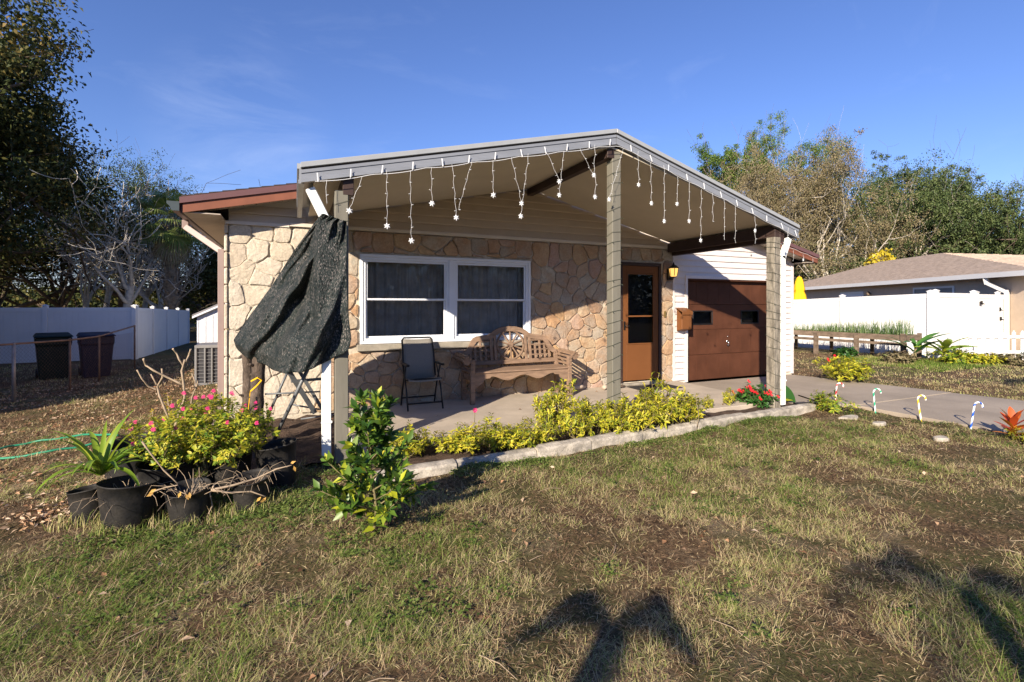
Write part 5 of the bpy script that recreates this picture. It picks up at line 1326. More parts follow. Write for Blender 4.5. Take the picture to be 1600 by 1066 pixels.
# candy canes along the drive
for u, v, col, lab in ((1313, 628, 'red', 'red and white plastic candy cane stake half hidden by a shrub at the drive'), (0, 0, 'green', 'green and white plastic candy cane stake at the drive edge'), (0, 0, 'yellow', 'yellow and white plastic candy cane stake at the drive edge'), (0, 0, 'blue', 'blue and white plastic candy cane stake at the drive edge')):
    Yc = {'red': 4.83, 'green': 4.26, 'yellow': 3.70, 'blue': 3.19}[col]; c = Vector((7.60, Yc, -.2))
    t = thing('candy_cane', c, lab, 'candy cane', 'plastic candy canes along the driveway'); h = .29; r = .052
    lean = {'red': .02, 'green': -.03, 'yellow': -.05, 'blue': .05}[col]; ux, uy = CA, -SA
    path = [Vector((c.x+lean*s*ux, c.y+lean*s*uy, c.z+.32*s*1.0)) for s in np.linspace(0, 1, 14)]
    e = path[-1]
    for a in np.linspace(0, math.pi*1.08, 14)[1:]: path.append(Vector((e.x+r*(1-math.cos(a))*ux, e.y+r*(1-math.cos(a))*uy, e.z+r*math.sin(a))))
    # striped: fine tube, faces chosen by a helix
    Pn = []
    for i in range(len(path)-1):
        for k in range(4): Pn.append(path[i].lerp(path[i+1], k/4))
    Pn.append(path[-1]); m = MB(); m.tube(Pn, .0105, 12)
    for fi in range(len(m.f)-2):
        i, k = divmod(fi, 12); m.m[fi] = 1 if ((k/12-i/22) % 1) < .42 else 0
    m.build('cane', ['cane_white', 'cane_'+col], t)
    m = MB(); m.tube([(c.x, c.y, -.27), (c.x, c.y, -.19)], .006, 6); m.build('stake', 'cane_white', t)
# black solar spot lamp lying at the edging end
m = MB(); c = atZ(1242, 632, -.1)
m.bar((c.x, c.y, c.z), (c.x+.16, c.y-.05, c.z+.01), .07, .045)
m.bar((c.x+.15, c.y-.04, c.z+.02), (c.x+.55, c.y-.14, c.z-.02), .02, .02)
tag(m.build('solar_lamp', 'black_plastic', None, c), 'black solar spike lamp lying on the end of the edging beside the big leaf', 'solar lamp')
m = MB(); m.tube([atZ(u, v, -.11) for u, v in ((1248, 618), (1275, 627), (1300, 634))], .012, 6); tag(m.build('spike_lamp', 'black_plastic', None, atZ(1275, 627, -.11)), 'thin black rod lying across the paving from the right porch post', 'rod')
# neighbour's house on the left, just outside the picture; its shadow falls on the fence and the bins
lh = thing('left_neighbour_house', (-12.5, 12, -.5), 'plain neighbouring house left of the picture that shades the fence and bins', 'house')
MB().box(-17, -8.5, 7.4, 18.2, -.6, 3.0).build('wall', 'stucco_beige', lh)
m = MB(); m.prism([(-17.5, 3.0), (-8.0, 3.0), (-12.75, 5.2)], 'y', 7.0, 18.7); m.build('roof', 'shingle_tan', lh)

# ------------------------------------------------------------------ across the street, behind the camera
rd = MB(); rd.box(-300, 300, -17.5, -10.4, -.4, -.20); tag(rd.build('street', 'asphalt'), kind='structure')
# ------------------------------------------------------------------ small plants
def plant(name, base, label, cat, group, stems, leafspec, seed=0, flowers=None, stem_mat='stem', r=.006):
    """stems: list of point lists; leafspec: (mat, list of (centre, outward dir, count, spread, length, width))"""
    t = thing(name, base, label, cat, group)
    if stems:
        m = MB()
        for s in stems:
            n = len(s); m.tube(s, [r*(1-.6*i/(n-1)) for i in range(n)], 5)
        m.build('stem', stem_mat, t)
    return t
def rosette_leaves(tips, per, length, width, up=.35, spread=.02, jit=.25):
    C, D, N, L_ = [], [], [], []
    for (p, ax) in tips:
        p = np.array(p); ax = np.array(ax)/np.linalg.norm(ax)
        a = rng.random(per)*2*math.pi; u = np.cross(ax, [.3, .5, .8]); u /= np.linalg.norm(u); w = np.cross(ax, u)
        e = up+rng.random(per)*jit
        d = (np.outer(np.cos(a), u)+np.outer(np.sin(a), w))*np.cos(e)[:, None]+ax*np.sin(e)[:, None]
        C.append(p-ax*rng.random(per)[:, None]*spread*2.5+rng.normal(size=(per, 3))*spread*.25); D.append(d); N.append(np.tile(ax, (per, 1))); L_.append(length*(.6+.6*rng.random(per)))
    C = np.concatenate(C); D = np.concatenate(D); N = np.concatenate(N); L_ = np.concatenate(L_)
    return C, D, N, L_
def bush(name, base, rad, hgt, nst, nodes, per, ll, lw, lmat, label, cat, group=None, tmean=.5, tsd=.25, flowers=None, seed=1, splay=1., stem_mat='stem', r=.005, leafname='foliage', two=True, lean=(0, 0)):
    rs = np.random.default_rng(seed); random.seed(seed)
    base = Vector(base); t = thing(name, base, label, cat, group); m = MB(); tips = []; ftips = []
    for s in range(nst):
        a = rs.random()*2*math.pi; rr = rad*math.sqrt(rs.random()); h = hgt*(.55+.45*rs.random())*(1-.35*(rr/rad)**2)
        b = base+Vector((rr*.25*math.cos(a), rr*.25*math.sin(a), -.01)); e = base+Vector((rr*math.cos(a)*splay+lean[0]*h, rr*math.sin(a)*splay+lean[1]*h, h))
        pts = []
        for i in range(6):
            q = i/5; p = b.lerp(e, q); p += Vector((math.cos(a), math.sin(a), 0))*rr*.18*math.sin(math.pi*q)+Vector((rs.normal()*.006, rs.normal()*.006, 0)); pts.append(p)
        m.tube(pts, [r*(1-.13*i) for i in range(6)], 4, cap=False)
        for k in range(nodes):
            q = 1-.62*(k/max(1, nodes-1))**1.1 if nodes > 1 else 1
            i = min(4, int(q*5)); p = pts[i].lerp(pts[i+1], q*5-i) if q < 1 else pts[5]
            ax = (pts[i+1]-pts[i]).normalized()
            if k == 0: tips.append((p, ax)); ftips.append((p, ax))
            else:
                for z in range(2):
                    side = Vector((rs.normal(), rs.normal(), .35)).normalized(); e2 = p+side*ll*(.6+rs.random()*1.1); m.tube([p, e2], [r*.5, r*.3], 3, cap=False); tips.append((e2, (ax*.8+side*.6).normalized()))
    m.build('stem', stem_mat, t)
    C, D, N, L_ = rosette_leaves([((p.x, p.y, p.z), (a.x, a.y, a.z)) for p, a in tips], per, ll, lw)
    V, F = leafquads(C, D, N, L_, L_*lw/ll, two=two)
    k = 2 if two else 1
    tn = np.repeat(np.clip(rs.normal(tmean, tsd, len(C))+.25*(vnoise(C[:, 0], C[:, 1]+C[:, 2], .12, seed)-.5), 0, 1), k)
    npmesh(leafname, V, F, lmat, t, tint=tn)
    if flowers:
        fm, num, fr = flowers; pick = rs.permutation(len(ftips))[:num]
        for j in pick:
            p, ax = ftips[j]; c = p+ax*.02+Vector((0, -.01, .015)); m = MB()
            nf = 6; tx_ = Vector((1, 0, 0)); ty_ = Vector((0, .45+.3*rs.random(), .85)).normalized(); tz_ = tx_.cross(ty_)*-1
            for q in range(nf):
                aa = q*2*math.pi/nf*1.0+rs.random()*.4; cc = c+(tx_*math.cos(aa)+ty_*math.sin(aa))*fr*1.1*(q > 0)-tz_*fr*.3*(q > 0)
                for w in range(5):
                    bb = w*2*math.pi/5+q; d1 = tx_*math.cos(bb)+ty_*math.sin(bb)+tz_*.2; d2 = ty_*math.cos(bb)-tx_*math.sin(bb); m.face([cc, cc+d1*fr*.6+d2*fr*.28, cc+d1*fr, cc+d1*fr*.6-d2*fr*.28])
            m.build('flower', fm, t)
    random.seed(7)
    return t
# yellow green border shrubs between slab and edging
protos = []
G_ = 'yellow green border shrubs along the porch edging'
spots = []
xx = .82
descr = []
for (u, v, w, h) in ((622, 718, .22, .27), (640, 712, .2, .30), (700, 704, .25, .24), (728, 705, .26, .26), (762, 702, .26, .32), (790, 698, .24, .28), (822, 700, .22, .27), (846, 694, .2, .27), (864, 672, .24, .46), (884, 668, .26, .48), (905, 684, .24, .30),
                     (930, 678, .24, .42), (951, 674, .22, .30), (968, 680, .24, .30), (990, 676, .28, .42), (1012, 672, .28, .40), (1030, 668, .30, .50), (1050, 664, .28, .40), (1070, 660, .25, .32)):
    c = atZ(u, v, -.12); spots.append((c, w, h, u))
where = ['leftmost, right behind the citrus shrub', 'second from the left, right of the citrus shrub', 'low one in front of the folding chair', 'low one below the foot of the chair', 'one with a pink bloom below the left bench leg', 'one below the middle of the bench', 'sparse one just left of the gap in the edging', 'small one at the gap in the edging',
         'tall one below the right half of the bench', 'tall leafy one below the right bench leg', 'low one two places left of the middle post', 'one immediately left of the middle post', 'one hugging the foot of the middle post', 'one with a red bloom right of the middle post', 'dense one below the entrance door', 'dense one below the right side of the door', 'tallest one with a flowering spike by the doorway', 'one below the wall lantern', 'rightmost one below the mailbox']
base_b = [bush('border_shrub', (0, 0, 0), .22, .30, 14, 4, 8, .052, .016, 'border_leaves', '', '', None, .44, .30, seed=31+i) for i in range(3)]
for i, (c, w, h, u) in enumerate(spots):
    p = base_b[i % 3]; sc = (w/.22*1.05, w/.22*.95, h/.30*(1.30 if u > 840 else 1.12))
    if i < 3: o = p; o.location = c; o.scale = sc; o.rotation_euler = (0, 0, i*1.3)
    else: o = copy_tree(p, None, c, i*1.7, sc)
    tag(o, 'yellow green leafy border shrub, '+where[i], 'border shrub', G_)
for i, (u, v, h, lab) in enumerate(((600, 700, .55, 'thin dry upright weed stalk beside the left porch post'), (1030, 640, .52, 'tall thin flowering stalk with a yellow green tip before the entrance door'), (1090, 668, .42, 'thin stalk with pale seed head in front of the garage door corner'))):
    c = atZ(u, v, -.12); t = thing('tall_stalk', c, lab, 'weed', 'thin stalks rising from the flower bed'); m = MB()
    pts = [c+Vector((.012*math.sin(k), .01*math.cos(k*1.3), h*k/6)) for k in range(7)]; m.tube(pts, [.004-.0003*k for k in range(7)], 4); m.build('stem', 'stem_pale', t)
    C, D, N, L_ = rosette_leaves([(tuple(pts[k]), (0, 0, 1)) for k in (2, 4, 5, 6)], 7, .04, .014); V, F = leafquads(C, D, N, L_, L_*.35); npmesh('leaves', V, F, 'border_leaves', t, tint=np.repeat(rng.random(len(C)), 2))
m = MB()
# blooms in the border
for k, (u, v, mt, lab) in enumerate(((742, 641, 'flower_pink', 'single pink bloom above the border shrubs below the left bench leg'), (970, 660, 'flower_red', 'single orange red bloom low in the border right of the middle post'))):
    c = atY(u, v, 4.7 if k == 0 else 4.72); m = MB()
    for q in range(6):
        a = q*math.pi/3; d = Vector((math.cos(a), -.3, math.sin(a))); e = Vector((-d.z, 0, d.x)); m.face([c, c+d*.018+e*.009, c+d*.028, c+d*.018-e*.009])
    m.tube([c, c+Vector((0, .01, -.13))], .003, 4, mi=1)
    tag(m.build('bloom', [mt, 'stem'], None, c), lab, 'flower')
small = base_b[0]
sm_lab = [(1062, 655, .14, .30, 'small yellow green seedling shrub at the right end of the dense border'), (1107, 640, .10, .22, 'small yellow seedling shrub on the paving left of the red flowers'), (1139, 636, .12, .30, 'upright yellow green seedling shrub just left of the red flowers')]
for u, v, w, h, lab in sm_lab:
    o = copy_tree(small, None, atZ(u, v, -.11), u*.1, (w/.22, w/.22, h/.3)); tag(o, lab, 'border shrub', G_)
bush('red_flower_bush', atZ(1180, 634, -.13), .30, .34, 30, 4, 9, .062, .024, 'green_leaves', 'rounded dark green bush with many bright red flower clusters beside the right porch post', 'flower bush', None, .6, .25, flowers=('flower_red', 22, .017), seed=51)
t = thing('broad_leaf_plant', atZ(1232, 630, -.13), 'plant with one very broad dark green leaf at the foot of the right post', 'plant')
base = t.location.copy(); m = MB(); m.tube([base, base+Vector((-.05, .02, .10))], .012, 6); m.build('stem', 'stem', t)
def bigleaf(p, q, w, mt, par, tn, name='leaf', curl=.25, nrm=Vector((0, -.4, 1)), n=7):
    p = Vector(p); q = Vector(q); d = q-p; ax = d.normalized(); s = ax.cross(nrm).normalized(); up = s.cross(ax).normalized(); V = []; F = []
    for i in range(n+1):
        t_ = i/n; c = p+d*t_-up*curl*d.length*t_*t_; ww = w*.5*(math.sin(math.pi*min(1, t_*.92+.06))**.75)
        V += [c+s*ww+up*ww*.22, c, c-s*ww+up*ww*.22]
    for i in range(n):
        for k in (0, 1): F.append((i*3+k, i*3+k+1, i*3+3+k+1, i*3+3+k))
    return npmesh(name, np.array([tuple(v) for v in V]), np.array(F), mt, par, tint=np.full(len(F), tn), smooth=True)
bigleaf(base+Vector((-.16, .06, .30)), base+Vector((.08, -.06, .02)), .16, 'green_leaves', t, .35, curl=.02, nrm=Vector((-.5, -.9, .5)))
for k in range(6):
    a = k*1.1; bigleaf(base+Vector((-.14, .0, .04)), base+Vector((-.14+.13*math.cos(a), .11*math.sin(a)-.02, .13+.04*math.sin(k))), .05, 'border_leaves', t, .15+.05*k)

# citrus shrub in the front
def citrus():
    base = atZ(583, 838, -.17); base.z = gz1(base.x, base.y)-.01; rs = np.random.default_rng(5)
    t = thing('citrus_shrub', base, 'upright glossy dark green citrus shrub with some yellow leaves standing in the front lawn', 'shrub'); m = MB(); C = []; D = []; T_ = []; L_ = []
    B = Vector(base); ht = 1.0
    main = [B+Vector((.02*math.sin(i*.9), .02*math.cos(i), ht*.78*i/8)) for i in range(9)]; m.tube(main, [.012-.0011*i for i in range(9)], 7)
    brs = []
    for k in range(30):
        q = .12+.88*k/29; i = min(7, int(q*8)); p = main[i].lerp(main[i+1], q*8-i); a = k*2.4+rs.random()
        ln = (.34-.20*q)*(.7+.6*rs.random()); el = .35+.75*q
        e = p+Vector((math.cos(a)*math.cos(el), math.sin(a)*math.cos(el), math.sin(el)))*ln*1.1
        mid = p.lerp(e, .5)+Vector((0, 0, -.015)); m.tube([p, mid, e], [.006, .004, .0025], 5); brs.append((p, mid, e))
    # two low arching shoots to the right
    for (dx, dy, dz) in ((.36, -.02, .30), (.30, .12, .20), (-.24, .05, .34), (-.28, -.02, .55)):
        p = main[1]; e = B+Vector((dx, dy, dz)); mid = p.lerp(e, .5)+Vector((0, 0, .05)); m.tube([p, mid, e], [.006, .005, .003], 5); brs.append((p, mid, e))
    m.build('stem', 'stem', t)
    for p, mid, e in brs:
        n = 40
        for j in range(n):
            q = .25+.78*rs.random(); c = p.lerp(mid, q*2) if q < .5 else mid.lerp(e, q*2-1); dr_ = (e-p).normalized()
            d = Vector(rs.normal(size=3))*.75+dr_*.9+Vector((0, 0, .35)); C.append(c); D.append(d.normalized()); L_.append(.05+.055*rs.random()); low_ = (c.z-B.z) < .42
            T_.append(np.clip(rs.normal(.47, .2)+(.55 if rs.random() < (.14 if low_ else .05) else 0), 0, 1))
    for j in range(30):
        c = main[0].lerp(main[8], .05+.3*rs.random())+Vector(rs.normal(size=3)*.02); C.append(c); d = Vector((rs.normal(), rs.normal(), .3)).normalized(); D.append(d); L_.append(.08+.03*rs.random()); T_.append(np.clip(rs.normal(.8, .25), 0, 1))
    C = np.array([tuple(c) for c in C]); D = np.array([tuple(c) for c in D]); L_ = np.array(L_)
    V, F = leafquads(C, D, np.tile([0, -.35, 1.], (len(C), 1))+rs.normal(size=(len(C), 3))*.35, L_, L_*.44, fold=.12)
    npmesh('foliage', V, F, 'citrus_leaves', t, tint=np.repeat(T_, 2))
citrus()
# pink flowering bush in the pots
bush('pink_flower_bush', (-.66, 4.72, .04), .55, .62, 80, 5, 10, .050, .021, 'flower_bush_leaves', 'wide yellow green bush covered in pink flowers growing from the black pots', 'flower bush', None, .58, .28, flowers=('flower_pink', 34, .0095), seed=77, r=.004)
# strap leaved plant in the small left pot
def strap(base, n, L0, lab, seed, mt='strap_leaves', spread=1., wd_=.036, cat='plant', name='strap_leaf_plant'):
    rs = np.random.default_rng(seed); t = thing(name, base, lab, cat); b = Vector(base)
    for k in range(n):
        a = k*2.39+rs.random()*.5; el = .45+.95*rs.random(); ln = L0*(.65+.5*rs.random()); V = []; F = []; N_ = 9
        d = Vector((math.cos(a), math.sin(a), 0)); s = Vector((-d.y, d.x, 0)); p = b+d*.02; e = el; w0 = wd_*(.8+.4*rs.random())
        for i in range(N_+1):
            q = i/N_; w = w0*.5*(1-q**2.2)*(.55+.9*min(1, q*4)) ; up = Vector((-math.sin(e)*d.x, -math.sin(e)*d.y, math.cos(e)))
            V += [p+s*w+up*w*.35, p, p-s*w+up*w*.35]; p = p+(d*math.cos(e)+Vector((0, 0, math.sin(e))))*ln/N_; e -= (.10+.26*spread*(1-el/1.5))*(1+q)*.62
        for i in range(N_):
            for c in (0, 1): F.append((i*3+c, i*3+c+1, i*3+3+c+1, i*3+3+c))
        npmesh('leaf', np.array([tuple(v) for v in V]), np.array(F), mt, t, tint=np.clip(np.repeat(rs.normal(.5, .25), len(F)), 0, 1), smooth=True)
    return t
strap(atY(158, 742, 4.42), 27, .47, 'arching bright green strap leaved plant in the leftmost black pot', 4)
strap((-1.14, 4.9, .12), 9, .26, 'smaller dark green strap leaved plant behind, in the back left pot', 9, wd_=.022)
# bare stems with forked tips
def trace(name, Y, paths, mt, lab, cat, group=None, zoff=0):
    p0 = atY(*paths[0][0][0], Y); t = thing(name, p0, lab, cat, group)
    for pts, r0, r1 in paths:
        P = [atY(u, v, Y+.03*math.sin(i*1.7+u)) for i, (u, v) in enumerate(pts)]; Q = []
        for i in range(len(P)-1):
            for k in range(3): Q.append(P[i].lerp(P[i+1], k/3))
        Q.append(P[-1]); n = len(Q); m = MB(); m.tube(Q, [r0+(r1-r0)*i/(n-1)+.0012*math.sin(i*2.2) for i in range(n)], 6); m.build('branch', mt, t)
    return t
trace('bare_stem_plant', 5.0, [([(268, 704), (272, 672), (281, 645), (289, 622), (287, 600), (284, 580), (289, 562)], .013, .008), ([(287, 602), (262, 590), (240, 579), (228, 571), (224, 561)], .009, .007), ([(289, 575), (280, 562), (276, 552), (270, 545)], .008, .007),
      ([(289, 568), (295, 556), (298, 546)], .008, .007)], 'stem_pale', 'tall bare pale stem with forked stubby tips rising from the back pots', 'bare plant', 'bare forked stems in the pots')
trace('bare_stem_plant', 5.15, [([(283, 700), (270, 668), (258, 640), (249, 618), (246, 604), (254, 590), (253, 576)], .010, .007), ([(247, 610), (232, 604), (222, 592), (214, 578)], .008, .006), ([(246, 603), (240, 592), (236, 585)], .007, .006)], 'stem_pale', 'slender bare forked stem left of the tall one in the back pots', 'bare plant', 'bare forked stems in the pots')
trace('bare_stem_plant', 5.1, [([(292, 678), (296, 650), (300, 622), (307, 604), (311, 592)], .009, .006), ([(307, 604), (304, 594), (300, 584)], .006, .005)], 'stem_pale', 'short bare forked stem right of the tall one in the back pots', 'bare plant', 'bare forked stems in the pots')
# dry branches lying across the pots
dbp = trace('dry_branch', 4.12, [([(222, 690), (238, 712), (256, 735), (278, 756)], .006, .004), ([(330, 766), (362, 770), (392, 768), (415, 776)], .008, .004), ([(330, 766), (366, 758), (400, 748), (432, 733), (456, 727)], .010, .004), ([(335, 757), (328, 772), (332, 790), (326, 803)], .006, .004), ([(240, 768), (258, 762), (278, 758)], .006, .004), ([(300, 764), (296, 790), (290, 815)], .003, .002), ([(293, 764), (288, 790), (284, 812)], .003, .002), ([(288, 766), (302, 800)], .003, .002)],
      'stem_pale', 'pale dry branches with a few withered orange leaves lying across the pots', 'dry branch')
C = []; D = []; 
for u, v in ((283, 768), (291, 772), (296, 769), (240, 770), (244, 764), (408, 776), (414, 780), (416, 777), (454, 724), (459, 728), (310, 824), (312, 829)):
    C.append(tuple(atY(u, v, 4.02))); D.append((random.uniform(-1, 1), -.2, random.uniform(-1, .2)))
V, F = leafquads(np.array(C), np.array(D), np.tile([0, -1, .3], (len(C), 1)), .045, .022); npmesh('dry_leaves', V, F, 'dry_leaves', dbp, tint=np.repeat(rng.random(len(C)), 2))
# yellow flower spikes behind the pots
for k, (u, v, h, lab) in enumerate(((238, 652, .08, 'yellow leaved sprout left of the bare stems, behind the pots'), (265, 655, .1, 'yellow leaved sprout right of the tall bare stem'), (262, 630, .08, 'highest small yellow leaved sprout behind the pots'))):
    c = atY(u, v, 5.3); t = thing('yellow_sprout', c, lab, 'plant', 'yellow sprouts behind the pots'); m = MB(); m.tube([c+Vector((0, 0, -.45)), c+Vector((.02, 0, -.2)), c+Vector((0, 0, .05))], .004, 5); m.build('stem', 'stem_pale', t)
    C, D, N, L_ = rosette_leaves([(tuple(c+Vector((0, 0, z))), (0, 0, 1)) for z in (-.04, 0, .04, .08)], 7, .045, .02); V, F = leafquads(C, D, N, L_, L_*.4); npmesh('leaves', V, F, 'yellow_leaves', t, tint=np.repeat(rng.random(len(C)), 2))
# more plants on the right
bush('garden_shrub', (9.92, 6.15, -.16), .48, .62, 34, 4, 8, .085, .03, 'border_leaves', 'loose yellow green shrub with a red bloom at the right edge of the driveway', 'shrub', None, .38, .22, flowers=('flower_red', 2, .03), seed=61)
bush('garden_shrub', (10.6, 6.45, -.18), .45, .45, 20, 3, 8, .08, .028, 'border_leaves', 'low spreading yellow green shrub right of the red blooming one', 'shrub', None, .28, .2, seed=62)
bush('garden_shrub', atZ(1299, 643, -.17), .27, .36, 20, 3, 8, .065, .022, 'flower_bush_leaves', 'small yellowish shrub at the end of the edging in front of the driveway', 'shrub', None, .45, .25, seed=63)
cb = atZ(1583, 690, -.17)
def croton():
    t = thing('croton', cb, 'croton plant with broad glossy red and orange leaves at the far right by the drive', 'croton'); rs = np.random.default_rng(8)
    m = MB(); m.tube([cb, cb+Vector((0, 0, .14))], .01, 6); m.build('stem', 'stem', t)
    for k in range(17):
        a = k*2.4; el = .2+1.1*k/17; b = cb+Vector((0, 0, .06+.01*k)); ln = .17+.05*rs.random()
        bigleaf(b, b+Vector((math.cos(a)*math.cos(el), math.sin(a)*math.cos(el), math.sin(el)))*ln, .07, 'croton_leaves', t, rs.random(), curl=.12, nrm=Vector((math.cos(a)*-.7, math.sin(a)*-.7, 1)))
croton()
bush('garden_shrub', cb+Vector((.05, -.12, 0)), .22, .20, 16, 3, 8, .05, .02, 'border_leaves', 'low yellow green plant in front of the croton', 'shrub', None, .35, .2, seed=64)
# planting at the end of the raised planter
def banana(base, lab, n, L0, seed, mt='green_leaves', w=.2, h0=.5):
    rs = np.random.default_rng(seed); t = thing('broad_leaf_plant', base, lab, 'plant'); b = Vector(base); m = MB(); m.tube([b, b+Vector((.03, 0, h0))], .03, 7); m.build('stem', 'stem', t)
    for k in range(n):
        a = k*2.4+seed; el = .55+.5*rs.random(); p = b+Vector((0, 0, h0*(.5+.5*rs.random()))); bigleaf(p, p+Vector((math.cos(a)*math.cos(el), math.sin(a)*math.cos(el), math.sin(el)))*L0*(.7+.5*rs.random()), w, mt, t, .3+.6*rs.random(), curl=.45)
    return t
banana((15.9, 7.25, -.2), 'tall broad leaved green plant in front of the fence corner post', 9, .75, 3, 'strap_leaves', .17, .45)
banana((15.2, 7.55, -.2), 'drooping long leaved plant spilling over the end of the raised planter', 8, .8, 5, 'green_leaves', .12, .45)
for k, (x, y, r_, h_, mt, lab) in enumerate(((15.7, 7.0, .5, .55, 'flower_bush_leaves', 'dense olive green shrub at the foot of the fence corner post'), (16.4, 6.7, .5, .40, 'border_leaves', 'low green shrub left of the picket fence'), (16.9, 6.1, .55, .38, 'oak_brown', 'brownish low shrub before the picket fence'),
                                        (14.7, 7.7, .35, .40, 'oak_brown', 'low reddish shrub under the end of the raised planter'), (17.9, 5.9, .45, .5, 'green_leaves', 'bright green shrub at the far right before the pickets'), (14.95, 9.2, .3, .35, 'green_leaves', 'small dark shrub among the planter posts'))):
    bush('garden_shrub', (x, y, -.2), r_, h_, 26, 3, 8, .10, .04, mt, lab, 'shrub', None, .45, .25, seed=81+k, two=False)
# chives in the planter
def blades(P, h, w, lean, tints, name, mt, parent=None, kind=None, loc=None, seg2=True):
    n = len(P); a = rng.random(n)*2*math.pi; d = np.stack([np.cos(a), np.sin(a), np.zeros(n)], 1); s = np.stack([-d[:, 1], d[:, 0], np.zeros(n)], 1)
    h = np.broadcast_to(h, (n,))[:, None]; w = np.broadcast_to(w, (n,))[:, None]; lean = np.broadcast_to(lean, (n,))[:, None]
    z = np.array([0, 0, 1.]); m1 = P+d*h*lean*.35+z*h*.55; t_ = P+d*h*lean+z*h*(1-.35*np.minimum(lean, 1.2))
    if not seg2:
        V = np.stack([P-s*w*.5, P+s*w*.5, t_+s*w*.12, t_-s*w*.12], 1).reshape(-1, 3); F = np.arange(n)[:, None]*4+np.array([[0, 1, 2, 3]])
        o = npmesh(name, V, F, mt, parent, loc, tint=tints)
        if kind: o['kind'] = kind
        return o
    V = np.stack([P-s*w*.5, P+s*w*.5, m1+s*w*.42, m1-s*w*.42, t_+s*w*.08, t_-s*w*.08], 1).reshape(-1, 3); b = np.arange(n)[:, None]*6
    F = np.stack([b+np.array([[0, 1, 2, 3]]), b+np.array([[3, 2, 4, 5]])], 1).reshape(-1, 4)
    o = npmesh(name, V, F, mt, parent, loc, tint=np.repeat(tints, 2))
    if kind: o['kind'] = kind
    return o
n = 2600; yy = rng.uniform(7.85, 15.5, n); keep = rng.random(n) < np.where(yy < 10.6, 1, .45); yy = yy[keep]; n = len(yy); xx = rng.uniform(15.22, 15.85, n)
hh = np.interp(yy, [7.8, 8.5, 10, 12, 15], [.55, .50, .38, .26, .2])*(.4+.7*rng.random(n))
tag(blades(np.stack([xx, yy, np.full(n, .5)], 1), hh, .012, rng.random(n)*.5, rng.random(n), 'chives', 'chives'), 'thin green grassy chives growing out of the raised planter', 'chives', kind='stuff')

# ------------------------------------------------------------------ lawn
def lawn_ok(x, y):
    ok = ~inpoly(x, y, DRV)
    house_ = (x > XL-.05) & (x < 9.95) & (y > 7.1) & (y < 16.2)
    slab_ = (x > .5) & (x < 6.7) & (y > 5.0) & (y < 7.2)
    edging = (x > .58) & (x < 7.05) & (y > kerbY(x)-.10) & (y < 5.15)
    corner_ = (x > -.6) & (x < .6) & (y > 5.1) & (y < 7.2)
    return ok & ~house_ & ~slab_ & ~edging & ~corner_
def green_field(x, y):
    g = vnoise(x, y, .9, 11)*.5+vnoise(x, y, .33, 12)*.35+vnoise(x, y, .12, 13)*.15
    g = g+.16*np.exp(-((x-4.6)/1.6)**2-((y-4.15)/.35)**2)+.10*np.exp(-((x-5.5)/1.8)**2-((y-3.9)/.5)**2)
    g = g+.12*np.exp(-((x+.1)/.8)**2-((y-3.9)/.5)**2)+.14*np.exp(-((x-.45)/.35)**2-((y-3.3)/.35)**2)
    g = g+.05*np.exp(-((x-2.6)/1.2)**2-((y-2.2)/.8)**2)
    g = g-.13*(x < -1.4)*(y > 4.2)-.05*(y > 9)
    return g
def scatter(n, d0, d1, s0, s1):
    d = d0+(d1-d0)*rng.random(n); s = s0+(s1-s0)*rng.random(n)
    return (s*CA+SA)*d, (-s*SA+CA)*d, d
# clumps of standing blades
nc = 29000; x, y, d = scatter(nc, 1.55, 9.5, -1.45, 1.35); ok = lawn_ok(x, y) & (y > .25); x, y, d = x[ok], y[ok], d[ok]
g = green_field(x, y); keep = rng.random(len(x)) < np.clip((g-.36)*5.0, .10, 1); x, y, d, g = x[keep], y[keep], d[keep], g[keep]
per = 24; hc = np.exp(rng.normal(size=len(x))*.5); X = np.repeat(x, per); Y = np.repeat(y, per); Dd = np.repeat(d, per); G = np.repeat(g, per); HC = np.repeat(hc, per); cs = .015+.007*Dd
X = X+rng.normal(size=len(X))*cs; Y = Y+rng.normal(size=len(X))*cs; ok = lawn_ok(X, Y); X, Y, Dd, G, HC = X[ok], Y[ok], Dd[ok], G[ok], HC[ok]
hh = (.015+.024*rng.random(len(X)))*(.5+.9*np.clip(G, 0, 1))*HC; P = np.stack([X, Y, gz(X, Y)-.004], 1)
tn = np.clip(.47+(G-.48)*2.2+rng.normal(size=len(X))*.19, 0, 1); tn = np.where(rng.random(len(X)) < .26, rng.random(len(X))*.45, tn)
blades(P, hh, .0016+.00055*Dd, .5+1.5*rng.random(len(X)), tn, 'lawn_grass', 'grass_blades', seg2=False)['kind'] = 'stuff'
# flattened thatch
n = 150000; x, y, d = scatter(n, 1.5, 9.5, -1.45, 1.35); ok = lawn_ok(x, y) & (y > .2); x, y, d = x[ok], y[ok], d[ok]; n = len(x)
a = rng.random(n)*6.283; D = np.stack([np.cos(a), np.sin(a), rng.normal(size=n)*.30+.12], 1); C = np.stack([x, y, gz(x, y)+.003+.007*rng.random(n)], 1)
V, F = leafquads(C, D, np.tile([0, 0, 1.], (n, 1))+rng.normal(size=(n, 3))*.3, .018+.045*rng.random(n), .0020+.0005*d, fold=.05, two=False)
tn = np.clip(.0+rng.random(n)**1.6*.46+.18*(green_field(x, y)-.5), 0, .55)
npmesh('dry_thatch', V, F, 'grass_blades', tint=tn)['kind'] = 'stuff'
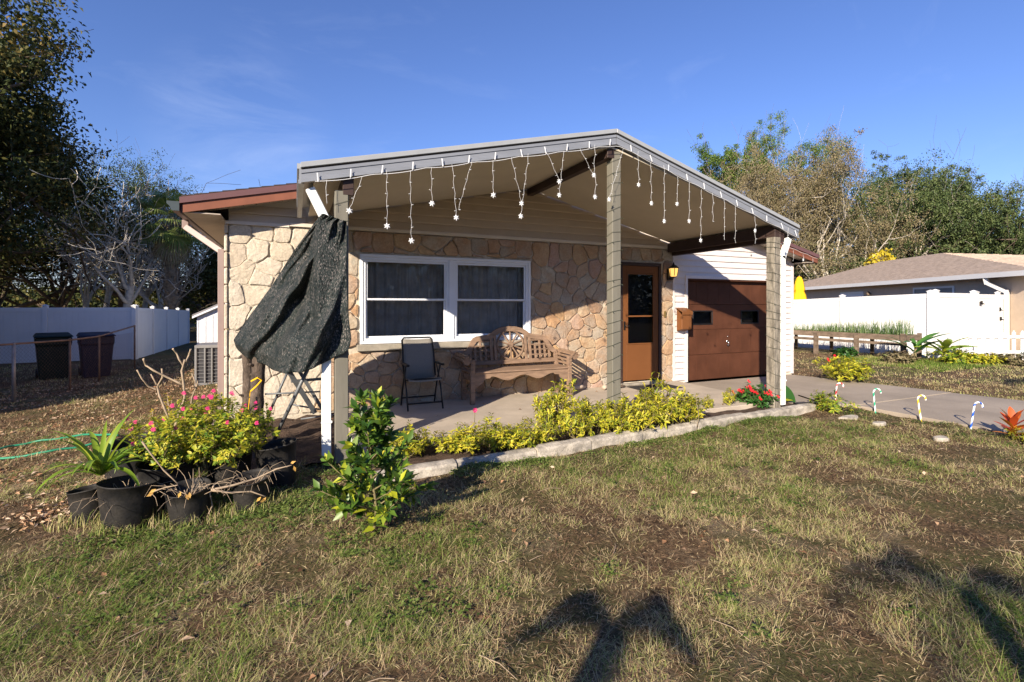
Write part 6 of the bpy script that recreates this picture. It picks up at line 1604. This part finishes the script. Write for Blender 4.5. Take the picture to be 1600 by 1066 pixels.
# far lawns: right of the drive and back left
def farlawn(n, xr, yr, green, name, h=.05, w=.012):
    x = rng.uniform(*xr, n); y = rng.uniform(*yr, n); ok = lawn_ok(x, y); x, y = x[ok], y[ok]; n = len(x)
    g = vnoise(x, y, 1.1, 15)*.6+vnoise(x, y, .3, 16)*.4
    hh = (h*.5+h*rng.random(n)); tn = np.clip(green+(g-.5)*1.1+rng.normal(size=n)*.16, 0, 1)
    blades(np.stack([x, y, gz(x, y)-.003], 1), hh, w, .3+.9*rng.random(n), tn, name, 'grass_blades', seg2=False)['kind'] = 'stuff'
farlawn(36000, (9.8, 20), (1.5, 11), .36, 'far_lawn_grass', .035, .011)
farlawn(9000, (13.6, 18), (6.2, 9), .9, 'green_border_grass', .07, .014)
farlawn(22000, (-8, -.85), (6.2, 20), .22, 'side_yard_grass', .05, .012)
n = 9000; x = rng.uniform(-.5, 7.3, n); side = rng.random(n) < .6; 
y = kerbY(x)-.12-np.abs(rng.normal(size=n))*.10; g = vnoise(x, y, .5, 18); k = (g > .5) & lawn_ok(x, y); x, y = x[k], y[k]; n = len(x)
C = np.stack([x, y, gz(x, y)+rng.random(n)*.035], 1); D = rdir(n)*[1, 1, .3]+[0, 0, .25]
V, F = leafquads(C, D, np.tile([0, -.3, 1.], (n, 1)), .022, .016, two=False); npmesh('edging_weeds', V, F, 'weed_leaves', tint=rng.random(n))['kind'] = 'stuff'
# broad leaved weeds in patches
nc = 520; x, y, d = scatter(nc, 2.2, 7.5, -1.1, 1.2); g = green_field(x, y); k = lawn_ok(x, y) & (g > .56); x, y = x[k], y[k]
ex_ = [(-.9+1.6*random.random(), 3.65+.45*random.random()) for _ in range(34)]+[(.2+.6*random.random(), 3.0+.6*random.random()) for _ in range(18)]+[(-.6+1.0*random.random(), 4.2+.7*random.random()) for _ in range(30)]+[(7.0+.5*random.random(), 2.6+2.2*random.random()) for _ in range(26)]+[(-1.35+1.25*random.random(), 3.80+.35*random.random()) for _ in range(30)]
x = np.concatenate([x, [e[0] for e in ex_]]); y = np.concatenate([y, [e[1] for e in ex_]])
per = 26; X = np.repeat(x, per)+rng.normal(size=len(x)*per)*.035; Y = np.repeat(y, per)+rng.normal(size=len(x)*per)*.035
C = np.stack([X, Y, gz(X, Y)+.005+.035*rng.random(len(X))], 1); D = rdir(len(X))*[1, 1, .3]+[0, 0, .3]
V, F = leafquads(C, D, np.tile([0, -.2, 1.], (len(X), 1)), .020+.012*rng.random(len(X)), .014, two=False); npmesh('lawn_weeds', V, F, 'weed_leaves', tint=rng.random(len(X)))['kind'] = 'stuff'
# leaf litter at left, some on the lawn and the slab
n = 15000; x = np.concatenate([rng.uniform(-8, -.9, n), rng.uniform(-1.5, 7, 150), rng.uniform(.8, 6, 26), rng.uniform(-.5, .5, 90)]); y = np.concatenate([5.0+rng.random(n)**1.2*9.5, rng.uniform(1.8, 4.1, 150), rng.uniform(5.2, 6.9, 26), rng.uniform(5.2, 7, 90)])
k = (vnoise(x, y, .7, 19)+rng.random(len(x))*.5 > .62) | (x > -1); x, y = x[k], y[k]; n = len(x); z = gz(x, y); z = np.where((x > .5) & (y > 5.1) & (x < 6.6), -.068, z)
C = np.stack([x, y, z+.006+.012*rng.random(n)], 1); C[:, 2] = np.where((x > .5) & (y > 5.1) & (x < 6.6), -.062, C[:, 2]); D = rdir(n)*[1, 1, .18]; N = np.tile([0, 0, 1.], (n, 1))+rng.normal(size=(n, 3))*.35
V, F = leafquads(C, D, N, .035+.035*rng.random(n), .022+.012*rng.random(n), fold=.22); npmesh('fallen_leaves', V, F, 'litter_leaves', tint=np.repeat(rng.random(n), 2))['kind'] = 'stuff'
# dead leaf heap left of the pots
n = 260; c = atZ(85, 800, -.19); x = c.x+rng.normal(size=n)*.14; y = c.y+rng.normal(size=n)*.12; C = np.stack([x, y, gz(x, y)+.01+.03*rng.random(n)], 1)
V, F = leafquads(C, rdir(n)*[1, 1, .4], rdir(n)+[0, 0, 1.], .03+.035*rng.random(n), .012+.012*rng.random(n), fold=.2); tag(npmesh('dead_leaf_heap', V, F, 'litter_leaves', tint=np.repeat(.45+.55*rng.random(n), 2)), 'small heap of pale dead leaves on the grass left of the pots', 'leaf heap', kind='stuff')
tw = MB()
for k in range(70):
    dd = random.uniform(2, 6.5); s = random.uniform(-1.1, 1.15); x, y = (s*CA+SA)*dd, (-s*SA+CA)*dd
    if not lawn_ok(np.array([x]), np.array([y]))[0]: continue
    a = random.random()*6.28; l = random.uniform(.05, .22); z = gz1(x, y)+.012; x2, y2 = x+l*math.cos(a), y+l*math.sin(a)
    tw.tube([(x, y, z), ((x+x2)/2+.01, (y+y2)/2, z+.012), (x2, y2, gz1(x2, y2)+.012)], [.0028, .0024, .0014], 4, cap=False)
tw.build('fallen_twigs', 'stem_pale')['kind'] = 'stuff'

# ------------------------------------------------------------------ trees
def branchy(m, p, d, ln, r, depth, rs, tips, curl=.35, mi=0, seg=6, spread=.7, up=.12, ratio=.72, kids=(2, 3), rmin=.008):
    pts = [Vector(p)]; rr = [r]; q = Vector(p); d = Vector(d).normalized(); n = 5
    for i in range(n):
        d = (d+Vector(rs.normal(size=3))*curl*.3+Vector((0, 0, up*.3))).normalized(); q = q+d*ln/n; pts.append(q.copy()); rr.append(max(r*(1-.42*(i+1)/n), rmin))
    m.tube(pts, rr, max(3, seg), mi, cap=False)
    if depth == 0: tips.append((q, d)); return
    if depth <= 2: tips.append((pts[3], d))
    for k in range(rs.integers(kids[0], kids[1]+1)):
        nd_ = (d+Vector(rs.normal(size=3))*spread).normalized(); j = n if k == 0 else int(rs.integers(2, n+1))
        branchy(m, pts[j], nd_, ln*ratio*(.75+.5*rs.random()), rr[j]*.72, depth-1, rs, tips, curl, mi, seg-1, spread, up, ratio, kids, rmin)
def tree(name, base, H_, crown_r, lmat, label, seed, cat='tree', group='trees around the gardens', trunk_h=.3, nleaf=26000, lsize=.16, bark='bark', depth=4, clump=.55, tm=.5, ts=.25, r0=.32, spread=.75, sq=.75, lean=(0, 0), ratio=.72, up=.12):
    rs = np.random.default_rng(seed); b = Vector(base); t = thing(name, b, label, cat, group); m = MB(); tips = []
    th = H_*trunk_h; top = b+Vector((lean[0]*th, lean[1]*th, th))
    m.tube([b+Vector((0, 0, -.3)), b.lerp(top, .3)+Vector((.1, 0, 0)), b.lerp(top, .7), top], [r0*1.25, r0, r0*.85, r0*.75], 10, cap=False)
    nl = 8; L0 = (H_-th)*.42
    for k in range(nl):
        a = k*2*math.pi/nl+rs.random(); el = .25+.9*rs.random() if k else 1.4
        st = b.lerp(top, .75+.25*rs.random()); branchy(m, st, (math.cos(a)*math.cos(el), math.sin(a)*math.cos(el), math.sin(el)), L0*(.8+.4*rs.random()), r0*.5, depth-1, rs, tips, spread=spread, ratio=ratio, up=up)
    T = np.array([tuple(q) for q, _ in tips])
    # more leaf clumps on the twigs between neighbouring branch ends
    ix = rs.integers(0, len(T), (len(T), 14)); dd_ = np.linalg.norm(T[ix]-T[:, None], axis=2)+(ix == np.arange(len(T))[:, None])*99; jj = ix[np.arange(len(T)), dd_.argmin(1)]
    T = np.concatenate([T, T*.5+T[jj]*.5])
    sub = T[rs.integers(0, len(T), 450)]; d5 = np.sort(np.linalg.norm(T[:, None]-sub[None], axis=2), axis=1)[:, 5]; T = T[d5 < np.percentile(d5, 88)]   # no lone clumps
    # fit the branch ends into the wanted crown
    c0 = T.mean(0); e0 = np.percentile(np.abs(T-c0), 92, axis=0); 
    zc = b.z+H_-(H_-th)*.5; want = np.array([crown_r, crown_r, (H_-th)*.5*sq+.01]); 
    k = max(1, int(nleaf/len(T))); C = np.repeat(T, k, axis=0); n = len(C); cl = clump*(.6+.8*np.repeat(rs.random(len(T)), k))[:, None]
    off = rs.normal(size=(n, 3)); off = off/np.linalg.norm(off, axis=1, keepdims=True)*(rs.random((n, 1))**.6)*cl*[1, 1, .62]; C = C+off
    N = unit(off/cl*.9+rs.normal(size=(n, 3))*.55+[0, 0, .55]); D = unit(np.cross(N, rs.normal(size=(n, 3))))
    tone = np.repeat(rs.random(len(T)), k); tn = np.clip(tm+(tone-.5)*ts*1.8+rs.normal(size=n)*ts*.6, 0, 1)
    V, F = leafquads(C, D, N, lsize*(.6+.7*rs.random(n)), lsize*.55, two=False)
    # scale whole tree about its base to the wanted size
    sx = crown_r/max(np.percentile(np.abs(T[:, 0]-b.x), 93), .1); sz_ = H_/max(np.percentile(T[:, 2], 96)-b.z, .1)
    def fit(A):
        A = np.array(A, float); A[:, 0] = b.x+(A[:, 0]-b.x)*sx; A[:, 1] = b.y+(A[:, 1]-b.y)*sx; A[:, 2] = b.z+(A[:, 2]-b.z)*sz_; return A
    m.v = [tuple(p) for p in fit(m.v)]; m.build('trunk', bark, t); npmesh('crown', fit(V), F, lmat, t, tint=tn); return t
def gpos(u, d):
    a, b = ray(u); return (a*d, b*d, -.5 if u < 600 else -.3)
LT = 'trees behind the left fence'; RT = 'trees behind the neighbouring house at right'
tree('oak_tree', gpos(-150, 20), 13.8, 5.8, 'oak_dark', 'huge dark live oak filling the left edge of the picture above the fence', 1, group=LT, nleaf=140000, lsize=.185, clump=1.25, tm=.42, ts=.36, r0=.5, trunk_h=.14, depth=5)
tree('oak_tree', gpos(-10, 33), 10.6, 5.5, 'oak_dark', 'dark tree with bushy low crown next to the huge oak at left', 2, group=LT, nleaf=42000, lsize=.16, clump=.9, tm=.36, trunk_h=.15, depth=5)
a_ = tree('oak_tree', gpos(96, 35), 11.6, 4.2, 'oak_dark', 'dark rounded tree behind the pale bare branches', 3, group=LT, nleaf=24000, lsize=.15, clump=.8, tm=.42, trunk_h=.15, depth=5)
tree('oak_tree', gpos(190, 38), 12.8, 4.6, 'oak_green', 'tall grey green tree directly behind the bare pale tree', 4, group=LT, nleaf=20000, lsize=.15, clump=.75, tm=.25, trunk_h=.22, depth=5)
tree('oak_tree', gpos(330, 36), 8.6, 5.2, 'oak_dark', 'dark spreading tree behind the cabbage palm and the house eave', 5, group=LT, nleaf=26000, lsize=.16, clump=.8, tm=.5, trunk_h=.12, depth=5)
tree('oak_tree', gpos(430, 33), 7.2, 4.2, 'oak_dark', 'lower dark tree seen between the eave and the garden shed', 6, group=LT, nleaf=26000, lsize=.16, clump=.6, tm=.5, trunk_h=.15, depth=4)
# bare pale trees
def bare(base, H_, seed, lab, r0=.19, depth=5, spread=.62):
    rs = np.random.default_rng(seed); t = thing('bare_tree', base, lab, 'tree', 'bare pale trees'); b = Vector(base); m = MB(); tips = []
    top = b+Vector((.2, 0, H_*.32)); m.tube([b+Vector((0, 0, -.2)), b.lerp(top, .5)+Vector((-.1, 0, 0)), top], [r0*1.15, r0, r0*.85], 8, cap=False); tr = m.build('trunk', 'bark_pale', t)
    m = MB()
    for k in range(5):
        a = k*1.256+rs.random(); el = .45+.8*rs.random(); branchy(m, b.lerp(top, .62+.38*rs.random()), (math.cos(a)*math.cos(el), math.sin(a)*math.cos(el), math.sin(el)), H_*.26, r0*.5, depth-1, rs, tips, curl=.5, seg=5, spread=spread, ratio=.76, up=.30, rmin=.015)
    m.build('branches', 'bark_pale', t); return t
bare(gpos(197, 24), 9.0, 12, 'pale bare leafless tree standing behind the corner of the white fence')
bare(gpos(130, 27), 7.2, 13, 'smaller pale leafless tree left of the other bare one', .15)
bare(gpos(245, 26), 6.5, 14, 'pale leafless twisting tree directly left of the cabbage palm', .14)
bare(gpos(165, 29), 9.6, 15, 'tall pale leafless tree directly behind the shaded fence, with upright forks', .16, 5, .45)
bare(gpos(225, 30), 9.2, 17, 'pale leafless tree with upright branches between the others and the palm', .15, 5, .5)
# cabbage palm
def fan_palm(base, H_, lab, seed):
    rs = np.random.default_rng(seed); t = thing('cabbage_palm', base, lab, 'palm tree'); b = Vector(base); m = MB()
    n = 26; m.tube([b+Vector((0, 0, H_*.78*i/n-.2)) for i in range(n+1)], [.26+.05*((i*7) % 3)-.0*i for i in range(n+1)], 10)
    for k in range(90):   # old leaf bases
        z = H_*(.2+.58*k/90); a = k*2.4; d = Vector((math.cos(a), math.sin(a), 0)); p = b+d*.24+Vector((0, 0, z)); m.bar(p, p+d*.22+Vector((0, 0, .34)), .10, .04, d)
    m.build('trunk', 'palm_trunk', t)
    C = b+Vector((0, 0, H_*.80)); V = []; F = []; T_ = []
    for k in range(46):
        a = k*2.4; dead = k < 10; el = (-1.45+.3*rs.random()) if dead else (-.45+1.75*(k-16)/30); L_ = 1.5+.5*rs.random()
        d = Vector((math.cos(a)*math.cos(el), math.sin(a)*math.cos(el), math.sin(el))); c = C+d*L_*.65; s = d.cross(Vector((0, 0, 1))).normalized(); up = s.cross(d)
        i0 = len(V); V += [C+s*.02, C-s*.02, c-s*.02, c+s*.02]; F.append((i0, i0+1, i0+2, i0+3)); T_.append(.9)
        for j in range(26):
            th = -1.9+3.8*j/25; fd = (d*math.cos(th)+s*math.sin(th)); ln = .95*(1-.12*abs(th)); e = c+fd*ln*.6+up*.05; w = up.cross(fd).normalized()*.035
            tip = c+fd*ln-Vector((0, 0, ln*(.28+.2*rs.random())))
            i0 = len(V); V += [c, e+w, tip, e-w]; F.append((i0, i0+1, i0+2, i0+3)); T_.append(min(1, max(0, (.95 if dead else .38)+rs.normal()*.15)))
    npmesh('fronds', np.array([tuple(v) for v in V]), np.array(F), 'palm_leaves', t, tint=np.array(T_)); return t
fan_palm(gpos(268, 25), 7.6, 'cabbage palm with shaggy trunk and hanging dead fans behind the fence at left', 3)
# right hand trees
tree('pine_tree', gpos(1143, 50), 17.2, 3.0, 'pine_green', 'green pine with rounded crown, left one just beside the porch roof edge', 51, cat='pine tree', group=RT, nleaf=30000, lsize=.17, clump=.7, tm=.35, ts=.4, trunk_h=.5, depth=4, bark='bark_pine', r0=.28, up=.25)
tree('pine_tree', gpos(1228, 50), 19.0, 3.4, 'pine_green', 'taller bright green pine behind the brownish oaks', 52, cat='pine tree', group=RT, nleaf=34000, lsize=.17, clump=.75, tm=.45, ts=.4, trunk_h=.5, depth=4, bark='bark_pine', r0=.3, up=.25)
br = dict(group=RT, bark='bark_pale')
tree('oak_tree', gpos(1195, 42), 13.4, 4.0, 'oak_brown', 'brown leaved oak with pale limbs nearest the porch roof at right', 21, nleaf=46000, lsize=.155, clump=.92, tm=.45, trunk_h=.2, depth=5, **br)
tree('oak_tree', gpos(1300, 41), 13.6, 5.2, 'oak_brown', 'wide brown leaved oak with pale limbs in the middle of the right hand trees', 22, nleaf=52000, lsize=.155, clump=.96, tm=.55, trunk_h=.2, depth=5, **br)
tree('oak_tree', gpos(1385, 44), 13.2, 5.2, 'oak_green', 'olive green oak between the wide brown oak and the tall open green oak', 23, nleaf=52000, lsize=.155, clump=.96, tm=.4, trunk_h=.15, depth=5, **br)
tree('oak_tree', gpos(1450, 43), 13.4, 4.4, 'oak_green', 'tall open green oak rising above the neighbouring roof', 44, group=RT, nleaf=56000, lsize=.155, clump=.36, tm=.4, trunk_h=.25, depth=5, bark='bark')
tree('oak_tree', gpos(1560, 42), 11.6, 5.2, 'oak_green', 'dark green oak with long drooping limbs at the right edge', 25, group=RT, nleaf=52000, lsize=.155, clump=.92, tm=.35, trunk_h=.15, depth=5, bark='bark')
tree('oak_tree', gpos(1640, 40), 8.4, 4.6, 'oak_green', 'low dark green tree at the far right behind the roof ridge', 26, group=RT, nleaf=46000, lsize=.155, clump=.36, tm=.15, trunk_h=.12, depth=5, bark='bark')
tree('oak_tree', gpos(1270, 47), 8.6, 5.6, 'oak_green', 'olive green undergrowth tree below the brown oaks', 27, group=RT, nleaf=52000, lsize=.155, clump=.37, tm=.4, trunk_h=.1, depth=4, bark='bark')
tree('oak_tree', gpos(1420, 50), 9.2, 6.0, 'oak_green', 'dark green undergrowth tree above the neighbouring roof ridge', 28, group=RT, nleaf=52000, lsize=.155, clump=.37, tm=.22, trunk_h=.1, depth=4, bark='bark')
tree('oak_tree', gpos(1345, 48), 15.0, 4.8, 'oak_green', 'grey green oak behind the wide brown oak', 30, group=RT, nleaf=40000, lsize=.155, clump=.95, tm=.5, trunk_h=.2, depth=5)
tree('oak_tree', gpos(1500, 46), 14.0, 5.0, 'oak_green', 'mid green oak between the tall open oak and the drooping one', 31, group=RT, nleaf=40000, lsize=.155, clump=.9, tm=.4, trunk_h=.2, depth=5)
ys_ = tree('yellow_shrub', (*gpos(1382, 38)[:2], 0), 5.0, 1.7, 'yellow_leaves', 'bright yellow green variegated shrub peeking over the neighbouring roof ridge', 29, cat='shrub', group=None, nleaf=5200, lsize=.34, clump=.55, tm=.1, trunk_h=.35, depth=3)
# distant wood closing the horizon
def wood(u0, u1, d, h, n, lab, seed, tm):
    rs = np.random.default_rng(seed); C = []; ns = 70
    for k in range(ns):
        u = u0+(u1-u0)*k/ns; x, y, z = gpos(u, d*(1+.15*rs.random())); hh = h*(.7+.4*rs.random())
        m_ = n//ns; o = rs.normal(size=(m_, 3))*[2.0, 2.0, 1]; q = rs.random(m_); C.append(np.stack([x+o[:, 0], y+o[:, 1], z+hh*q], 1))
    C = np.concatenate(C); V, F = leafquads(C, rdir(len(C)), rdir(len(C))+[0, 0, .8], .5, .3, two=False)
    o = npmesh('distant_wood', V, F, 'oak_dark', tint=np.clip(rs.normal(tm, .25, len(C)), 0, 1)); tag(o, lab, 'wood', kind='stuff')
wood(-260, 480, 52, 3.8, 26000, 'dark mass of far trees closing the view behind the left fence', 5, .4)
wood(1080, 1800, 62, 7.5, 30000, 'mass of far trees closing the view behind the neighbouring house', 6, .5)
# palms behind the camera whose fronds shade the near lawn
def feather_palm(base, H_, L0, nf, lab, seed):
    rs = np.random.default_rng(seed); t = thing('feather_palm', base, lab, 'palm tree', 'palms standing behind the camera'); b = Vector(base); m = MB(); top = b+Vector((.05, 0, H_)); m.tube([b+Vector((0, 0, -.2)), b.lerp(top, .5)+Vector((.04, 0, 0)), top], [.10, .075, .06], 8); m.build('trunk', 'palm_trunk', t)
    V = []; F = []; st = MB()
    for k in range(nf):
        a = k*2*math.pi/nf+rs.random()*.5; el = .95-.5*rs.random(); p = top.copy(); e = el; N_ = 16; pts = [p.copy()]; d = Vector((math.cos(a), math.sin(a), 0)); s = Vector((-d.y, d.x, 0))
        for i in range(N_):
            dd = d*math.cos(e)+Vector((0, 0, math.sin(e))); p = p+dd*L0/N_; pts.append(p.copy()); e -= .13
            if i > 1:
                for sg in (-1, 1):
                    for h_ in (0, .5):
                        q = pts[-2].lerp(pts[-1], h_); ln = L0*.24*math.sin(math.pi*min(.98, (i+h_)/N_+.06))**.6; ld = (s*sg*.8+dd*.55+Vector((0, 0, -.55))).normalized(); w = dd*.010
                        mid = q+ld*ln*.5; i0 = len(V); V += [q, mid+w, q+ld*ln-Vector((0, 0, ln*.12)), mid-w]; F.append((i0, i0+1, i0+2, i0+3))
        st.tube(pts, [.012-.0006*i for i in range(len(pts))], 5, cap=False)
    st.build('frond_ribs', 'stem', t); npmesh('fronds', np.array([tuple(v) for v in V]), np.array(F), 'palm_leaves', t, tint=rs.random(len(F))*.5)
def shadow_src(u, v, h):   # trunk top so that its shade falls on the seen spot
    g_ = atZ(u, v, -.17); t_ = (h+.17)/.674; return (g_.x-1.16*t_, g_.y-t_)
x, y = shadow_src(945, 985, 1.9); feather_palm((x, y, -.2), 2.1, .50, 5, 'small feather palm behind the camera, left one', 3)
x, y = shadow_src(1500, 930, 2.4); feather_palm((x, y, -.2), 2.6, .90, 6, 'taller feather palm behind the camera, right one', 8)
x, y = shadow_src(1640, 600, 3.2); feather_palm((x, y, -.3), 3.5, 1.3, 10, 'feather palm across the drive outside the picture at right', 9)

rs = np.random.default_rng(77); C = []  # unseen tree rows, added to block low sky light and cut the fill
for k in range(90):
    x = -75+150*k/89; y = -27-6*rs.random()-abs(x)*.05; hh = 6.5*(.7+.5*rs.random()); o = rs.normal(size=(200, 3))*[2.2, 2.2, 1]; C.append(np.stack([x+o[:, 0], y+o[:, 1], -.3+hh*rs.random(200)], 1))
for k in range(30):
    y = -24+36*k/29; hh = 5*(.7+.5*rs.random()); o = rs.normal(size=(300, 3))*[1.5, 1.5, 1]; C.append(np.stack([-42+o[:, 0], y+o[:, 1], -.3+hh*rs.random(300)], 1))
C = np.concatenate(C); V, F = leafquads(C, rdir(len(C)), rdir(len(C))+[0, 0, .6], .75, .5, two=False)
tag(npmesh('unseen_street_wood', V, F, 'oak_dark', tint=np.clip(rs.normal(.4, .25, len(C)), 0, 1)), 'unseen trees across the street behind the camera, added to block low sky light', 'wood', kind='stuff')


# straggling weeds, dead stems and leaves in and around the pots
for (c_, r_, lab) in ((potA[1], .15, 'dry grass and dead stems standing in the largest black pot'), (potC[1], .11, 'tangle of dead stems in the pot before the flower bush'), (potD[1], .11, 'dead stems and weeds in the rightmost front pot')):
    t = thing('dead_stems', (c_.x, c_.y, c_.z+.2), lab, 'dead plants', 'dead stems in the black pots'); m = MB()
    for k in range(26):
        a = random.random()*6.28; q = r_*random.random()**.5; p = Vector((c_.x+q*math.cos(a), c_.y+q*math.sin(a), c_.z+.19)); l = random.uniform(.08, .24); d = Vector((math.cos(a)*.9+random.uniform(-.5, .5), math.sin(a)*.9-.25, random.uniform(.2, 1.1))).normalized()
        p2 = p+d*l; m.tube([p, p.lerp(p2, .5)+Vector((0, 0, .015)), p2-Vector((0, 0, l*.15)), p2+Vector((d.x*.05, d.y*.05, -l*.45))], [.0025, .002, .0016, .001], 4, cap=False)
    m.build('stem', 'stem_pale', t)
n = 900; cc = [potA[1], potB[1], potC[1], potD[1], potG[1]]; j = rng.integers(0, 5, n); a = rng.uniform(3.3, 6.2, n); rr = rng.uniform(.14, .26, n)
x = np.array([c.x for c in cc])[j]+rr*np.cos(a); y = np.array([c.y for c in cc])[j]+rr*np.sin(a)
blades(np.stack([x, y, gz(x, y)-.003], 1), rng.uniform(.04, .14, n), .004, rng.random(n)*1.2, np.clip(rng.normal(.62, .25, n), 0, 1), 'pot_side_grass', 'grass_blades')['kind'] = 'stuff'
